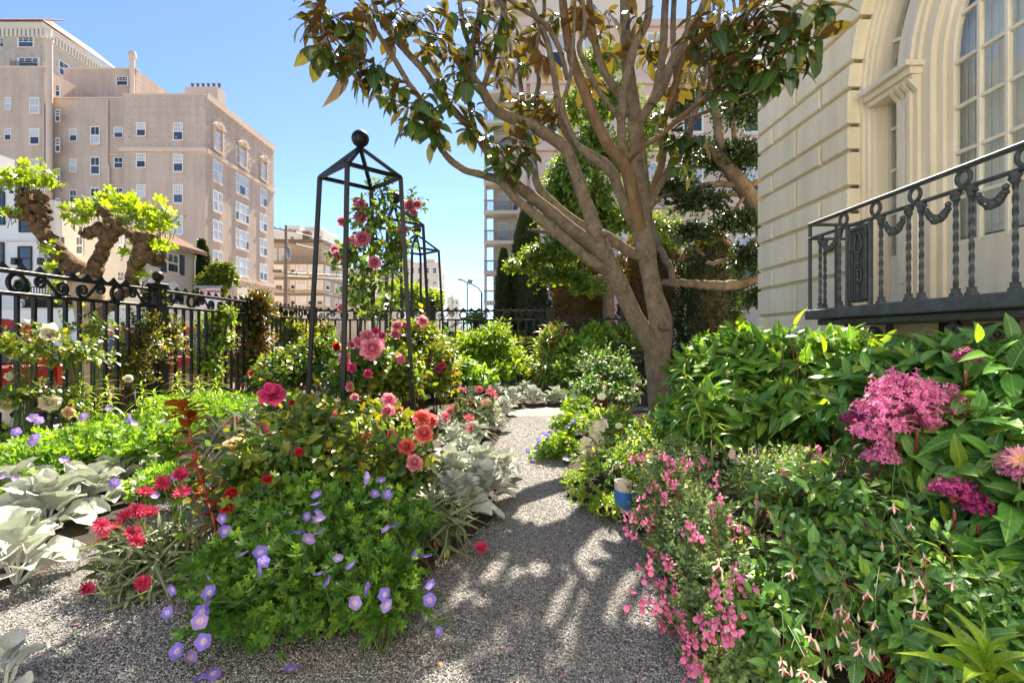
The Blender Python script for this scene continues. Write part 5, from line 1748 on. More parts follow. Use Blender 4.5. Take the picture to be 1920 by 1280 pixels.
LM['bronze'] = leaf_mat('young bronze rose leaf', [(0.10, 0.018, 0.01), (0.17, 0.04, 0.012), (0.24, 0.09, 0.014), (0.13, 0.025, 0.012)], trans=0.40, rough=0.3, tgain=1.9)
LM['gold'] = leaf_mat('yellowing rose leaf', [(0.11, 0.14, 0.015), (0.15, 0.18, 0.02), (0.09, 0.14, 0.018), (0.19, 0.16, 0.018)], trans=0.42, rough=0.4)
LM['silver'] = leaf_mat('silver felt leaf', [(0.56, 0.59, 0.55), (0.63, 0.66, 0.61), (0.70, 0.72, 0.67), (0.60, 0.63, 0.58)], under=(0.56, 0.60, 0.54), trans=0.15, tcol=(0.42, 0.48, 0.32), rough=0.85, spec=0.1, felt=0.5)
LM['greyleaf'] = leaf_mat('grey green daisy leaf', [(0.045, 0.075, 0.035), (0.07, 0.10, 0.05), (0.10, 0.13, 0.07)], trans=0.2, rough=0.6)
LM['lily'] = leaf_mat('lily leaf', [(0.10, 0.20, 0.02), (0.14, 0.26, 0.025), (0.18, 0.32, 0.03)], trans=0.42, rough=0.35)
LM['lily_dark'] = leaf_mat('dark lily leaf', [(0.035, 0.11, 0.018), (0.05, 0.15, 0.02), (0.08, 0.19, 0.025)], trans=0.38, rough=0.35)
LM['vine'] = leaf_mat('jasmine leaf', [(0.018, 0.045, 0.012), (0.03, 0.075, 0.015), (0.05, 0.105, 0.018), (0.16, 0.085, 0.025)], trans=0.30, rough=0.35)
LM['ever'] = leaf_mat('evergreen oak leaf', [(0.025, 0.06, 0.012), (0.045, 0.10, 0.016), (0.09, 0.16, 0.02), (0.15, 0.23, 0.028)], trans=0.36, rough=0.3, spec=0.55)
LM['dark_ever'] = leaf_mat('dark evergreen leaf', [(0.012, 0.026, 0.009), (0.02, 0.042, 0.012), (0.03, 0.06, 0.015)], trans=0.2, rough=0.4)
LM['cypress'] = leaf_mat('cypress spray', [(0.02, 0.038, 0.012), (0.032, 0.055, 0.014), (0.05, 0.075, 0.018)], trans=0.15, rough=0.6)
LM['photinia'] = leaf_mat('photinia leaf', [(0.03, 0.045, 0.012), (0.06, 0.06, 0.015), (0.13, 0.07, 0.015), (0.19, 0.065, 0.015), (0.04, 0.07, 0.015)], trans=0.3, rough=0.35)
LM['redtip'] = leaf_mat('red photinia tip', [(0.24, 0.025, 0.015), (0.32, 0.05, 0.02), (0.18, 0.03, 0.015)], trans=0.35, rough=0.35)
LM['hedge'] = leaf_mat('hedge leaf', [(0.05, 0.085, 0.012), (0.09, 0.13, 0.015), (0.14, 0.18, 0.02)], trans=0.3, rough=0.45)
LM['plane'] = leaf_mat('plane tree leaf', [(0.10, 0.17, 0.012), (0.16, 0.24, 0.015), (0.21, 0.29, 0.02), (0.07, 0.14, 0.012)], trans=0.45, rough=0.4)
M['stem_green'] = surf('green stem', (0.10, 0.16, 0.04), (0.07, 0.11, 0.03), 20, 0.6)
M['stem_red'] = surf('red stem', (0.26, 0.045, 0.035), (0.16, 0.05, 0.03), 20, 0.5)
M['stem_brown'] = surf('woody stem', (0.11, 0.075, 0.05), (0.06, 0.04, 0.028), 25, 0.8)
PM = {}
PM['rose_deep'] = petal_mat('deep pink rose', (0.66, 0.05, 0.19), (0.80, 0.09, 0.27), 0.1, 0.55)
PM['rose_pink'] = petal_mat('pink rose', (0.80, 0.22, 0.33), (0.88, 0.36, 0.46), 0.1, 0.55)
PM['rose_mauve'] = petal_mat('mauve pink rose', (0.56, 0.11, 0.22), (0.72, 0.25, 0.36), 0.1, 0.5)
PM['rose_coral'] = petal_mat('coral rose', (0.78, 0.11, 0.10), (0.84, 0.22, 0.20), 0.1, 0.55)
PM['rose_red'] = petal_mat('red rose', (0.42, 0.015, 0.025), (0.55, 0.03, 0.04), 0.1, 0.55)
PM['rose_white'] = petal_mat('white rose', (0.80, 0.72, 0.52), (0.84, 0.80, 0.68), 0.1, 0.5, vary=0.05)
PM['rose_peach'] = petal_mat('peach rose', (0.86, 0.48, 0.26), (0.88, 0.66, 0.46), 0.1, 0.5, vary=0.05)
PM['violet'] = petal_mat('violet cranesbill', (0.66, 0.58, 0.80), (0.25, 0.18, 0.68), 0.04, 0.26, 0.4)
PM['mauve'] = petal_mat('pale mauve cranesbill', (0.72, 0.64, 0.80), (0.40, 0.28, 0.70), 0.04, 0.28, 0.4)
PM['daisy'] = petal_mat('magenta daisy', (0.42, 0.02, 0.06), (0.62, 0.05, 0.15), 0.1, 0.4, vary=0.2)
PM['daisy_pink'] = petal_mat('pink daisy', (0.62, 0.07, 0.13), (0.80, 0.20, 0.26), 0.1, 0.45, vary=0.15)
PM['dahlia'] = petal_mat('pale dahlia', (0.80, 0.55, 0.35), (0.80, 0.38, 0.50), 0.1, 0.4)
PM['salvia'] = petal_mat('pink salvia', (0.72, 0.16, 0.36), (0.86, 0.30, 0.52), 0.2, 0.9, 0.4)
PM['panicle'] = petal_mat('magenta panicle', (0.60, 0.08, 0.28), (0.78, 0.23, 0.48), 0.05, 0.3, 0.35, vary=0.25)
PM['panicle_dark'] = petal_mat('dark magenta buds', (0.26, 0.02, 0.10), (0.42, 0.04, 0.20), 0.05, 0.3, 0.3, vary=0.25)
PM['bell'] = petal_mat('cream fuchsia', (0.78, 0.72, 0.56), (0.84, 0.72, 0.64), 0.1, 0.8, 0.35)
PM['bell_red'] = petal_mat('red fuchsia skirt', (0.50, 0.02, 0.06), (0.62, 0.04, 0.10), 0.2, 0.7, 0.3)
PM['black'] = petal_mat('black petunia', (0.012, 0.004, 0.01), (0.022, 0.007, 0.016), 0.1, 0.5, 0.1)
PM['yellow'] = petal_mat('yellow heart', (0.70, 0.45, 0.06), (0.62, 0.35, 0.04), 0.0, 0.2, 0.1)
PM['purple'] = petal_mat('purple bell', (0.30, 0.06, 0.36), (0.44, 0.10, 0.46), 0.1, 0.5, 0.35)

ROSES = [rose_mesh(gf) for _ in range(3)]
RM = {k: [np_mesh('rose_bloom', v, f, PM[k], True) for v, f in ROSES] for k in PM if k.startswith('rose')}
_gv = [disc_flower(gf, 5, 0.5, 0.56, 0.10) for _ in range(3)]
GM = {k: [np_mesh('cranesbill_bloom', v, f, PM[k], True) for v, f in _gv] for k in ('violet', 'mauve', 'purple')}
BLACKM = [np_mesh('petunia_bloom', *disc_flower(gf, 5, 0.5, 0.5, 0.3), PM['black'], True)]
WHITEM = [np_mesh('white_bloom', *disc_flower(gf, 7, 0.5, 0.4, 0.3), PM['rose_white'], True)]
DM = {k: [np_mesh('daisy_bloom', *daisy_mesh(gf, d), PM[k], True) for d in (0, -15, 20)] for k in ('daisy', 'daisy_pink', 'dahlia')}
HEART = np_mesh('flower_heart', *quad_ball((0, 0, 0.03), 0.07, 10, 0.6), PM['yellow'], True)
HEART_DARK = np_mesh('flower_heart', *quad_ball((0, 0, 0.05), 0.12, 10, 0.5), PM['daisy'], True)
LIPM = np_mesh('salvia_bloom', *lipped_mesh(gf), PM['salvia'], True)
BELLM = np_mesh('fuchsia_bloom', *bell_mesh(gf), PM['bell'], True)
BELLBUD = np_mesh('fuchsia_bud', *bell_mesh(gf, True), PM['bell'], True)
SKIRTM = np_mesh('skirt', *skirt_mesh(gf), PM['bell_red'], True)


def face_rot(n, roll=0.0):
    """rotation whose +Z looks along n"""
    z = unit(n); x = unit(np.cross(UP if abs(z[2]) < 0.95 else np.array((1.0, 0, 0)), z)); y = np.cross(z, x)
    c, s = math.cos(roll), math.sin(roll)
    return np.stack([x * c + y * s, -x * s + y * c, z], -1)


def bloom(name, me, root, p, d, size, heart=None, g=gf):
    base = np.array(root.location)
    o = inst(name, me, root, mat4(np.asarray(p) - base, face_rot(d, g.uniform(0, 6.28)), size))
    if heart is not None:
        h = bpy.data.objects.new('flower_heart', heart); COL.objects.link(h); h.parent = o
    return o


def to_cam(p, g, spread=0.5, up=0.35):
    """a direction roughly from p towards the viewer and the light, for open flowers"""
    d = unit(np.array((0, 0, EYE)) - np.asarray(p))
    return unit(d + UP * up + g.normal(0, spread, 3))
# ------------------------------------------------------------------ trees
def bark_mat(name, c1, c2, lichen=None, scale=9, bumps=0.6, stretch=(1, 1, 0.45), lich_amt=0.64):
    m, nt, b, _ = new_mat(name)
    co = _coord(nt)
    mp = nt.nodes.new('ShaderNodeMapping'); mp.inputs['Scale'].default_value = stretch; nt.links.new(co, mp.inputs['Vector'])
    col = ramp(nt, noise(nt, mp.outputs[0], scale, 6, 0.7), [(0.32, c2), (0.66, c1)])
    if lichen:
        fac = ramp(nt, noise(nt, co, 16, 3), [(lich_amt, (0, 0, 0)), (lich_amt + 0.05, (1, 1, 1))])
        sp = nt.nodes.new('ShaderNodeSeparateColor'); nt.links.new(fac, sp.inputs[0])
        col = mix_col(nt, math_node(nt, 'MULTIPLY', sp.outputs[0], 0.7), col, lichen)
    nt.links.new(col, b.inputs['Base Color']); b.inputs['Roughness'].default_value = 0.85; b.inputs['Specular IOR Level'].default_value = 0.2
    h = math_node(nt, 'ADD', noise(nt, mp.outputs[0], scale * 5, 6, 0.75), math_node(nt, 'MULTIPLY', noise(nt, co, scale * 1.3, 3), 1.2))
    bump(nt, b, h, bumps, 0.045)
    return m


M['bark'] = bark_mat('magnolia bark', (0.36, 0.295, 0.22), (0.18, 0.135, 0.095), (0.46, 0.40, 0.31), scale=13, bumps=1.0, stretch=(1, 1, 0.6), lich_amt=0.65)
M['bark_brown'] = bark_mat('young brown bark', (0.25, 0.165, 0.10), (0.14, 0.085, 0.05), (0.36, 0.31, 0.24), lich_amt=0.7)
M['plane_bark'] = bark_mat('plane tree bark', (0.30, 0.19, 0.10), (0.07, 0.038, 0.02), (0.46, 0.35, 0.21), 13, 1.0, stretch=(1, 1, 0.8), lich_amt=0.62)
M['plane_trunk'] = bark_mat('pale plane trunk bark', (0.50, 0.40, 0.26), (0.32, 0.23, 0.13), (0.58, 0.5, 0.36), 5, 0.6)
M['grey_bark'] = bark_mat('grey limb bark', (0.22, 0.18, 0.135), (0.10, 0.078, 0.058), (0.34, 0.30, 0.24), 8)


def limb(root, pts, mat, name='limb', sides=10, per=5, wob=0.002, seed=0, thin=1.0, rough=0.015):
    """pts: (px, py, distance, radius in photo pixels) along a limb"""
    g = np.random.default_rng(seed)
    c = np.array([[*at(x, y, z), thin * r_ * z / FOC] for x, y, z, r_ in pts])
    s = spline(c, per)
    k = len(s)
    s[1:-1, :3] += g.normal(0, wob, (k - 2, 3))
    s[:, 3] *= 1 + g.normal(0, rough, k)
    m = MB().tube(s[:, :3], np.maximum(s[:, 3], 0.002), sides, jitter=rough, rng=g)
    m.build(name, mat, root, smooth=True, fix=False)
    return s


base = at(1238, 800, 6.3)
mag = thing('magnolia_tree', 'spreading magnolia tree with grey trunk and glossy rust-backed leaves', 'tree', (base[0], 6.3, 0))
TRUNK = [(1246, 815, 6.3, 31.3), (1237, 760, 6.3, 22.7), (1234, 720, 6.3, 21.8), (1232, 680, 6.3, 24.4), (1235, 645, 6.3, 26.0), (1238, 600, 6.32, 23.5), (1228, 560, 6.34, 19.3), (1218, 510, 6.36, 17.6), (1210, 460, 6.38, 20.2), (1203, 415, 6.4, 19.3), (1202, 350, 6.4, 16.6), (1196, 280, 6.4, 15.6), (1188, 204, 6.35, 13.8), (1176, 117, 6.3, 12.0), (1172, 44, 6.25, 10.1), (1170, -60, 6.2, 8.3), (1165, -190, 6.1, 5.5)]
limb(mag, TRUNK, M['bark'], 'trunk', 18, 6, 0.001, thin=0.93, rough=0.008)
ends = {}
LIMBS = {
    'b1': ([(1236, 690, 6.3, 18), (1217, 640, 6.25, 19), (1192, 598, 6.2, 18.5), (1160, 530, 6.1, 18), (1140, 490, 6.05, 18), (1122, 452, 6.0, 18), (1109, 410, 5.95, 15), (1093, 366, 5.9, 14), (1076, 315, 5.85, 13), (1058, 277, 5.8, 13), (1001, 238, 5.7, 12.5), (933, 209, 5.55, 11), (903, 168, 5.45, 10), (884, 138, 5.4, 9), (884, 95, 5.35, 8), (898, 40, 5.3, 7), (905, -50, 5.25, 5), (890, -150, 5.2, 4)], 'bark'),
    'b1b': ([(1125, 470, 6.02, 15), (1102, 452, 5.95, 16), (1065, 425, 5.85, 15), (1029, 394, 5.75, 14), (981, 357, 5.6, 14), (945, 325, 5.5, 14), (925, 298, 5.45, 12), (892, 249, 5.35, 10), (865, 222, 5.25, 9), (825, 179, 5.15, 9), (795, 133, 5.05, 8), (765, 100, 5.0, 8), (730, 60, 4.9, 7), (708, 27, 4.85, 6), (690, -30, 4.8, 5), (660, -90, 4.75, 4)], 'bark'),
    'b1c': ([(1146, 508, 6.08, 13), (1118, 496, 5.95, 12), (1072, 460, 5.8, 12), (1011, 410, 5.6, 11), (968, 374, 5.5, 10), (938, 340, 5.4, 10), (905, 328, 5.3, 9), (872, 319, 5.2, 8), (846, 301, 5.1, 8), (829, 279, 5.05, 7), (822, 250, 5.0, 7), (806, 212, 4.95, 7), (784, 179, 4.9, 6), (765, 155, 4.85, 6), (741, 114, 4.8, 6), (716, 76, 4.7, 5), (690, 38, 4.6, 4), (660, 25, 4.5, 3), (630, 30, 4.45, 2.5), (605, 45, 4.4, 2)], 'bark'),
    'b1d': ([(1205, 480, 6.36, 14), (1180, 472, 6.3, 12), (1137, 443, 6.25, 12), (1090, 423, 6.2, 11), (1041, 385, 6.15, 10), (1011, 352, 6.1, 9), (1002, 320, 6.1, 8), (998, 270, 6.1, 7), (985, 215, 6.1, 6), (975, 150, 6.1, 5), (970, 60, 6.1, 4)], 'bark'),
    'b2a': ([(1206, 440, 6.38, 15), (1196, 415, 6.3, 16), (1187, 370, 6.2, 15), (1172, 312, 6.1, 14), (1140, 271, 6.0, 13), (1114, 219, 5.95, 12.5), (1093, 163, 5.9, 12), (1073, 111, 5.85, 11), (1061, 52, 5.8, 10), (1055, 0, 5.75, 9), (1050, -80, 5.7, 7), (1040, -180, 5.6, 5)], 'bark_brown'),
    'b2c': ([(1192, 250, 6.38, 11), (1203, 222, 6.3, 12), (1242, 163, 6.1, 11), (1257, 125, 6.0, 10.5), (1280, 79, 5.9, 10), (1309, 29, 5.8, 8), (1324, -10, 5.75, 7), (1345, -90, 5.6, 5), (1370, -160, 5.5, 4)], 'bark'),
    'b2d': ([(1180, 330, 6.3, 9), (1169, 286, 6.1, 10.5), (1165, 219, 5.95, 10), (1175, 146, 5.85, 10), (1192, 82, 5.8, 10), (1214, 38, 5.75, 9), (1218, -20, 5.7, 8), (1230, -120, 5.6, 5)], 'bark'),
    'b2e': ([(1208, 400, 6.4, 9), (1216, 373, 6.4, 9), (1242, 300, 6.35, 8.5), (1239, 248, 6.3, 8), (1257, 190, 6.25, 7), (1277, 117, 6.2, 7), (1288, 60, 6.15, 6), (1295, -30, 6.1, 5)], 'bark_brown'),
    'b2f': ([(1214, 400, 6.4, 9), (1228, 365, 6.3, 8.5), (1262, 306, 6.2, 8), (1286, 271, 6.15, 7.5), (1300, 222, 6.1, 7), (1315, 163, 6.05, 6), (1327, 131, 6.0, 5.5), (1345, 80, 5.9, 4), (1350, 10, 5.8, 3.5)], 'bark'),
    'b2g': ([(1178, 302, 6.1, 6), (1205, 275, 5.8, 6), (1239, 254, 5.6, 6), (1274, 222, 5.4, 6), (1318, 187, 5.15, 5.5), (1356, 166, 4.95, 5), (1391, 143, 4.8, 5), (1423, 117, 4.65, 4.5), (1440, 80, 4.6, 4), (1470, 40, 4.5, 3.5), (1500, 5, 4.4, 3), (1525, -40, 4.3, 2.5)], 'bark_brown'),
    'b2h': ([(1271, 226, 5.42, 4), (1324, 210, 5.15, 4), (1376, 187, 4.95, 3.6), (1432, 160, 4.75, 3), (1460, 130, 4.65, 2)], 'bark_brown'),
    'b3': ([(1155, 345, 6.2, 8), (1140, 321, 6.0, 8), (1087, 277, 5.8, 7.5), (1064, 233, 5.7, 7), (1055, 198, 5.65, 6), (1070, 140, 5.6, 4.5), (1076, 58, 5.55, 4), (1078, -20, 5.5, 3)], 'bark'),
    'b4': ([(1178, 215, 6.35, 9), (1160, 178, 6.2, 9), (1131, 131, 6.05, 8.5), (1114, 73, 5.95, 8), (1105, 0, 5.9, 7), (1095, -100, 5.85, 5)], 'bark'),
    'b5': ([(1186, 420, 6.35, 11), (1166, 373, 6.2, 11), (1146, 318, 6.1, 10.5), (1117, 295, 6.0, 9.5), (1076, 268, 5.9, 9), (1052, 225, 5.8, 8), (1040, 146, 5.7, 7.5), (1026, 79, 5.6, 7), (1003, 26, 5.55, 6), (980, -30, 5.5, 5), (960, -110, 5.4, 4)], 'bark'),
    'b6': ([(1215, 200, 6.25, 9), (1233, 160, 6.25, 9), (1243, 90, 6.2, 9), (1248, 0, 6.15, 8), (1255, -90, 6.1, 6)], 'bark'),
    'b7': ([(1166, 240, 6.0, 6), (1157, 216, 5.9, 6), (1125, 175, 5.8, 6), (1096, 117, 5.7, 6), (1086, 88, 5.65, 5.5), (1096, 47, 5.6, 5), (1090, -30, 5.55, 4)], 'bark'),
    'b8': ([(1064, 150, 5.85, 5), (1050, 95, 5.7, 6), (1030, 55, 5.6, 6), (1010, 36, 5.5, 5.5), (975, 15, 5.4, 5), (930, -20, 5.3, 4)], 'bark'),
    'b9': ([(903, 168, 5.45, 6), (925, 110, 5.5, 6), (940, 40, 5.5, 5.5), (950, -30, 5.5, 5), (955, -120, 5.5, 4)], 'bark'),
    'b10': ([(892, 249, 5.35, 6), (880, 190, 5.3, 6), (888, 120, 5.3, 6), (870, 55, 5.25, 5.5), (860, -10, 5.2, 5), (850, -100, 5.15, 4)], 'bark'),
    'b11': ([(1260, 220, 6.28, 6), (1268, 150, 6.35, 7), (1262, 80, 6.4, 6.5), (1264, -10, 6.45, 6), (1270, -100, 6.5, 5)], 'bark'),
    'b12': ([(985, 215, 6.1, 5), (1010, 160, 6.15, 5), (1005, 90, 6.2, 5), (1020, 20, 6.2, 4.5), (1015, -60, 6.2, 4)], 'bark'),
}
SK = {}
for i, (k, (pts, mt)) in enumerate(LIMBS.items()):
    SK[k] = limb(mag, pts, M[mt], 'limb', 12, 5, 0.0015, 20 + i, 0.82 if k not in ('b1',) else 0.9, 0.01)
# knots and cut stubs
for px, py, z, r_ in ((1246, 610, 6.12, 13), (1132, 438, 5.9, 9), (1200, 300, 6.2, 7), (1062, 92, 5.7, 6)):
    c = at(px, py, z)
    MB().ball(c, r_ * z / FOC, 10, 0.8).build('knot', M['bark'], mag, smooth=True)

# leaf whorls: (px, py, distance) seen in the photograph, then the part of the crown above the frame
CL = [(585, 45, 4.4), (600, 20, 4.45), (615, 75, 4.35), (640, 40, 4.45), (600, 95, 4.3), (650, 95, 4.45), (672, 60, 4.5), (640, 118, 4.35), (690, 15, 4.6), (720, 20, 4.7), (700, 120, 4.5), (680, 140, 4.55), (705, 150, 4.6), (735, 165, 4.7), (665, 110, 4.4),
      (750, 15, 4.8), (780, 35, 4.85), (745, 60, 4.75), (800, 25, 4.95), (805, 90, 5.0), (820, 60, 5.0), (835, 20, 5.05), (760, 200, 4.8), (790, 185, 4.85), (770, 225, 4.75), (800, 230, 4.85), (815, 250, 4.9), (735, 185, 4.7), (850, 180, 5.1), (860, 130, 5.1), (845, 100, 5.1), (870, 90, 5.2), (830, 150, 5.0), (875, 150, 5.05), (810, 205, 4.85),
      (900, 20, 5.2), (925, 60, 5.35), (880, 45, 5.2), (950, 25, 5.4), (905, 90, 5.35), (945, 110, 5.5), (935, 145, 5.5), (960, 75, 5.55), (890, 205, 5.2), (880, 240, 5.25), (910, 255, 5.35), (935, 270, 5.3), (965, 270, 5.4), (990, 285, 5.45), (985, 250, 5.6), (945, 300, 5.2), (975, 305, 5.3), (1005, 205, 5.8), (1030, 190, 5.8), (1000, 180, 5.9), (1040, 215, 5.85), (1015, 235, 5.8), (975, 190, 5.9), (955, 205, 5.7),
      (1000, 60, 5.6), (1015, 110, 5.75), (985, 120, 5.9), (1040, 30, 5.7), (1100, 40, 5.7), (1090, 15, 5.7), (1130, 60, 5.9), (1140, 25, 5.9), (1190, 30, 5.7), (1210, 105, 6.3), (1220, 80, 6.3), (1150, 100, 6.1), (1240, 120, 6.4), (1290, 130, 6.2), (1110, 150, 6.0),
      (1310, 30, 4.9), (1335, 55, 4.8), (1330, 90, 4.8), (1355, 20, 4.75), (1345, 115, 4.8), (1385, 50, 4.7), (1375, 85, 4.7), (1400, 20, 4.6), (1415, 65, 4.55), (1405, 105, 4.65), (1440, 40, 4.5), (1445, 95, 4.55), (1435, 130, 4.6), (1470, 60, 4.45), (1465, 110, 4.5), (1490, 25, 4.4), (1500, 75, 4.4), (1525, 30, 4.3), (1520, 85, 4.35), (1545, 10, 4.25), (1455, 150, 4.6), (1480, 130, 4.5), (1370, 130, 4.75), (1335, 170, 4.85), (1300, 70, 5.0), (1430, 10, 4.5),
      (1265, 265, 5.9), (1290, 290, 5.9), (1280, 250, 5.8), (1310, 255, 5.8), (1285, 310, 5.8), (1250, 245, 5.9), (1240, 210, 6.2), (1265, 170, 6.3)]
gm = np.random.default_rng(42)
tips = np.array([at(*c) for c in CL])
allsk = np.concatenate([s[len(s) // 4:] for s in SK.values()])[:, :3]
# crown above and behind the frame: tips around the upper ends of the limbs
extra = []
for k, s in SK.items():
    e = s[-1, :3]
    n = 2 if k in ('b2h', 'b1b', 'b1c', 'b2g') else 4
    for _ in range(n):
        p = e + gm.normal(0, 1, 3) * np.array((0.50, 0.50, 0.32)) + UP * 0.15
        if p[2] > 4.0 + 0.0 * p[1] and (p[2] - EYE) * FOC / p[1] > 640 and p[0] < 3.5: extra.append(p)
extra = np.array(extra)
tips_all = np.concatenate([tips, extra])
tw = MB()
dirs = []
for p in tips_all:
    d2 = np.linalg.norm(allsk - p, axis=1) + np.maximum(allsk[:, 2] - p[2], 0) * 0.6
    q = allsk[np.argmin(d2)]
    mid = (p + q) / 2 - UP * 0.04 * np.linalg.norm(p - q) + gm.normal(0, 0.02, 3)
    sp = spline([q, mid, p], 4)
    tw.tube(sp, np.linspace(0.011, 0.005, len(sp)), 5, cap=False)
    dirs.append(unit(unit(p - q) + UP * 0.15 + gm.normal(0, 0.15, 3)))
tw.build('twigs', M['bark_brown'], mag, smooth=True, fix=False, kind='stuff')
dirs = np.array(dirs)


def whorls(g, p, d, m, size, droop):
    b = p - d * 0.09
    return leaves_on(g, b, d, np.full(len(p), 0.11), m, size, 100, 42, 0.0, droop, 0.1, 0.35, 0.1)


near = whorls(gm, tips, dirs[:len(tips)], 10, 0.215, 0.7)
far = whorls(gm, extra, dirs[len(tips):], 9, 0.21, 0.5)
foliage(mag, TM['magnolia'], LM['magnolia'], near, 300, 'leaf', 'crown', True)
me = scatter_mesh('crown', TM['magnolia'][1], far[0] - np.array(mag.location), far[1], far[2], LM['magnolia'], True)
_o = link('crown', me, mag); _o['kind'] = 'stuff'

# ---- pollarded plane tree behind the street fence
PZ = 6.9
plb = at(170, 760, PZ)
pln = thing('plane_tree', 'pollarded plane tree with knobbly branch heads behind the street fence', 'tree', (plb[0], PZ, STREET + 0.13))
limb(pln, [(178, 790, PZ, 31), (176, 720, PZ, 26), (174, 660, PZ, 25), (172, 600, PZ, 27), (168, 560, PZ, 30), (160, 530, PZ, 31), (158, 512, PZ, 24)], M['plane_trunk'], 'trunk', 14, 6, 0.006, 3, 0.85, 0.02)
g = np.random.default_rng(8)
for i, pts in enumerate(([(158, 530, PZ, 24), (140, 505, PZ, 23), (115, 480, PZ, 19), (95, 455, PZ, 18), (78, 430, PZ, 18), (68, 405, PZ, 20), (62, 385, PZ, 25), (55, 370, PZ, 20)],
                         [(165, 530, PZ, 20), (178, 500, PZ, 17), (190, 478, PZ, 15), (198, 455, PZ, 14), (208, 438, PZ, 17), (222, 425, PZ, 15), (232, 415, PZ, 12)],
                         [(200, 450, PZ, 11), (188, 432, PZ, 12), (170, 436, PZ, 13), (160, 440, PZ, 9)],
                         [(212, 432, PZ, 11), (202, 410, PZ, 11), (192, 395, PZ, 10), (182, 388, PZ, 7)],
                         [(176, 590, 6.6, 13), (205, 575, 6.4, 12), (228, 555, 6.3, 12), (245, 530, 6.25, 13), (250, 505, 6.2, 15), (262, 480, 6.2, 19), (272, 458, 6.2, 21), (280, 445, 6.2, 16)],
                         [(270, 480, 6.2, 12), (290, 485, 6.15, 14), (300, 488, 6.1, 9)],
                         [(70, 400, PZ, 12), (40, 405, 6.8, 10), (15, 398, 6.8, 6)],
                         [(120, 500, PZ, 9), (108, 510, 6.85, 7), (98, 500, 6.8, 5)])):
    limb(pln, pts, M['plane_bark'], 'limb', 12, 6, 0.014, 60 + i, 0.80, 0.04)
kn = []
for px, py, z, r_, n in ((62, 378, PZ, 22, 26), (75, 405, PZ, 20, 16), (40, 365, PZ, 14, 10), (165, 437, PZ, 12, 12), (190, 397, PZ, 12, 9), (215, 428, PZ, 15, 12), (272, 460, 6.2, 20, 22), (292, 486, 6.15, 14, 12), (255, 448, 6.2, 12, 8), (100, 450, PZ, 15, 6)):
    for _ in range(n):
        d = unit(g.normal(0, 1, 3)); c = at(px, py, z) + d * r_ * z / FOC * g.uniform(0.55, 1.0)
        kn.append((c, r_ * z / FOC * g.uniform(0.22, 0.45)))
_m = MB()
for c, r_ in kn: _m.ball(c, r_, 8, g.uniform(0.7, 1.1))
_m.build('knuckles', M['plane_bark'], pln, smooth=True, kind='stuff')
pts, drs = [], []
for px, py, z, sx, sy, n in ((55, 345, PZ, 40, 20, 60), (30, 350, PZ, 30, 18, 36), (85, 350, PZ, 22, 25, 24), (10, 345, PZ, 20, 18, 20), (150, 420, PZ, 22, 14, 22), (165, 400, PZ, 26, 14, 26), (195, 385, PZ, 22, 14, 24), (240, 400, 6.3, 26, 18, 44), (265, 410, 6.2, 36, 22, 60), (290, 430, 6.2, 26, 24, 40), (300, 470, 6.15, 14, 16, 14), (95, 480, 6.8, 14, 16, 10), (100, 520, 6.8, 14, 18, 10), (20, 410, 6.8, 16, 12, 8), (245, 480, 6.2, 12, 14, 7), (110, 545, 6.8, 16, 20, 10), (270, 525, 6.2, 20, 18, 6), (150, 570, 6.8, 25, 25, 8)):
    for _ in range(int(n * 1.5)):
        p = at(px + g.normal(0, sx * 0.62), py - 4 - abs(g.normal(0, sy * 0.75)) + sy * 0.45, z + g.normal(0, 0.15))
        pts.append(p); drs.append(unit(np.array((g.normal(0, 0.7), g.normal(-0.2, 0.7), g.uniform(0.1, 1.0)))))
pts = np.array(pts); drs = np.array(drs)
lv = (pts, frames(drs, UP + g.normal(0, 0.5, pts.shape)), g.uniform(0.07, 0.17, len(pts)))
foliage(pln, TM['plane'], LM['plane'], lv, 300, 'leaf', 'crown')
_m = MB()
for i in range(0, len(pts), 2):
    a = pts[i] - drs[i] * 0.02; b = a - UP * 0.09 + g.normal(0, 0.03, 3); _m.tube([b, a], [0.007, 0.003], 4, cap=False)
_m.build('twigs', M['stem_green'], pln, fix=False, kind='stuff')


# ---- small-leaved evergreens behind the fence
def crown_clumps(root, clumps, tmpl, mat, n, leaf, g, name='crown', m=9, inner=0.2, n_obj=0, up=0.25):
    sets = []
    for c, r_, w in clumps:
        b, d, L = shoots_ellipsoid(g, c, r_, int(n * w), inner, up, 0.18, -0.7)
        sets.append(leaves_on(g, b, d, L, m, leaf, 75, 30, 0.2, 0.1, 0.25, 0.6))
    lv = cat(*sets)
    foliage(root, tmpl, mat, lv, n_obj, 'leaf', name)


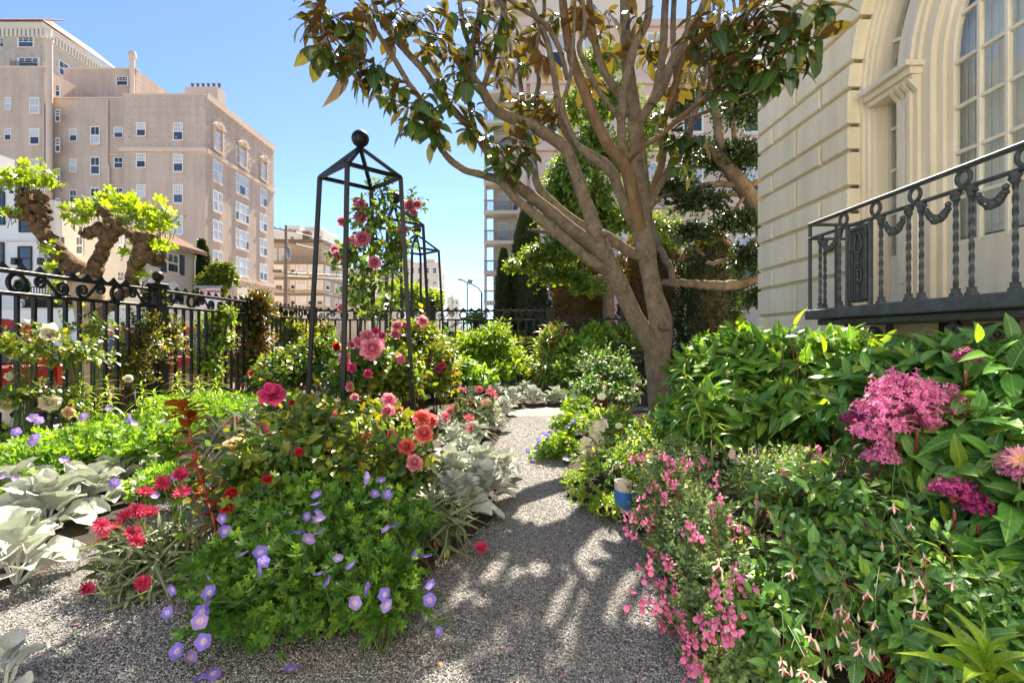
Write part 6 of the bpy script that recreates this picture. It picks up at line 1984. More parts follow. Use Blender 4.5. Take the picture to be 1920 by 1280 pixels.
g = np.random.default_rng(77)
tb_ = np.array((5.3, 10.4, 0.0))
et = thing('evergreen_tree', 'evergreen tree with long grey limbs reaching past the house corner', 'tree', tb_)
limb(et, [(1448, 740, 10.4, 22), (1450, 620, 10.4, 20), (1440, 520, 10.4, 18), (1435, 440, 10.4, 17), (1428, 400, 10.4, 17), (1395, 355, 10.3, 15), (1362, 310, 10.2, 13), (1335, 285, 10.1, 10), (1310, 262, 10.0, 7)], M['grey_bark'], 'trunk', 12, 6)
for i, pts in enumerate(([(1445, 505, 10.4, 12), (1415, 524, 10.2, 10), (1375, 534, 10.0, 9.5), (1330, 535, 9.8, 8.5), (1285, 530, 9.6, 7.5), (1240, 530, 9.5, 6)],
                         [(1262, 530, 9.6, 6), (1255, 500, 9.7, 6.5), (1240, 470, 9.9, 6), (1228, 440, 10.0, 5), (1220, 400, 10.1, 4)],
                         [(1362, 310, 10.2, 9), (1350, 270, 10.2, 9), (1345, 230, 10.2, 8.5), (1338, 190, 10.2, 8), (1335, 120, 10.2, 6), (1330, 40, 10.2, 5), (1325, -60, 10.2, 3)],
                         [(1430, 340, 10.4, 6), (1390, 347, 10.3, 6.5), (1340, 345, 10.2, 6), (1290, 355, 10.1, 5), (1250, 365, 10, 4), (1225, 385, 10, 3)],
                         [(1420, 365, 10.4, 4), (1370, 365, 10.3, 4), (1310, 370, 10.2, 4), (1260, 372, 10.1, 3)],
                         [(1440, 425, 10.4, 5), (1410, 455, 10.3, 5), (1380, 480, 10.2, 4.5), (1345, 492, 10.1, 4), (1325, 495, 10.1, 3)],
                         [(1400, 360, 10.3, 4), (1380, 390, 10.2, 3.5), (1355, 420, 10.2, 3), (1330, 425, 10.1, 2.5)],
                         [(1320, 480, 10.1, 3), (1300, 465, 10.1, 3), (1285, 470, 10.1, 2.5), (1278, 490, 10, 2)],
                         [(1376, 330, 10.2, 5), (1378, 270, 10.2, 5), (1372, 200, 10.2, 4.5), (1380, 100, 10.2, 4), (1375, 0, 10.2, 3)])):
    limb(et, pts, M['grey_bark'], 'limb', 8, 5, 0.01, 80 + i)
cl = [(at(px, py, z), (w * z / FOC, 0.5, h * z / FOC), k) for px, py, z, w, h, k in (
    (1395, 200, 10.3, 45, 60, 0.10), (1400, 120, 10.3, 60, 50, 0.10), (1385, 300, 10.3, 50, 40, 0.09), (1310, 380, 10.1, 60, 30, 0.06), (1380, 420, 10.2, 50, 30, 0.07), (1300, 440, 10.1, 45, 25, 0.05), (1260, 350, 10.1, 40, 35, 0.06), (1400, 490, 10.2, 30, 40, 0.05), (1410, 560, 10.2, 18, 30, 0.03),
    (1290, 190, 10.4, 45, 45, 0.05), (1350, 110, 10.3, 50, 35, 0.04), (1330, 300, 10.4, 50, 40, 0.06))]
crown_clumps(et, cl, TM['small'], LM['dark_ever'], 2600, 0.085, g, 'crown', 10)

e2 = thing('evergreen_tree', 'sunlit small-leaved evergreen tree behind the magnolia forks', 'tree', (3.0, 15.6, 0.0))
limb(e2, [(1145, 700, 15.62, 12), (1142, 600, 15.62, 11), (1138, 500, 15.62, 10), (1130, 420, 15.62, 9), (1120, 340, 15.62, 7), (1110, 250, 15.62, 5)], M['grey_bark'], 'trunk', 10)
for i, pts in enumerate(([(1138, 480, 15.62, 6), (1090, 450, 15.13, 5), (1040, 440, 14.88, 4), (990, 430, 14.76, 2.5)], [(1130, 420, 15.62, 6), (1080, 380, 15.13, 5), (1040, 340, 14.88, 4), (1030, 330, 14.88, 3), (1036, 318, 14.88, 3), (1060, 312, 14.88, 2)], [(1125, 380, 15.62, 5), (1160, 330, 15.62, 4), (1180, 270, 15.62, 3)], [(1138, 520, 15.62, 5), (1100, 520, 15.13, 4), (1060, 510, 14.88, 3), (1000, 495, 14.63, 2)], [(1138, 500, 15.62, 4), (1180, 470, 15.62, 3), (1240, 450, 15.62, 2)])):
    limb(e2, pts, M['grey_bark'], 'limb', 8, 5, 0.012, 110 + i)
cl = [(at(px, py, z), (w * z / FOC, 0.7, h * z / FOC), k) for px, py, z, w, h, k in (
    (1055, 350, 14.76, 36, 32, 0.07), (1060, 400, 14.88, 50, 40, 0.09), (1025, 480, 14.63, 48, 24, 0.07), (1060, 470, 14.76, 55, 35, 0.08), (1050, 520, 14.63, 55, 20, 0.06), (1100, 540, 14.51, 30, 18, 0.035), (1110, 460, 14.88, 50, 40, 0.07), (1070, 320, 15.13, 45, 40, 0.07),
    (1120, 380, 15.25, 40, 50, 0.07), (1110, 280, 15.38, 50, 50, 0.08), (1160, 300, 15.62, 50, 50, 0.07), (1150, 200, 15.62, 55, 55, 0.07), (970, 500, 14.51, 25, 15, 0.025), (1160, 420, 15.50, 50, 40, 0.06), (1240, 440, 15.62, 50, 50, 0.05), (1080, 210, 15.62, 45, 40, 0.05), (1210, 250, 15.87, 45, 60, 0.06), (1130, 120, 15.87, 45, 40, 0.05))]
crown_clumps(e2, cl, TM['small'], LM['ever'], 3700, 0.115, g, 'crown', 10)


def column_shrub(name, label, px0, px1, ytop, ybot, z, mat, n, leaf, catname, g, tip=None, taper=0.3, group=None, tmpl='small', bulge=1.0):
    """clipped or columnar evergreen: leaves over a rounded column"""
    a, b = at(px0, ybot, z), at(px1, ytop, z)
    cx, w = (a[0] + b[0]) / 2, (b[0] - a[0]) / 2
    z0, z1 = 0.0, b[2]
    t = thing(name, label, catname, (cx, z, 0), group)
    MB().tube([(cx, z, 0), (cx, z, z1 * 0.75)], [w * 0.16, w * 0.06], 8).build('trunk', M['stem_brown'], t)
    h = g.random(n) ** 0.9
    prof = w * np.minimum(1, np.minimum((1 - h) / max(taper, 0.01), 1) ** 0.6) * (0.9 + 0.1 * np.minimum(h / 0.1, 1))
    # light clumps: push whole patches in and out
    th = g.uniform(0, 2 * PI, n)
    lump = 1 + 0.07 * np.sin(th * 3 + h * 14) + 0.05 * np.sin(th * 7 - h * 31) + g.normal(0, 0.05, n)
    r_ = prof * lump * g.uniform(0.86, 1.03, n)
    pos = np.stack([cx + r_ * np.cos(th), z + r_ * np.sin(th), z0 + (z1 - z0) * h + g.normal(0, 0.03, n)], 1)
    out = np.stack([np.cos(th), np.sin(th), np.full(n, 0.9)], 1) + g.normal(0, 0.45, (n, 3))
    lv = (pos, frames(out, UP + g.normal(0, 0.6, (n, 3))), leaf * g.uniform(0.7, 1.3, n))
    foliage(t, TM[tmpl], mat, lv, 0, 'leaf', 'crown')
    # dense inner body so that no light passes straight through
    body = MB(); hh = np.linspace(0.02, 0.97, 14)
    body.lathe([(max(w * 0.8 * min(1, ((1 - q) / max(taper, 0.01))) ** 0.6, 0.01), z1 * q) for q in hh], (cx, z, 0), 14)
    body.build('inner_branches', M['stem_brown'], t, smooth=True)
    if tip:
        k = n // 7
        hh = 0.80 + 0.22 * g.random(k); th = g.uniform(0, 2 * PI, k); rr = w * np.sqrt(np.maximum(1.02 - hh, 0.02) / 0.3) * g.uniform(0.3, 1.0, k)
        pos = np.stack([cx + rr * np.cos(th), z + rr * np.sin(th), z1 * hh + g.uniform(0, 0.12, k)], 1)
        lv = (pos, frames(np.stack([np.cos(th) * 0.4, np.sin(th) * 0.4, np.ones(k)], 1) + g.normal(0, 0.3, (k, 3)), g.normal(0, 1, (k, 3))), leaf * 1.1 * g.uniform(0.7, 1.3, k))
        foliage(t, TM['narrow'], LM[tip], lv, 0, 'leaf', 'red_tips')
    return t


column_shrub('cypress_tree', 'tall dark cypress column behind the back fence, the broader one', 948, 1030, 385, 720, 22, LM['cypress'], 17000, 0.17, 'cypress', g, taper=0.75, group='cypresses behind the back fence', tmpl='narrow')
column_shrub('cypress_tree', 'slim cypress column left of the broader cypress', 926, 962, 470, 720, 21.6, LM['cypress'], 8000, 0.16, 'cypress', g, taper=0.8, group='cypresses behind the back fence', tmpl='narrow')
column_shrub('photinia_bush', 'clipped photinia column with orange brown leaves beside the fence post', 1036, 1140, 478, 720, 17.0, LM['photinia'], 15000, 0.085, 'bush', g, taper=0.12, group='clipped photinia columns')
column_shrub('photinia_bush', 'clipped dark column with bright red top near the house corner', 1278, 1386, 440, 720, 15.0, LM['dark_ever'], 14000, 0.085, 'bush', g, tip='redtip', taper=0.22, group='clipped photinia columns')
column_shrub('photinia_bush', 'clipped dark column half hidden behind the magnolia trunk', 1165, 1272, 420, 720, 17.0, LM['photinia'], 13000, 0.09, 'bush', g, taper=0.2, group='clipped photinia columns')
column_shrub('street_tree', 'dark narrow evergreen beside the beige house wall', 364, 392, 452, 700, 34, LM['dark_ever'], 4500, 0.22, 'tree', g, taper=0.3)


def round_tree(name, label, px, py, z, rx, ry, n, leaf, mat, catname, g, trunk=True, clumps=9, group=None):
    c = at(px, py, z); rx = rx * z / FOC; ry = ry * z / FOC
    t = thing(name, label, catname, (c[0], z, STREET), group)
    if trunk:
        MB().tube([(c[0], z, STREET), (c[0] + 0.05, z, c[2] - ry * 0.3), (c[0], z, c[2] + ry * 0.3)], [rx * 0.09, rx * 0.06, rx * 0.02], 8).build('trunk', M['stem_brown'], t)
    cl = []
    for _ in range(clumps):
        d = unit(g.normal(0, 1, 3)); f = g.uniform(0.35, 0.75)
        cl.append((c + d * np.array((rx, rx, ry)) * f, np.array((rx, rx, ry)) * g.uniform(0.32, 0.5), 1.0 / clumps))
    crown_clumps(t, cl, TM['small'], mat, n, leaf, g, 'crown', 8)
    return t


round_tree('street_tree', 'pale green round tree in front of the tan building', 407, 525, 33, 34, 38, 900, 0.26, LM['hedge'], 'tree', g, clumps=14)
round_tree('street_tree', 'sunny yellow green street tree behind the obelisks', 772, 562, 36, 62, 34, 1100, 0.30, LM['lime'], 'tree', g, clumps=16)
round_tree('street_tree', 'lower round tree at the left end of the sunny street tree', 700, 582, 38, 28, 22, 500, 0.28, LM['hedge'], 'tree', g, clumps=8)
round_tree('shrub', 'ball shaped shrub in front of the white house', 42, 540, 20, 12, 20, 500, 0.10, LM['dark_ever'], 'shrub', g, False, 8)


def hedge_box(name, label, x0, x1, y0, y1, z0, z1, mat, n, leaf, g):
    t = thing(name, label, 'hedge', ((x0 + x1) / 2, (y0 + y1) / 2, z0))
    MB().cbox(((x0 + x1) / 2, (y0 + y1) / 2, (z0 + z1) / 2 - 0.03), (x1 - x0 - 0.08, y1 - y0 - 0.08, z1 - z0 - 0.06), 0.03).build('inner_branches', M['stem_brown'], t)
    k = g.random(n) < 0.5
    pos = np.stack([g.uniform(x0, x1, n), np.where(k, y0 + g.normal(0, 0.03, n), g.uniform(y0, y1, n)), np.where(k, g.uniform(z0, z1, n), z1 + g.normal(0, 0.03, n))], 1)
    out = np.where(k[:, None], np.array((0, -1, 0.5)), np.array((0, -0.2, 1))) + g.normal(0, 0.5, (n, 3))
    foliage(t, TM['small'], mat, (pos, frames(out, UP + g.normal(0, 0.6, (n, 3))), leaf * g.uniform(0.7, 1.3, n)), 0, 'leaf', 'foliage')
    return t


hedge_box('hedge', 'low clipped yellow green hedge beyond the back fence', -1.9, 1.15, 13.2, 14.2, 0, 1.02, LM['hedge'], 9000, 0.05, g)
hedge_box('hedge', 'taller clipped hedge behind the parked white car', -2.9, 0.5, 19.5, 20.3, STREET, 1.25, LM['ever'], 6000, 0.07, g)
hedge_box('hedge', 'small dark hedge on top of the white garden wall', -21.2, -18.2, 22.2, 22.8, 2.2, 2.9, LM['dark_ever'], 2500, 0.09, g)

# palm beyond the hedge
pc_ = at(893, 600, 21)
pal = thing('palm_tree', 'small palm with arching fronds beyond the back fence', 'palm', (pc_[0], 21, STREET))
MB().tube([(pc_[0], 21, STREET), (pc_[0], 21, 1.6)], [0.22, 0.16], 10).build('trunk', M['stem_brown'], pal)
for k in range(26):
    a = g.uniform(0, 2 * PI); el = g.uniform(0.3, 1.3); L = g.uniform(1.3, 2.1)
    t = np.linspace(0, 1, 10)
    h = np.stack([np.cos(a) * np.cos(el) * L * t, np.sin(a) * np.cos(el) * L * t, np.sin(el) * L * t - 0.75 * L * t * t], 1) + np.array((pc_[0], 21, 1.6))
    m = MB().tube(h, np.linspace(0.02, 0.006, 10), 4, cap=False)
    d = unit(h[1] - h[0]); side = unit(np.cross(d, UP))
    for i in range(2, 10):
        for s in (-1, 1):
            for q in (0, 0.5):
                p = h[i - 1] + (h[i] - h[i - 1]) * q; e = p + (side * s * 0.30 + (h[i] - h[i - 1]) * 0.8 - UP * 0.10) * (1.1 - i / 14); w = unit(h[i] - h[i - 1]) * 0.03
                m.add([p - w, p + w, e], [(0, 1, 2)])
    m.build('frond', LM['lime'] if k % 3 == 0 else LM['hedge'], pal, fix=False)
# ------------------------------------------------------------------ the garden's plants
def blob(px, py, z, w, h, d=None):
    """ellipsoid round the point seen at (px, py): half width and height in photo pixels, depth in metres"""
    return at(px, py, z), np.array((w * z / FOC, d if d else 0.8 * w * z / FOC, h * z / FOC))


def on_blobs(blobs, px, py, z=None, out=0.98):
    """first point of the bush's surface along the view line through (px, py); else the point at distance z"""
    o = np.array((0, 0, EYE)); d = at(px, py, 1.0) - o
    best = None
    for c, r_ in blobs:
        q = (o - c) / r_; e = d / r_
        a, b, k = e.dot(e), 2 * q.dot(e), q.dot(q) - 1.0
        D = b * b - 4 * a * k
        if D > 0:
            t = (-b - math.sqrt(D)) / (2 * a)
            if t > 0.2 and (best is None or t < best): best = t
    if best is None: best = z if z else min(float(c[1]) for c, _ in blobs)
    return o + d * best * out


def ground_clip(lv, zmin=0.02):
    pos, rot, size = lv
    k = pos[:, 2] > zmin
    return pos[k], rot[k], size[k]


def bush(name, label, catname, blobs, tmpl, mat, n, m, leaf, n_obj=0, stem='stem_green', group=None, seed=1, inner=0.45, up=0.3, front=0.5, a0=80, a1=30, droop=0.12, leafdroop=0.15, jit=0.13, pairs=False, stem_r=0.004, stem_every=4, more=None, smooth=False, zmin=-0.45):
    g = np.random.default_rng(seed)
    bs = [blob(*b) for b in blobs]
    vol = np.array([np.prod(r_) ** (2 / 3) for _, r_ in bs]); vol /= vol.sum()
    c0 = sum(c * v for (c, _), v in zip(bs, vol))
    root = thing(name, label, catname, (c0[0], c0[1], 0.0), group)
    sets, paths = [], []
    for (c, r_), v in zip(bs, vol):
        b, d, L = shoots_ellipsoid(g, c, r_, max(6, int(n * v)), inner, up, jit, zmin, front)
        k = b[:, 2] > -0.02
        b, d, L = b[k], d[k], L[k]
        sets.append(leaves_on(g, b, d, L, m, leaf, a0, a1, droop, leafdroop, 0.12, 0.6, 0.3, pairs))
        ft = np.array((c[0], c[1], 0.0))
        paths += shoot_paths(b, d, L, ft, g, droop=droop, every=stem_every)
    lv = ground_clip(cat(*sets))
    if more:                       # a share of the leaves in another tone
        share, mat2 = more
        k = g.random(len(lv[0])) < share
        foliage(root, tmpl, LM[mat2], tuple(x[k] for x in lv), int(n_obj * share), 'leaf', 'foliage', smooth)
        lv = tuple(x[~k] for x in lv); n_obj = int(n_obj * (1 - share))
    foliage(root, tmpl, mat, lv, n_obj, 'leaf', 'foliage', smooth)
    if paths: stems(root, paths, M[stem], stem_r, stem_r * 0.4, 4)['kind'] = 'stuff'
    return root, bs, g


def stalk(root, a, b, r_=0.003, mat='stem_green', name='stalk'):
    a, b = np.asarray(a), np.asarray(b)
    mid = (a + b) / 2 + np.array((0.01, 0, 0.02))
    return MB().tube(spline([a, mid, b], 3), r_, 4, cap=False).build(name, M[mat], root, fix=False)


# ---- violet cranesbill in front
root, bs, g = bush('cranesbill', 'wide green cranesbill mound with violet flowers at the path fork', 'flowering plant',
                   [(600, 1100, 1.92, 145, 115, 0.28), (470, 1145, 1.82, 85, 85, 0.2), (715, 1125, 1.82, 75, 95, 0.22), (620, 990, 2.2, 130, 75, 0.3), (735, 1000, 2.2, 66, 80, 0.22), (430, 1060, 2.05, 50, 55, 0.18)],
                   TM['palm'], LM['cranesbill'], 900, 7, 0.046, 300, seed=3, inner=0.34, up=0.45, leafdroop=0.05, stem_r=0.0024, more=(0.3, 'lime2'), jit=0.30, stem_every=3)
FL1 = [(456, 1040), (495, 1052), (490, 1068), (488, 1036), (577, 1012), (560, 1000), (592, 946), (595, 962), (598, 975), (574, 968), (418, 971), (421, 996), (391, 1086), (393, 1111), (393, 1129), (377, 1147), (375, 1163), (325, 1104), (314, 1148), (333, 1220), (356, 1233), (382, 1202), (399, 1260), (377, 1273), (634, 1047), (661, 1057), (617, 1091), (598, 1077), (665, 1130), (684, 1104), (594, 928), (722, 1114), (727, 1135), (808, 1096), (805, 1125), (820, 1183), (724, 993), (740, 987), (780, 1042), (799, 1044), (691, 896), (715, 902), (703, 924), (725, 928), (600, 1000), (545, 1255)]
for i, (px, py) in enumerate(FL1):
    p = on_blobs(bs, px, py, 1.75 if py > 1080 else 2.0, 0.925)
    d = to_cam(p, g, 0.8, 0.35)
    bloom('cranesbill_bloom', GM['violet' if i % 4 else 'mauve'][i % 3], root, p, d, g.uniform(0.034, 0.052), HEART)
    stalk(root, p - d * 0.12 - UP * 0.10 + np.array((0, 0.08, 0)), p - d * 0.004, 0.0014)

# ---- sunny ground cover on the left
def ground_cover(label, blobs, seed, n, flowers, mat='lime2', leaf=0.06, n_obj=220):
    root, bs, g = bush('cranesbill', label, 'ground cover', blobs, TM['palm'], LM[mat], n, 6, leaf, n_obj, seed=seed, inner=0.5, up=0.5, leafdroop=0.0, stem_every=8, stem_r=0.0025, zmin=-0.1, more=(0.25, 'cranesbill'))
    for i, (px, py) in enumerate(flowers):
        p = on_blobs(bs, px, py, None, 0.985)
        bloom('cranesbill_bloom', GM['mauve' if i % 3 else 'violet'][i % 3], root, p + UP * 0.02, to_cam(p, g, 0.6, 0.5), g.uniform(0.05, 0.065), HEART)
    return root


ground_cover('lime green cranesbill drift in front of the silver plants at the left', [(60, 880, 3.5, 90, 50, 0.35), (180, 850, 3.9, 90, 45, 0.35), (300, 850, 3.8, 90, 55, 0.35), (30, 930, 3.1, 60, 40, 0.25), (330, 920, 3.2, 60, 45, 0.25)], 31, 700,
             [(30, 815), (62, 790), (75, 795), (65, 825), (60, 835), (120, 868), (85, 965), (5, 900), (30, 905), (215, 912), (155, 788), (250, 800), (245, 790), (305, 795), (330, 900), (345, 930), (20, 885), (270, 905), (290, 935)])
ground_cover('lime green cranesbill drift along the foot of the street fence', [(110, 835, 4.35, 110, 25, 0.3), (270, 815, 4.8, 110, 30, 0.4), (400, 785, 5.6, 90, 28, 0.45), (480, 762, 6.4, 70, 20, 0.4), (330, 765, 6.0, 60, 20, 0.35)], 32, 750,
             [(235, 795), (255, 800), (150, 790), (310, 800), (40, 800), (430, 800), (205, 770)])

# ---- silver-leaved edging plants
def silver_leaf(g):
    n, m = 6, 6
    t = np.linspace(0, 1, n + 1); s = np.linspace(-1, 1, m + 1)
    T, S = np.meshgrid(t, s, indexing='ij')
    w = np.where(T < 0.2, 0.10 + 2.2 * T, np.sqrt(np.maximum(1 - (np.maximum(T - 0.45, 0) / 0.56) ** 2.2, 0.02)) * (0.86 + 0.14 * np.minimum(T / 0.45, 1))) * 0.42
    ph = g.uniform(0, 6)
    Z = 0.28 * T * (1 - T) * 1.3 + np.abs(S) ** 2 * 0.20 * np.sin(T * PI * 0.9) + np.abs(S) ** 2 * 0.075 * np.sin(T * 9 + S * 2.5 + ph) - 0.22 * np.maximum(T - 0.55, 0)
    v = np.stack([(S * w).ravel(), T.ravel(), Z.ravel()], 1)
    i = (np.arange(n)[:, None] * (m + 1) + np.arange(m)[None]).ravel()
    return v, np.stack([i, i + 1, i + m + 2, i + m + 1], 1)


SILV = [np_mesh('leaf', *silver_leaf(gf), LM['silver'], True) for _ in range(4)]
SPOTS = [  # px, ground row, leaf length, leaves, wording
    (30, 1100, 0.20, 24, 'silver-leaved plant at the left frame edge beside the gravel'), (85, 1005, 0.21, 30, 'large silver-leaved plant overhanging the gravel at the left'), (165, 968, 0.20, 30, 'silver-leaved plant just above the bare gravel at the left'),
    (25, 975, 0.20, 24, 'silver-leaved plant at the left edge behind the nearest one'), (215, 935, 0.18, 22, 'silver-leaved plant touching the magenta daisies'), (150, 905, 0.19, 26, 'silver rosette with broad wavy leaves amid lime green foliage'), (235, 895, 0.20, 26, 'silver rosette with the broadest upright leaves left of the red rose shoot'),
    (8, 1310, 0.10, 9, 'silver leaves poking in at the bottom left corner'),
    (455, 835, 0.17, 22, 'silver plant behind the pink daisies'), (510, 818, 0.17, 22, 'silver plant below the large deep pink rose'), (560, 815, 0.16, 18, 'silver plant under the left obelisk leg'),
    (862, 985, 0.180, 34, 'nearest silver plant beside the winding path'), (908, 952, 0.175, 34, 'silver plant leaning onto the path with one leaf stretched out'), (845, 918, 0.175, 32, 'silver plant behind the nearest one on the path edge'), (900, 905, 0.165, 30, 'silver plant at the path edge, third from the front'),
    (820, 965, 0.14, 24, 'silver plant tucked behind the nearest path-edge one, beside the daisies'), (945, 900, 0.13, 20, 'small silver plant furthest out onto the gravel path'), (875, 868, 0.15, 24, 'silver plant between the coral roses and the path'), (835, 812, 0.15, 20, 'silver plant left of the red daisies'),
    (850, 850, 0.15, 24, 'silver plant among the coral roses'), (890, 836, 0.15, 24, 'silver plant with red daisies growing through it'), (925, 812, 0.15, 24, 'silver plant where the path narrows'), (915, 790, 0.16, 22, 'silver plant beyond the narrow part of the path'), (945, 780, 0.16, 22, 'silver plant at the bend of the path'),
    (960, 764, 0.19, 24, 'silver plant at the left end of the row across the path end'), (1000, 761, 0.19, 26, 'second silver plant of the row across the path end'), (1042, 760, 0.19, 26, 'third silver plant of the row across the path end'), (1080, 762, 0.18, 20, 'last silver plant of the row, before the bench'),
    (930, 750, 0.18, 20, 'silver plant behind the left end of the row'), (985, 746, 0.19, 22, 'silver plant behind the middle of the row'), (885, 757, 0.17, 20, 'silver plant among the back roses')]
gs = np.random.default_rng(21)
for px, gy, L, n, lab in SPOTS:
    z = EYE * FOC / (gy - HOR)
    x = (px - 960) * z / FOC
    t = thing('silver_plant', lab, 'silver plant', (x, z, 0.0), 'silver-leaved edging plants')
    for k in range(n):
        f = (k + 0.5) / n
        az = k * R(137.5) + gs.normal(0, 0.25)
        el = R(4 + 66 * f ** 1.2) + gs.normal(0, 0.15)
        rr = L * (0.75 - 0.55 * f)
        d = np.array((math.cos(az) * math.cos(el), math.sin(az) * math.cos(el), math.sin(el)))
        p = np.array((math.cos(az) * rr * 0.55, math.sin(az) * rr * 0.55, 0.04 + L * (0.15 + 0.75 * f) * gs.uniform(0.8, 1.15)))
        nrm = UP * 0.9 - d * 0.2 + np.array((-math.cos(az), -math.sin(az), 0)) * 0.55 * f + gs.normal(0, 0.18, 3)
        inst('leaf', SILV[k % 4], t, mat4(p, frames(d[None], nrm[None])[0], L * gs.uniform(0.75, 1.12) * (1 - 0.25 * f)))
        if k % 3 == 0:
            MB().tube([(0, 0, 0), tuple(p * 0.6), tuple(p)], 0.006, 4, cap=False).build('leaf_stalk', LM['silver'], t, origin=(0, 0, 0), fix=False)

# ---- daisies
def daisies(label, px, py, z, w, h, flowers, kind, size, seed, n=80, leaf=0.16):
    root, bs, g = bush('daisy_plant', label, 'daisy', [(px, py, z, w, h, w * z / FOC * 0.8)], TM['strap'], LM['greyleaf'], n, 6, leaf, 120, seed=seed, inner=0.15, up=0.15, leafdroop=0.05, a0=60, a1=20, zmin=-0.2, stem_r=0.003, stem_every=6)
    c = np.array(root.location)
    for i, (fx, fy, fz) in enumerate(flowers):
        p = at(fx, fy, fz)
        d = to_cam(p, g, 0.45, 0.9)
        bloom('daisy_bloom', DM[kind][i % 3], root, p, d, size * g.uniform(0.85, 1.1), HEART_DARK)
        stalk(root, c + np.array((g.normal(0, 0.05), g.normal(0, 0.05), 0.02)), p - d * 0.01, 0.0028)
    return root


zA = 2.3
daisies('magenta daisy clump with grey green leaves beside the left gravel', 310, 1065, zA, 105, 75, [(x, y, zA - 0.1 + 0.12 * math.sin(x)) for x, y in ((196, 1010), (216, 991), (221, 1025), (248, 1000), (257, 1016), (277, 1028), (284, 1045), (237, 967), (257, 957), (280, 962), (271, 926), (305, 905), (341, 924), (338, 892), (309, 1046), (269, 1093), (354, 1032), (190, 985), (163, 1104))], 'daisy', 0.08, 41, 130, 0.105)
daisies('sunlit pink daisy clump left of the rose bush', 455, 840, 3.5, 70, 35, [(x, y, 3.45) for x, y in ((405, 808), (420, 822), (432, 800), (440, 815), (455, 795), (455, 825), (468, 808), (478, 820), (490, 800), (430, 835), (500, 812), (415, 845), (470, 840), (445, 790))], 'daisy_pink', 0.095, 42, 60)
daisies('dark red daisies on long stalks by the nearest path-edge silver plant', 815, 985, 2.55, 40, 40, [(807, 949, 2.5), (846, 990, 2.5), (823, 1012, 2.45), (903, 1028, 2.5)], 'daisy', 0.075, 43, 40, 0.13)
daisies('bright pink daisies among the silver plants at the path bend', 885, 780, 5.6, 40, 25, [(909, 754, 5.6), (899, 732, 5.9), (919, 733, 5.9), (882, 755, 5.6), (844, 771, 5.4), (836, 781, 5.3), (880, 784, 5.2), (884, 804, 4.9), (867, 731, 5.9), (925, 742, 5.8), (850, 765, 5.4)], 'daisy_pink', 0.11, 44, 40, 0.16)

# ---- roses
def rose_bush(label, blobs, seed, n, blooms, leaf=0.055, n_obj=260, more=(0.25, 'gold'), mat='rose', m=7):
    root, bs, g = bush('rose_bush', label, 'rose bush', blobs, TM['rose'], LM[mat], n, m, leaf, n_obj, 'stem_brown', 'rose bushes', seed, inner=0.3, up=0.4, leafdroop=0.1, stem_r=0.005, stem_every=9, more=more, smooth=True, jit=0.2, zmin=-0.95)
    for i, (px, py, rp_, kind, *zz) in enumerate(blooms):
        p = at(px, py, zz[0]) if zz else on_blobs(bs, px, py, None, 0.96)
        d = to_cam(p, g, 0.35, 0.3)
        o = bloom('rose_bloom', RM['rose_' + kind][i % 3], root, p, d, 2.1 * rp_ * p[1] / FOC)
        stalk(root, p - d * 0.02 - UP * 0.22 + np.array((0, 0.06, 0)), p - d * 0.01, 0.0035)
        sp = leaf * 0.9
        for k in range(3):
            q = p - UP * (0.03 + 0.02 * k); dd = unit(g.normal(0, 1, 3) * np.array((1, 1, 0.3)))
            inst('leaf', _leafcache[(id(TM['rose'][k % 2][0]), LM[mat].name)], root, mat4(q - np.array(root.location), frames(dd[None], UP[None])[0], sp))
    return root


_leafcache.update({(id(t[0]), LM['rose'].name): np_mesh('leaf', t[0], t[1], LM['rose'], True) for t in TM['rose']})
rose_bush('front rose bush topped by one large deep pink bloom', [(560, 880, 2.65, 120, 105, 0.35), (640, 900, 2.6, 90, 90, 0.3), (470, 920, 2.5, 90, 75, 0.3), (590, 810, 2.75, 60, 60, 0.25)], 51, 420,
          [(510, 743, 25, 'deep', 2.45), (440, 838, 20, 'peach', 2.75), (430, 925, 13, 'red'), (425, 950, 12, 'red'), (560, 845, 9, 'red'), (500, 900, 10, 'red'), (548, 755, 6, 'red', 2.6)], 0.056, 300)
rose_bush('rose bush with coral blooms in front of the tallest obelisk', [(710, 865, 3.2, 95, 60, 0.35), (650, 850, 3.4, 75, 52, 0.35), (760, 885, 3.0, 48, 48, 0.25)], 52, 420,
          [(795, 815, 17, 'coral'), (763, 838, 16, 'coral'), (776, 868, 16, 'pink'), (790, 785, 17, 'coral', 3.6), (808, 788, 13, 'coral', 3.7), (682, 836, 14, 'coral'), (600, 825, 10, 'coral'), (690, 822, 13, 'coral'), (735, 815, 10, 'deep'), (640, 850, 10, 'coral'), (700, 885, 8, 'red')], 0.06)
rose_bush('yellowing rose bush at the foot of the tallest obelisk', [(630, 800, 4.3, 95, 42, 0.4), (550, 790, 4.3, 55, 45, 0.35), (715, 800, 4.3, 55, 34, 0.35)], 53, 420,
          [(728, 750, 14, 'pink'), (728, 772, 14, 'pink'), (745, 768, 9, 'coral'), (600, 790, 9, 'deep'), (665, 745, 8, 'pink'), (625, 778, 8, 'deep')], 0.075, 260, (0.55, 'gold'))
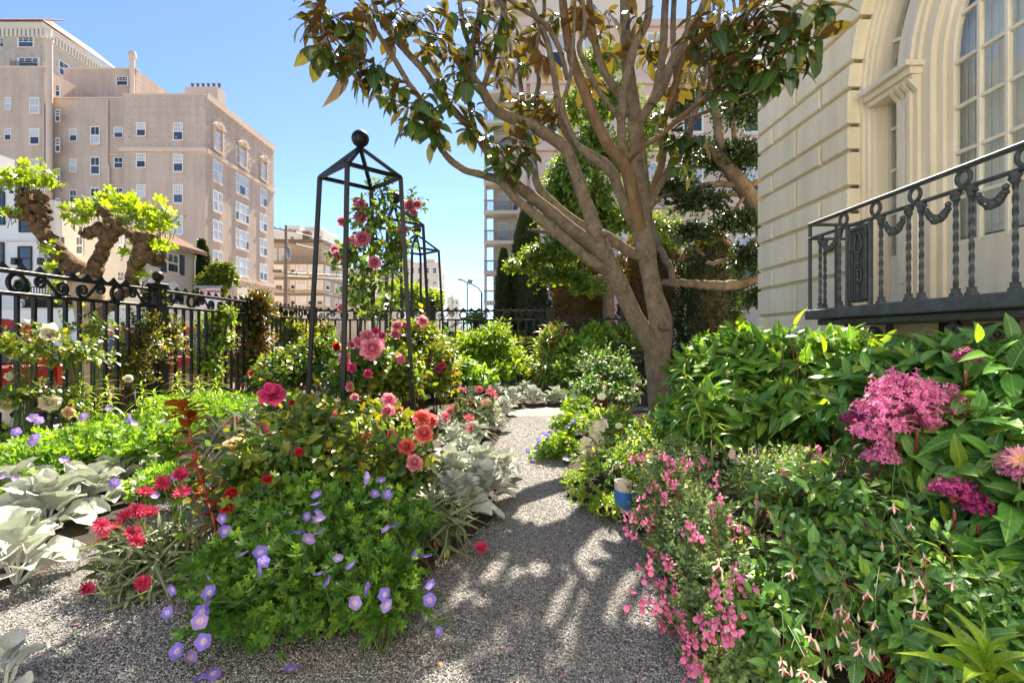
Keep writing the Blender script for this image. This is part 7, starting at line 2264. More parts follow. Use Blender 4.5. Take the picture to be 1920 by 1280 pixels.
rose_bush('pink rose bush growing inside the tallest obelisk', [(700, 695, 5.9, 60, 58, 0.45), (650, 715, 5.9, 34, 40, 0.35), (755, 705, 6.0, 42, 48, 0.4)], 54, 420,
          [(697, 652, 21, 'pink', 5.2), (688, 632, 14, 'pink', 5.25), (672, 642, 11, 'pink', 5.3), (712, 645, 10, 'pink', 5.3), (645, 672, 11, 'pink', 5.3), (650, 688, 11, 'pink', 5.3), (660, 645, 8, 'mauve', 5.4), (704, 622, 8, 'deep', 5.5), (718, 630, 8, 'deep', 5.5), (752, 672, 10, 'pink', 5.6), (640, 578, 8, 'pink', 5.4), (660, 690, 9, 'deep', 5.2), (690, 700, 8, 'deep', 5.2), (655, 725, 9, 'pink', 5.1)], 0.085)
rose_bush('golden leaved rose bush between the two rear obelisks', [(790, 660, 7.6, 50, 60, 0.5), (820, 690, 7.2, 40, 50, 0.4), (760, 650, 7.8, 40, 50, 0.4)], 55, 420,
          [(792, 602, 11, 'pink', 7.3), (745, 612, 10, 'pink', 7.3), (742, 625, 10, 'pink', 7.3), (758, 608, 8, 'pink', 7.4), (820, 692, 10, 'deep', 6.9), (828, 684, 8, 'deep', 6.9), (800, 705, 8, 'deep', 6.8), (770, 640, 7, 'pink', 7.3), (850, 700, 7, 'pink', 7.2)], 0.10, 260, (0.5, 'gold'))
rose_bush('dark green rose bush near the fence corner', [(560, 690, 7.4, 55, 45, 0.45), (605, 680, 7.6, 45, 55, 0.45), (520, 705, 7.0, 45, 35, 0.4)], 56, 380, [(630, 650, 8, 'red', 7.2), (585, 670, 6, 'red', 7.2), (470, 700, 6, 'coral', 7)], 0.09, 200, (0.15, 'gold'))
# bronze young shoot rising in front
bz = thing('rose_shoot', 'tall bronze red rose shoot standing in front of the roses', 'rose', (*at(412, 1010, 2.25)[:2], 0.0), None)
path = spline([at(412, 1090, 2.2), at(405, 1000, 2.2), at(388, 930, 2.2), at(366, 860, 2.2), at(352, 790, 2.2), at(346, 775, 2.2)], 6)
MB().tube(path, np.linspace(0.0075, 0.004, len(path)), 6).build('stem', M['stem_red'], bz, smooth=True, fix=False)
g = np.random.default_rng(61)
b_ = path[6:-1]; d_ = unit(np.gradient(path, axis=0)[6:-1])
lv = leaves_on(g, b_, d_, np.full(len(b_), 0.05), 3, 0.075, 85, 60, 0.1, 0.1, 0.2, 0.6)
foliage(bz, TM['rose'], LM['bronze'], lv, 120, 'leaf', 'foliage', True)
# climbing rose on the tallest obelisk
cr = thing('climbing_rose', 'climbing rose with mauve pink blooms winding up the obelisks', 'rose', (-1.65, 6.1, 0.0))
g = np.random.default_rng(62)
P1 = [[at(684, 760, 6.2), at(682, 640, 6.2), at(690, 560, 6.2), at(672, 500, 6.1), at(660, 470, 6.0), at(640, 480, 5.9)],
      [at(690, 760, 6.2), at(705, 620, 6.3), at(726, 540, 6.3), at(724, 470, 6.2), at(710, 420, 6.2), at(715, 370, 6.2), at(722, 345, 6.2)],
      [at(724, 480, 6.2), at(745, 440, 6.2), at(760, 400, 6.2), at(776, 386, 6.2)],
      [at(700, 520, 6.2), at(690, 460, 6.1), at(680, 420, 6.0), at(677, 385, 6.0)],
      [at(680, 560, 6.2), at(668, 545, 6.2), at(664, 530, 6.2)], [at(725, 480, 6.2), at(745, 480, 6.2), at(748, 450, 6.2)]]
sets = []
for p in P1:
    s = spline(p, 8)
    MB().tube(s, np.linspace(0.011, 0.004, len(s)), 6).build('stem', M['stem_green'], cr, smooth=True, fix=False)
    k = s[:, 2] > 1.45
    b_ = s[k]; d_ = unit(np.gradient(s, axis=0)[k])
    b_ = np.repeat(b_, 2, 0) + g.normal(0, 0.04, (2 * len(b_), 3)); d_ = np.repeat(d_, 2, 0)
    d_ = unit(d_ * 0.4 + g.normal(0, 0.7, d_.shape))
    sets.append(leaves_on(g, b_, d_, np.full(len(b_), 0.16), 6, 0.075, 80, 40, 0.1, 0.3, 0.3, 0.4))
foliage(cr, TM['rose'], LM['rose'], cat(*sets), 300, 'leaf', 'foliage', True)
for i, (px, py, rp_, z) in enumerate(((677, 384, 11, 5.95), (670, 378, 8, 6.0), (676, 406, 13, 5.95), (643, 416, 10, 5.9), (679, 447, 15, 5.9), (668, 455, 11, 6.0), (702, 492, 12, 5.95), (632, 478, 10, 5.9), (645, 480, 10, 5.9), (628, 468, 8, 6.0), (656, 478, 8, 6), (688, 430, 7, 6.1), (755, 434, 10, 6.1), (745, 446, 9, 6.1), (760, 428, 6, 6.1), (768, 386, 11, 6.1), (784, 384, 9, 6.1), (775, 398, 7, 6.1), (657, 450, 8, 6.05))):
    p = at(px, py, z)
    bloom('rose_bloom', RM['rose_mauve'][i % 3], cr, p, to_cam(p, g, 0.45, -0.2), 2.1 * rp_ * z / FOC)

# ---- white climbing rose and jasmine along the street fence
wr_ = bush('climbing_rose', 'white climbing rose sprawling over the street fence beside the red car', 'rose',
           [(50, 660, 4.35, 80, 55, 0.2), (140, 670, 4.65, 70, 60, 0.2), (40, 745, 4.2, 60, 40, 0.2), (120, 760, 4.5, 60, 35, 0.2), (180, 620, 5.1, 35, 40, 0.15)], TM['rose'], LM['rose'], 190, 7, 0.055, 260, seed=71, inner=0.2, up=0.3, more=(0.3, 'gold'), smooth=True, front=0, stem_every=2, jit=0.3)
for i, (px, py, rp_, z, k) in enumerate(((95, 622, 16, 4.45, 'white'), (93, 754, 17, 4.3, 'white'), (10, 762, 14, 4.1, 'white'), (128, 773, 11, 4.4, 'peach'), (240, 710, 8, 5.4, 'white'), (15, 705, 8, 4.1, 'white'))):
    p = at(px, py, z)
    bloom('rose_bloom', RM['rose_' + k][i % 3], wr_[0], p, to_cam(p, gf, 0.3, 0.2), 2.1 * rp_ * z / FOC)
bush('jasmine_vine', 'jasmine vine tangled round the first fence post', 'vine', [(262, 650, 6.25, 55, 75, 0.2), (240, 700, 6.0, 45, 50, 0.2), (310, 640, 6.7, 35, 70, 0.2), (290, 560, 6.5, 18, 30, 0.12)], TM['small'], LM['vine'], 620, 8, 0.05, 0, 'stem_brown', 'vines on the street fence', 72, inner=0.2, front=0, stem_every=5, more=(0.3, 'gold'))
bush('jasmine_vine', 'dense dark jasmine vine hiding the second fence post', 'vine', [(475, 640, 8.9, 34, 95, 0.28), (465, 700, 8.8, 40, 50, 0.3), (485, 580, 9.0, 30, 40, 0.25), (450, 600, 8.8, 22, 40, 0.2)], TM['small'], LM['vine'], 900, 9, 0.065, 0, 'stem_brown', 'vines on the street fence', 73, inner=0.25, front=0, stem_every=6, more=(0.2, 'bronze'))
bush('climbing_rose', 'pale climbing rose between the two fence posts', 'rose', [(400, 640, 7.8, 40, 60, 0.2), (385, 690, 7.5, 35, 40, 0.2), (420, 600, 8.0, 25, 30, 0.2)], TM['rose'], LM['lime'], 260, 7, 0.07, 120, seed=74, inner=0.2, front=0, more=(0.5, 'rose'), smooth=True)
bush('climbing_rose', 'leafy climber at the fence corner', 'rose', [(545, 640, 10.6, 30, 50, 0.25), (520, 600, 10.2, 18, 28, 0.2), (575, 650, 11, 24, 45, 0.25), (610, 640, 11.2, 22, 40, 0.2)], TM['small'], LM['rose'], 420, 8, 0.09, 0, seed=75, inner=0.2, front=0, more=(0.5, 'gold'))


# ---- lilies: upright stems with whorled narrow leaves
def lily(label, top, foot, n, leaf, mat, seed, group='lily stems', bend=0.0, a0=70, r_=0.006, tm='strap'):
    g = np.random.default_rng(seed)
    a, b = np.asarray(foot, float), np.asarray(top, float)
    t = thing('lily_plant', label, 'lily', (a[0], a[1], a[2]), group)
    mid = (a + b) / 2 + np.array((bend, 0, 0.0))
    s = spline([a, mid, b], 10)
    MB().tube(s, np.linspace(r_, r_ * 0.5, len(s)), 6).build('stem', M['stem_green'], t, smooth=True, fix=False)
    k = np.linspace(len(s) * 0.2, len(s) - 1, n)
    P_ = np.stack([np.interp(k, np.arange(len(s)), s[:, i]) for i in range(3)], 1)
    T_ = unit(np.stack([np.interp(k, np.arange(len(s)), np.gradient(s, axis=0)[:, i]) for i in range(3)], 1))
    u = unit(np.cross(T_, np.array((0.3, 1, 0.1)))); w = np.cross(T_, u)
    ph = np.arange(n) * R(137.5)
    rad = np.cos(ph)[:, None] * u + np.sin(ph)[:, None] * w
    f = np.linspace(0, 1, n)
    an = (R(a0) * (1 - 0.65 * f ** 3))[:, None]
    ld = T_ * np.cos(an) + rad * np.sin(an); ln = T_ * np.sin(an) - rad * np.cos(an) + UP * 0.3
    lv = (P_, frames(ld, ln), leaf * (1 - 0.45 * f) * g.uniform(0.85, 1.1, n))
    foliage(t, TM[tm], LM[mat], lv, n, 'leaf', 'foliage', True)
    return t


def gl_(px, py, z): return at(px, py, z)


for i, (px, y0, y1, z, lab) in enumerate(((150, 705, 800, 4.75, 'first lime lily shoot in front of the plane tree trunk'), (200, 712, 800, 4.85, 'second lime lily shoot right of the plane tree trunk'), (265, 722, 800, 4.95, 'lime lily shoot below the first fence post'), (290, 735, 800, 4.9, 'shorter lime lily shoot next to the one below the fence post'),
                                          (332, 705, 762, 6.2, 'pale lily shoot right of the first fence post'), (372, 712, 755, 6.4, 'pale lily shoot in the middle of the fence bay'), (405, 714, 755, 6.6, 'pale lily shoot near the orange marker post'), (545, 680, 735, 7.5, 'lily shoot in front of the fence corner'))):
    lily(lab, at(px, y0, z), at(px + 4, y1, z), 24, 0.17 if z < 5.5 else 0.2, 'lily', 80 + i, bend=0.01)
for i, (px, y0, y1, z, lab) in enumerate(((922, 612, 725, 10.2, 'tall dark green lily stem by the back fence'), (1003, 640, 725, 9.8, 'feathery lily stem at the right of the back bed'), (838, 618, 700, 9.4, 'dark lily stem right of the farthest obelisk'), (1035, 610, 720, 10.0, 'lily stem with yellow tip beside the fence post'))):
    lily(lab, at(px, y0, z), at(px + 2, y1, z), 34, 0.30, 'lily_dark' if i != 1 else 'lily', 90 + i, r_=0.012)
lily('arching lily stem with pale narrow leaves right of the magnolia trunk', at(1283, 700, 2.9), at(1385, 885, 3.0), 30, 0.15, 'lily', 95, None, bend=-0.035, a0=80)
lily('lily shoot half hidden in the pink salvia', at(1418, 905, 2.2), at(1440, 985, 2.25), 16, 0.14, 'lily', 96, None, a0=75)
lily('bright lily rosette with broad leaves at the bottom right corner', at(1848, 1235, 1.22), at(1858, 1310, 1.22), 11, 0.19, 'lily', 97, None, a0=52, tm='lilybroad')

# ---- shrubs under the back fence
bush('back_shrub', 'yellow green small-leaved shrub in front of the back fence', 'shrub', [(890, 665, 10.5, 42, 48, 0.5), (930, 655, 10.6, 40, 55, 0.5), (962, 685, 10.3, 32, 35, 0.4), (945, 700, 9.9, 40, 25, 0.4)], TM['small'], LM['lime'], 700, 9, 0.10, 0, 'stem_green', 'shrubs along the back fence', 101, inner=0.2, front=0.3)
bush('back_shrub', 'orange tipped shrub next to the fence post', 'shrub', [(1040, 660, 9.8, 28, 55, 0.4), (1030, 700, 9.5, 30, 30, 0.4)], TM['lance'], LM['shrub'], 220, 8, 0.20, 60, 'stem_green', 'shrubs along the back fence', 102, inner=0.15, front=0.3, more=(0.3, 'bronze'))
bush('back_shrub', 'bright green shrub left of the bench', 'shrub', [(1080, 672, 9.6, 42, 42, 0.5), (1062, 700, 9.2, 38, 32, 0.4), (1120, 640, 10.4, 35, 35, 0.4)], TM['small'], LM['lime2'], 500, 9, 0.11, 0, 'stem_green', 'shrubs along the back fence', 103, inner=0.2, front=0.3)
bush('back_shrub', 'dark shrub behind the bench and magnolia trunk', 'shrub', [(1150, 660, 10.6, 50, 45, 0.5), (1180, 640, 11, 40, 40, 0.4), (1110, 690, 10, 40, 30, 0.4)], TM['small'], LM['ever'], 600, 9, 0.10, 0, 'stem_green', 'shrubs along the back fence', 104, inner=0.2, front=0.3)
bush('back_shrub', 'low green planting in front of the farthest obelisk', 'shrub', [(850, 700, 9.0, 50, 30, 0.5), (890, 715, 8.8, 40, 22, 0.4), (800, 720, 8.4, 40, 25, 0.4)], TM['mid'], LM['lime2'], 300, 8, 0.12, 0, 'stem_green', 'shrubs along the back fence', 105, inner=0.2, front=0.3, more=(0.3, 'shrub'))


# ---- right-hand bed
def hang_bells(root, bs, g, spots, size=0.055):
    for i, (px, py) in enumerate(spots):
        p = on_blobs(bs, px, py, None, 0.95)
        rot = face_rot(unit(UP + g.normal(0, 0.2, 3)), g.uniform(0, 6))
        o = inst('fuchsia_bloom' if i % 3 else 'fuchsia_bud', BELLM if i % 3 else BELLBUD, root, mat4(p - np.array(root.location), rot, size * g.uniform(0.8, 1.2)))
        if i % 3:
            q = bpy.data.objects.new('skirt', SKIRTM); COL.objects.link(q); q.parent = o
        MB().tube(spline([p, p + UP * 0.05 + g.normal(0, 0.008, 3), p + UP * 0.09 + g.normal(0, 0.03, 3) + np.array((0, 0.05, 0))], 3), 0.0012, 4, cap=False).build('stalk', M['stem_red'] if i % 2 else M['stem_green'], root, fix=False)


# tall fuchsia left of the trunk
root, bs, g = bush('fuchsia_bush', 'airy fuchsia with red stems in front of the bench', 'fuchsia', [(1130, 695, 7.2, 50, 45, 0.35), (1165, 715, 7.0, 34, 45, 0.3), (1105, 735, 6.6, 40, 30, 0.35), (1160, 750, 6.5, 38, 24, 0.3)], TM['mid'], LM['fuchsia'], 260, 8, 0.065, 160, 'stem_red', 'fuchsia bushes', 111, inner=0.15, front=0.3, up=0.5, jit=0.25, stem_every=1, stem_r=0.005)
hang_bells(root, bs, g, [(1115, 745), (1130, 720), (1190, 720), (1200, 745), (1160, 740), (1180, 760)], 0.08)
root, bs, g = bush('fuchsia_bush', 'sunlit golden fuchsia with reddish twigs at the foot of the magnolia', 'fuchsia', [(1145, 800, 4.7, 65, 32, 0.35), (1195, 845, 4.2, 68, 46, 0.35), (1165, 885, 3.7, 68, 45, 0.3), (1235, 812, 4.6, 42, 26, 0.3)], TM['mid'], LM['lime'], 520, 8, 0.05, 250, 'stem_red', 'fuchsia bushes', 112, inner=0.2, front=0.5, jit=0.22, stem_every=2, stem_r=0.0035, more=(0.45, 'fuchsia'))
hang_bells(root, bs, g, [(1150, 870), (1145, 880), (1160, 865), (1200, 900), (1180, 840), (1210, 860), (1165, 905)], 0.06)
for i, (px, py, s) in enumerate(((1122, 802, 15), (1130, 795, 13), (1098, 828, 11), (1124, 826, 12), (1112, 810, 12), (1128, 745, 9), (1160, 800, 8))):
    p = on_blobs(bs, px, py, 4.3, 0.97)
    bloom('white_bloom', WHITEM[0], root, p, to_cam(p, g, 0.3, 0.3), 2 * s * p[1] / FOC)
root, bs, g = bush('cranesbill', 'small violet cranesbill spilling onto the right path edge', 'flowering plant', [(1045, 845, 4.6, 40, 30, 0.2), (1070, 800, 5.4, 35, 28, 0.25), (1085, 765, 6.2, 30, 20, 0.25)], TM['palm'], LM['lime'], 260, 6, 0.06, 160, seed=113, inner=0.3, more=(0.5, 'cranesbill'), stem_every=5, stem_r=0.002)
for i, (px, py) in enumerate(((1010, 825), (1018, 815), (1025, 818), (1008, 838), (1055, 815), (1065, 800), (990, 845), (997, 868), (1075, 790), (1030, 812), (1085, 778), (1078, 745), (1060, 860))):
    p = on_blobs(bs, px, py, 4.6, 0.97); bloom('cranesbill_bloom', GM['violet'][i % 3], root, p, to_cam(p, g, 0.5, 0.3), 0.05)
root, bs, g = bush('petunia_plant', 'low lime petunia with near black flowers at the path edge', 'petunia', [(1105, 935, 3.25, 38, 28, 0.14), (1140, 955, 3.05, 38, 24, 0.14), (1080, 905, 3.6, 30, 22, 0.14)], TM['small'], LM['lime'], 420, 7, 0.022, 0, seed=114, inner=0.2, stem_every=6, stem_r=0.0016)
for i, (px, py) in enumerate(((1067, 930), (1078, 936), (1082, 908), (1100, 908), (1098, 938), (1128, 914), (1128, 956), (1145, 955), (1105, 920), (1118, 905), (1160, 893), (1090, 968), (1115, 925))):
    p = on_blobs(bs, px, py, 3.25, 0.97); bloom('petunia_bloom', BLACKM[0], root, p, to_cam(p, g, 0.6, 0.2), g.uniform(0.035, 0.05))

# large-leaved shrub right of the trunk
root, bs, g = bush('leafy_shrub', 'broad leafy green shrub between the magnolia trunk and the house', 'shrub', [(1322, 715, 4.6, 58, 72, 0.4), (1400, 695, 4.4, 80, 72, 0.5), (1490, 705, 4.1, 90, 85, 0.5), (1590, 700, 3.8, 70, 75, 0.4), (1340, 800, 3.9, 90, 80, 0.4), (1450, 810, 3.6, 100, 80, 0.4), (1550, 800, 3.3, 80, 70, 0.4)], TM['big'], LM['shrub'], 540, 9, 0.145, 300, 'stem_green', None, 121, inner=0.3, up=0.55, front=0.6, a0=75, a1=35, leafdroop=0.25, smooth=True, more=(0.2, 'lime'), stem_every=6, stem_r=0.006)
for i, (px, py) in enumerate(((1480, 625), (1490, 640), (1508, 632), (1497, 650), (1470, 648))):
    p = at(px, py, 3.6)
    m_ = MB().lathe([(0.002, -0.016), (0.011, -0.004), (0.009, 0.01), (0.001, 0.026)], p, 8); m_.build('bud', M['stem_green'], root, smooth=True)
    stalk(root, p - UP * 0.35 + np.array((-0.02 * (i - 2), 0, 0)), p - UP * 0.015, 0.0025, 'stem_red')
# fuchsia with magenta panicles
root, bs, g = bush('tree_fuchsia', 'large-leaved tree fuchsia with magenta flower panicles below the balcony', 'fuchsia', [(1660, 770, 2.5, 95, 100, 0.3), (1770, 730, 2.35, 120, 85, 0.35), (1880, 750, 2.1, 110, 110, 0.35), (1850, 880, 1.9, 120, 120, 0.3), (1905, 1010, 1.65, 100, 130, 0.3), (1740, 860, 2.1, 90, 80, 0.3)], TM['big'], LM['broad'], 340, 8, 0.135, 300, 'stem_red', None, 122, inner=0.4, up=0.35, front=0.6, a0=80, a1=40, leafdroop=0.3, smooth=True, stem_every=3, stem_r=0.006, more=(0.12, 'lime'))
inst('leaf', _leafcache[(id(TM['big'][0][0]), LM['lime'].name)], root, mat4(at(1832, 642, 1.95) - np.array(root.location), frames(np.array([(0.05, -0.1, 1.0)]), np.array([(0.1, -1.0, -0.1)]))[0], (0.11, 0.075, 0.08)))


def panicle_mesh(g, n=150):
    parts = []
    st = MB()
    for k in range(n):
        d = unit(g.normal(0, 1, 3)); d[2] = abs(d[2]) * 0.9 - 0.1; d = unit(d)
        r0 = g.uniform(0.12, 0.36); r1 = r0 + g.uniform(0.08, 0.15)
        p0, p1 = d * r0, d * r1 + g.normal(0, 0.015, 3)
        m = MB().tube([p0, p1], [0.006, 0.010], 4, cap=False); parts.append((np.concatenate(m.v), np.array(m.f)))
        x = face_rot(unit(p1 - p0), g.uniform(0, 6))
        for q in range(4):
            v = np.array([(0, 0, 0), (0.018, 0.028, 0.006), (0, 0.06, 0.012), (-0.018, 0.028, 0.006)])
            v = rotz(v, q * PI / 2) @ x.T + p1
            parts.append((v, np.array([(0, 1, 2, 3)])))
    return merge(parts)


def panicle_stems(g):
    m = MB()
    for k in range(26):
        d = unit(g.normal(0, 1, 3)); d[2] = abs(d[2]) * 0.9 - 0.1; m.tube([(0, 0, -0.15), tuple(d * 0.12), tuple(d * 0.32)], [0.012, 0.008, 0.004], 4, cap=False)
    return np.concatenate(m.v), np.array(m.f)


PAN = {k: [np_mesh('flower_panicle', *panicle_mesh(gf, 170), PM[k]) for _ in range(2)] for k in ('panicle', 'panicle_dark')}
PST = np_mesh('panicle_stems', *panicle_stems(gf), M['stem_red'])
for i, (px, py, r_, z, k) in enumerate(((1655, 785, 58, 1.95, 'panicle'), (1690, 742, 62, 1.95, 'panicle'), (1755, 757, 52, 1.95, 'panicle'), (1632, 818, 42, 1.95, 'panicle'), (1720, 780, 46, 1.9, 'panicle'), (1790, 930, 46, 1.62, 'panicle_dark'), (1835, 955, 34, 1.6, 'panicle_dark'), (1812, 672, 26, 2.0, 'panicle_dark'), (1912, 880, 44, 1.55, 'panicle'), (1600, 790, 26, 2.2, 'panicle_dark'), (1610, 900, 30, 2.1, 'panicle'), (1585, 905, 24, 2.15, 'panicle'), (1565, 750, 16, 2.9, 'panicle_dark'), (1650, 860, 36, 1.95, 'panicle'))):
    p = at(px, py, z)
    o = inst('flower_panicle', PAN[k][i % 2], root, mat4(p - np.array(root.location), face_rot(unit(UP + g.normal(0, 0.25, 3)), g.uniform(0, 6)), 2.0 * r_ * z / FOC))
    q = bpy.data.objects.new('panicle_stems', PST); COL.objects.link(q); q.parent = o
    MB().tube(spline([p - UP * 0.05, p - UP * 0.2 + np.array((0.03, 0.05, 0)), p - UP * 0.45 + np.array((0.06, 0.12, 0))], 4), np.linspace(0.005, 0.008, 9), 5).build('stem', M['stem_red'], root, smooth=True, fix=False)
p = at(1914, 862, 1.5)
dh = thing('dahlia', 'single pale pink dahlia bloom at the right frame edge', 'dahlia', (p[0], p[1], 0))
bloom('dahlia_bloom', DM['dahlia'][1], dh, p, to_cam(p, g, 0.1), 0.085, HEART)
stalk(dh, p - UP * 0.5 + np.array((0.05, 0.1, 0)), p, 0.004)
# bare arching cane
cn = thing('bare_cane', 'bare yellow brown cane arching out at the right edge', 'cane', (*at(1900, 830, 1.75)[:2], 0.0))
MB().tube(spline([at(1960, 850, 1.7), at(1900, 820, 1.75), at(1850, 795, 1.8), at(1815, 770, 1.85)], 6), np.linspace(0.008, 0.004, 19), 6).build('stem', M['stem_green'], cn, smooth=True, fix=False)
# hanging fuchsia in front
root, bs, g = bush('fuchsia_bush', 'wide fuchsia with red stems and hanging cream and red bells in front', 'fuchsia', [(1570, 960, 2.05, 130, 100, 0.3), (1700, 1020, 1.85, 140, 120, 0.3), (1510, 1100, 1.8, 100, 110, 0.25), (1640, 1170, 1.6, 130, 120, 0.25), (1790, 1150, 1.52, 130, 130, 0.25), (1450, 1200, 1.65, 70, 90, 0.2), (1880, 1200, 1.4, 90, 110, 0.2)], TM['mid'], LM['fuchsia'], 700, 9, 0.052, 300, 'stem_red', 'fuchsia bushes', 123, inner=0.4, up=0.15, front=0.6, jit=0.16, leafdroop=0.2, stem_every=2, stem_r=0.003, more=(0.22, 'lime2'))
C3 = lambda x, y: (1230 + x * 0.359, 820 + y * 0.359)
hang_bells(root, bs, g, [C3(*q) for q in ((940, 900), (970, 870), (1010, 910), (1055, 915), (1150, 950), (1270, 650), (1285, 710), (1375, 720), (1395, 600), (1345, 790), (1060, 1050), (1075, 1090), (1120, 1100), (1140, 1110), (810, 1020), (830, 1050), (650, 1140), (660, 1190), (705, 1190), (760, 1200), (795, 1230), (900, 1190), (960, 1160), (970, 990), (760, 975), (715, 680), (1105, 790), (1410, 820), (1355, 880), (330, 640), (345, 700), (1555, 740), (1330, 440), (940, 1030), (1030, 1210), (870, 1250), (1180, 540), (1420, 900), (1240, 340))], 0.034)
# pink salvia
root, bs, g = bush('salvia_bush', 'pink flowered salvia mound leaning over the gravel path', 'salvia', [(1260, 955, 2.65, 70, 95, 0.3), (1310, 1020, 2.3, 80, 100, 0.3), (1340, 1120, 1.98, 85, 120, 0.28), (1375, 1215, 1.72, 75, 90, 0.2), (1270, 880, 3.0, 60, 55, 0.3), (1440, 930, 2.45, 85, 75, 0.3), (1500, 900, 2.5, 70, 60, 0.3), (1255, 1030, 2.45, 45, 55, 0.18), (1300, 1180, 1.92, 55, 65, 0.18), (1335, 1245, 1.68, 55, 55, 0.15)], TM['small'], LM['salvia'], 2500, 9, 0.024, 0, 'stem_green', None, 124, inner=0.5, up=0.3, front=0.55, jit=0.12, stem_every=9, stem_r=0.002)
SP = [C3(*q) for q in ((60, 110), (40, 190), (150, 110), (165, 140), (245, 115), (250, 140), (320, 205), (300, 265), (335, 325), (300, 380), (60, 200), (90, 240), (45, 300), (160, 450), (175, 495), (200, 500), (240, 515), (400, 435), (435, 490), (655, 165), (680, 215), (700, 250), (735, 300), (770, 165), (800, 220), (805, 275), (855, 290), (840, 55), (840, 100), (555, 345), (575, 395), (600, 435), (640, 455), (655, 510), (1010, 470), (1050, 500), (1080, 545), (1065, 450), (940, 735), (990, 740), (930, 780), (970, 795), (60, 640), (70, 670), (45, 740), (70, 770), (105, 815), (10, 880), (60, 880), (110, 920), (150, 950), (30, 975), (140, 1005), (190, 1040), (205, 1055), (290, 775), (325, 795), (390, 820), (335, 880), (370, 905), (425, 930), (240, 955), (265, 1000), (300, 1030), (325, 980), (360, 1015), (390, 1010), (405, 1045), (410, 715), (430, 745), (455, 765), (140, 1080), (170, 1130), (150, 1165), (195, 1190), (170, 1250), (230, 1210))]
SP += [(600 + x * 0.359, 820 + y * 0.359) for x, y in ((1640, 100), (1690, 90), (1740, 80), (1790, 110), (1830, 120), (1860, 150), (1830, 200), (1840, 240), (1740, 250), (1710, 300), (1800, 300), (1680, 350), (1610, 390), (1650, 410), (1700, 420), (1720, 455), (1600, 490), (1630, 515), (1690, 670), (1720, 610), (1810, 650), (1640, 840), (1680, 870), (1730, 860), (1700, 700))]
nb = 0
for (px, py) in SP:
    p = on_blobs(bs, px, py, 2.55 if py < 990 else (2.25 if py < 1050 else 1.75), 0.955)
    k = 3
    for q in range(k):
        pp = p + np.array((g.normal(0, 0.012), g.normal(0, 0.008), 0.016 * (q - 1) + g.normal(0, 0.004)))
        d = to_cam(pp, g, 0.55, 0.0)
        x = frames(d[None], (UP + g.normal(0, 0.3, 3))[None])[0]
        inst('salvia_bloom', LIPM, root, mat4(pp - np.array(root.location), x, g.uniform(0.027, 0.037))); nb += 1
    cc = min((c for c, _ in bs), key=lambda c: np.linalg.norm(c - p)); q0 = p + unit(cc - p) * 0.16 - UP * 0.02
    MB().tube(spline([q0, (p + q0) / 2 + UP * 0.012, p + np.array((-0.012, -0.004, 0.012))], 3), 0.0015, 4, cap=False).build('flower_stem', M['stem_red'], root, fix=False)

# ---- path light, bench, fallen leaves
M['lamp_wood'] = surf('bleached white wood', (0.62, 0.57, 0.48), (0.48, 0.43, 0.35), 6, 0.8, 0.4, 30, stretch=(6, 6, 0.6))
M['blue_tape'] = surf('blue tape', (0.035, 0.17, 0.52), (0.03, 0.14, 0.45), 8, 0.5)
ps = np.array((0.655, 3.02, 0))
pl_ = thing('path_light', 'short white tube with a blue band standing at the path edge', 'path light', ps)
m = MB(); an = np.linspace(0, 2 * PI, 33)[:-1]
zb, zt = 0.075, 0.255
vv = [];
for r_, z in ((0.042, zb), (0.050, zb + 0.01), (0.050, zt), (0.042, zt), (0.042, zb + 0.04)): vv += [(ps[0] + r_ * math.cos(a), ps[1] + r_ * math.sin(a), z) for a in an]
ff = [(i * 32 + k, i * 32 + (k + 1) % 32, i * 32 + 32 + (k + 1) % 32, i * 32 + 32 + k) for i in range(4) for k in range(32)] + [[4 * 32 + k for k in range(32)], list(range(32))[::-1]]
m.add(vv, ff).build('tube', M['lamp_wood'], pl_, smooth=40)
m = MB(); vv = []
for a in an:
    lo = 0.128 - 0.035 * math.cos(a + 0.9); hi = 0.205 - 0.008 * math.cos(a + 0.9)
    for z in (lo, hi): vv.append((ps[0] + 0.0515 * math.cos(a), ps[1] + 0.0515 * math.sin(a), z))
m.add(vv, [(2 * k, (2 * k + 2) % 64, (2 * k + 3) % 64, 2 * k + 1) for k in range(32)]).build('blue_band', M['blue_tape'], pl_, smooth=True)
MB().lathe([(0.03, 0.0), (0.032, 0.03), (0.03, 0.08)], ps, 12).build('foot', M['black_frame'], pl_, smooth=40)
letters('lettering', 'VI', 0.026, (ps[0] + 0.018, ps[1] - 0.0495, 0.232), M['stem_brown'], pl_)

bn = thing('garden_bench', 'black iron garden bench at the end of the path', 'bench', (1.75, 8.9, 0))
bx0, bx1, by_ = 1.12, 2.35, 8.9
for x in (bx0, bx1):
    MB().bar((x, by_ - 0.22, 0), (x, by_ - 0.22, 0.62), 0.05).build('leg', M['iron'], bn)
    MB().bar((x, by_ + 0.22, 0), (x, by_ + 0.30, 0.86), 0.05).build('leg', M['iron'], bn)
    MB().bar((x, by_ - 0.25, 0.63), (x, by_ + 0.27, 0.66), 0.05).build('arm', M['iron'], bn)
for k in range(5): MB().cbox(((bx0 + bx1) / 2, by_ - 0.2 + 0.1 * k, 0.44), (bx1 - bx0, 0.07, 0.025), 0.004).build('seat_slat', M['iron'], bn)
for k in range(4): MB().cbox(((bx0 + bx1) / 2, by_ + 0.245 + 0.016 * k, 0.52 + 0.1 * k), (bx1 - bx0, 0.02, 0.06), 0.004).build('back_slat', M['iron'], bn)
MB().tube([(1.95 + 0.2 * math.cos(a), by_ + 0.29, 0.80 + 0.2 * math.sin(a)) for a in np.linspace(0, PI, 14)], 0.03, 6).build('back_arch', M['iron'], bn)

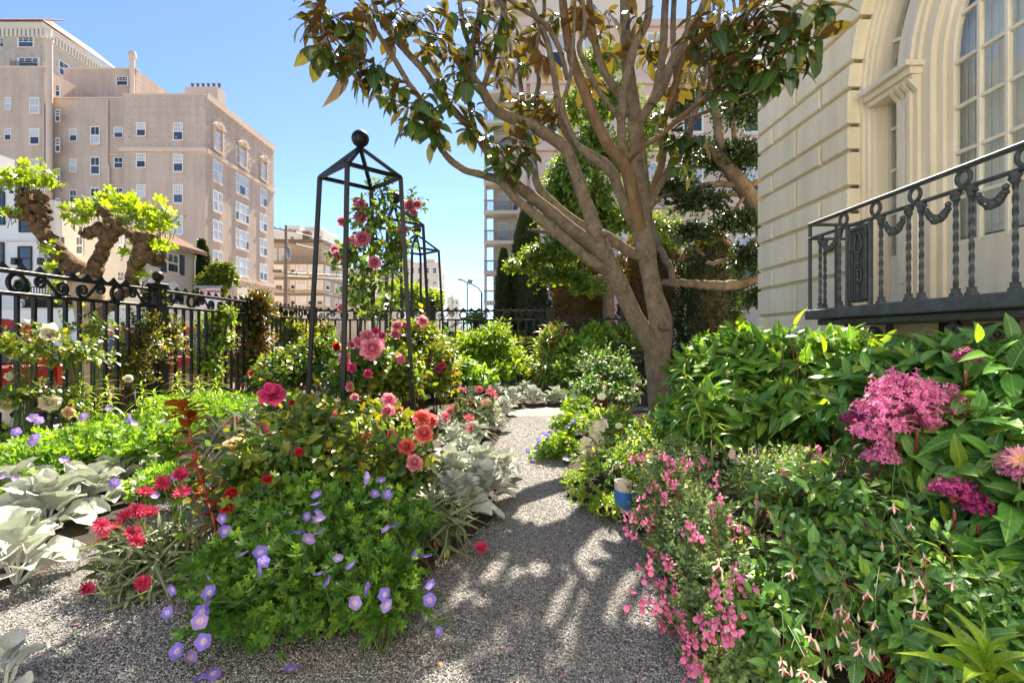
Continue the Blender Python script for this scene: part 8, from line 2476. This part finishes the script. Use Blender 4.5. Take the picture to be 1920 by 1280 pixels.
M['dry_leaf'] = surf('dry brown leaf', (0.36, 0.19, 0.09), (0.22, 0.11, 0.05), 30, 0.8)
M['fallen_petal'] = surf('fallen pink petal', (0.66, 0.12, 0.26), None, 30, 0.6)
DRY = np_mesh('fallen_leaf', *TM['big'][2], M['dry_leaf'], True)
PET = np_mesh('fallen_petal', *petal_grid(1, 0.8, 0.2), M['fallen_petal'], True)
for px, py, s, me, lab in ((800, 1055, 0.06, DRY, 'curled dry brown leaf below the red daisy'), (1052, 893, 0.05, DRY, 'dry brown leaf on the gravel near the petunias'), (955, 830, 0.05, DRY, 'dry leaf in the narrow part of the path'), (1022, 972, 0.022, PET, 'fallen pink petal in the middle of the path'), (1220, 1220, 0.015, PET, 'fallen pink petal near the salvia'), (1180, 1065, 0.016, PET, 'fallen pink petal beside the path edge'), (150, 1180, 0.02, PET, 'fallen petal on the left gravel'), (830, 1262, 0.04, DRY, 'dry leaf flat on the shaded gravel in front'), (1025, 1005, 0.015, DRY, 'tiny dry leaf in the shaded path centre')):
    z = EYE * FOC / (py - HOR)
    o = link('fallen_leaf' if me is DRY else 'fallen_petal', me); o.location = ((px - 960) * z / FOC, z, 0.024); o.rotation_euler = (gf.normal(0, 0.15), gf.normal(0, 0.15), gf.uniform(0, 6)); o.scale = (s, s, s)
    tag(o, lab, 'leaf' if me is DRY else 'petal', 'fallen leaves and petals')

# ---- people in the street
M['cloth_black'] = surf('black jacket cloth', (0.018, 0.018, 0.02), None, 20, 0.9)
M['cloth_grey'] = surf('grey coat cloth', (0.16, 0.165, 0.18), None, 20, 0.9)
M['skin'] = surf('skin', (0.42, 0.26, 0.19), None, 20, 0.6)
M['hair'] = surf('brown hair', (0.12, 0.07, 0.04), None, 20, 0.8)


def person(label, x, y, z0, h, cloth, yaw):
    """standing figure: one body mesh grown over a skeleton, head with hair as child"""
    t = thing('person', label, 'person', (x, y, z0)); t.rotation_euler = (0, 0, yaw)
    s = h / 1.7
    V = [(0, 0, .95), (0, 0, 1.15), (0, .01, 1.38), (0, .01, 1.47), (0, 0, 1.55), (.10, 0, .9), (.11, -.02, .5), (.11, .02, .08), (.12, -.12, .04), (-.10, 0, .9), (-.11, .02, .5), (-.11, .05, .08), (-.12, -.09, .04), (.19, 0, 1.38), (.25, .02, 1.1), (.26, -.08, .88), (.26, -.12, .80), (-.19, 0, 1.38), (-.25, .02, 1.1), (-.26, -.08, .88), (-.26, -.12, .80)]
    E = [(0, 1), (1, 2), (2, 3), (3, 4), (0, 5), (5, 6), (6, 7), (7, 8), (0, 9), (9, 10), (10, 11), (11, 12), (2, 13), (13, 14), (14, 15), (15, 16), (2, 17), (17, 18), (18, 19), (19, 20)]
    Rr = [.15, .145, .15, .06, .055, .10, .07, .05, .045, .10, .07, .05, .045, .075, .055, .042, .04, .075, .055, .042, .04]
    me = bpy.data.meshes.new('body'); me.from_pydata([tuple(c * s for c in v) for v in V], E, [])
    o = link('body', me, t)
    md = o.modifiers.new('skin', 'SKIN')
    for i, r_ in enumerate(Rr): me.skin_vertices[0].data[i].radius = (r_ * s, r_ * s * 0.8)
    me.skin_vertices[0].data[0].use_root = True
    o.modifiers.new('sub', 'SUBSURF').levels = 1
    dg = bpy.context.evaluated_depsgraph_get()
    me2 = bpy.data.meshes.new_from_object(o.evaluated_get(dg)); o.modifiers.clear(); o.data = me2
    me2.materials.clear(); me2.materials.append(cloth)
    for p in me2.polygons: p.use_smooth = True
    hd = MB().lathe([(.02, 1.48), (.05, 1.5), (.072, 1.56), (.078, 1.62), (.07, 1.68), (.03, 1.715)], (0, 0, 0), 14)
    hd.ball((0, -.08, 1.6), .016, 8); hd.ball((.078, 0, 1.6), .02, 8); hd.ball((-.078, 0, 1.6), .02, 8)
    hd.v = [v * s for v in hd.v]
    q = hd.build('head', M['skin'], t, origin=(0, 0, 0), smooth=True)
    hr_ = MB().lathe([(.082, 1.58), (.087, 1.63), (.08, 1.69), (.04, 1.73), (.01, 1.735)], (0, .012, 0), 14); hr_.v = [v * s for v in hr_.v]
    hr_.build('hair', M['hair'], q, origin=(0, 0, 0), smooth=True)
    return t


_p = at(836, 606, 18.5)
person('person in a black jacket standing beyond the low hedge', _p[0], 18.5, STREET, 1.98, M['cloth_black'], R(160))
_p = at(641, 621, 46)
person('small distant pedestrian in grey on the far pavement', _p[0], 46, STREET, 1.9, M['cloth_grey'], R(20))

# ---- litter along the path edges (uncountable)
for nm, me_t, mt, n_, s0, lab in (('fallen_petals', petal_grid(1, 0.8, 0.2, 2, 2), M['fallen_petal'], 130, 0.011, 'scattered small pink petals along the gravel edges'), ('leaf_litter', rhomb_tmpl(0.5, 0.1), M['dry_leaf'], 260, 0.014, 'small dry brown leaf bits scattered on the gravel')):
    g = np.random.default_rng(len(nm))
    Y = 1.5 + 5 * g.random(n_ * 3) ** 1.6
    l_ = np.interp(Y, PATH[:, 0], PATH[:, 1]); r2_ = np.interp(Y, PATH[:, 0], PATH[:, 2])
    u = g.beta(0.45, 0.45, n_ * 3)
    if nm == 'fallen_petals': u = 1 - 0.5 * u * u
    X = l_ + (r2_ - l_) * u
    k = g.random(n_ * 3) < 0.34
    X, Y = X[k][:n_], Y[k][:n_]; m_ = len(X)
    pos = np.stack([X, Y, np.full(m_, 0.026)], 1)
    a_ = g.uniform(0, 2 * PI, m_)
    rot = frames(np.stack([np.cos(a_), np.sin(a_), g.normal(0, 0.15, m_)], 1), UP + g.normal(0, 0.2, (m_, 3)))
    o = link(nm, scatter_mesh(nm, me_t, pos, rot, s0 * g.uniform(0.6, 1.5, m_), mt))
    tag(o, lab, 'litter', kind='stuff')
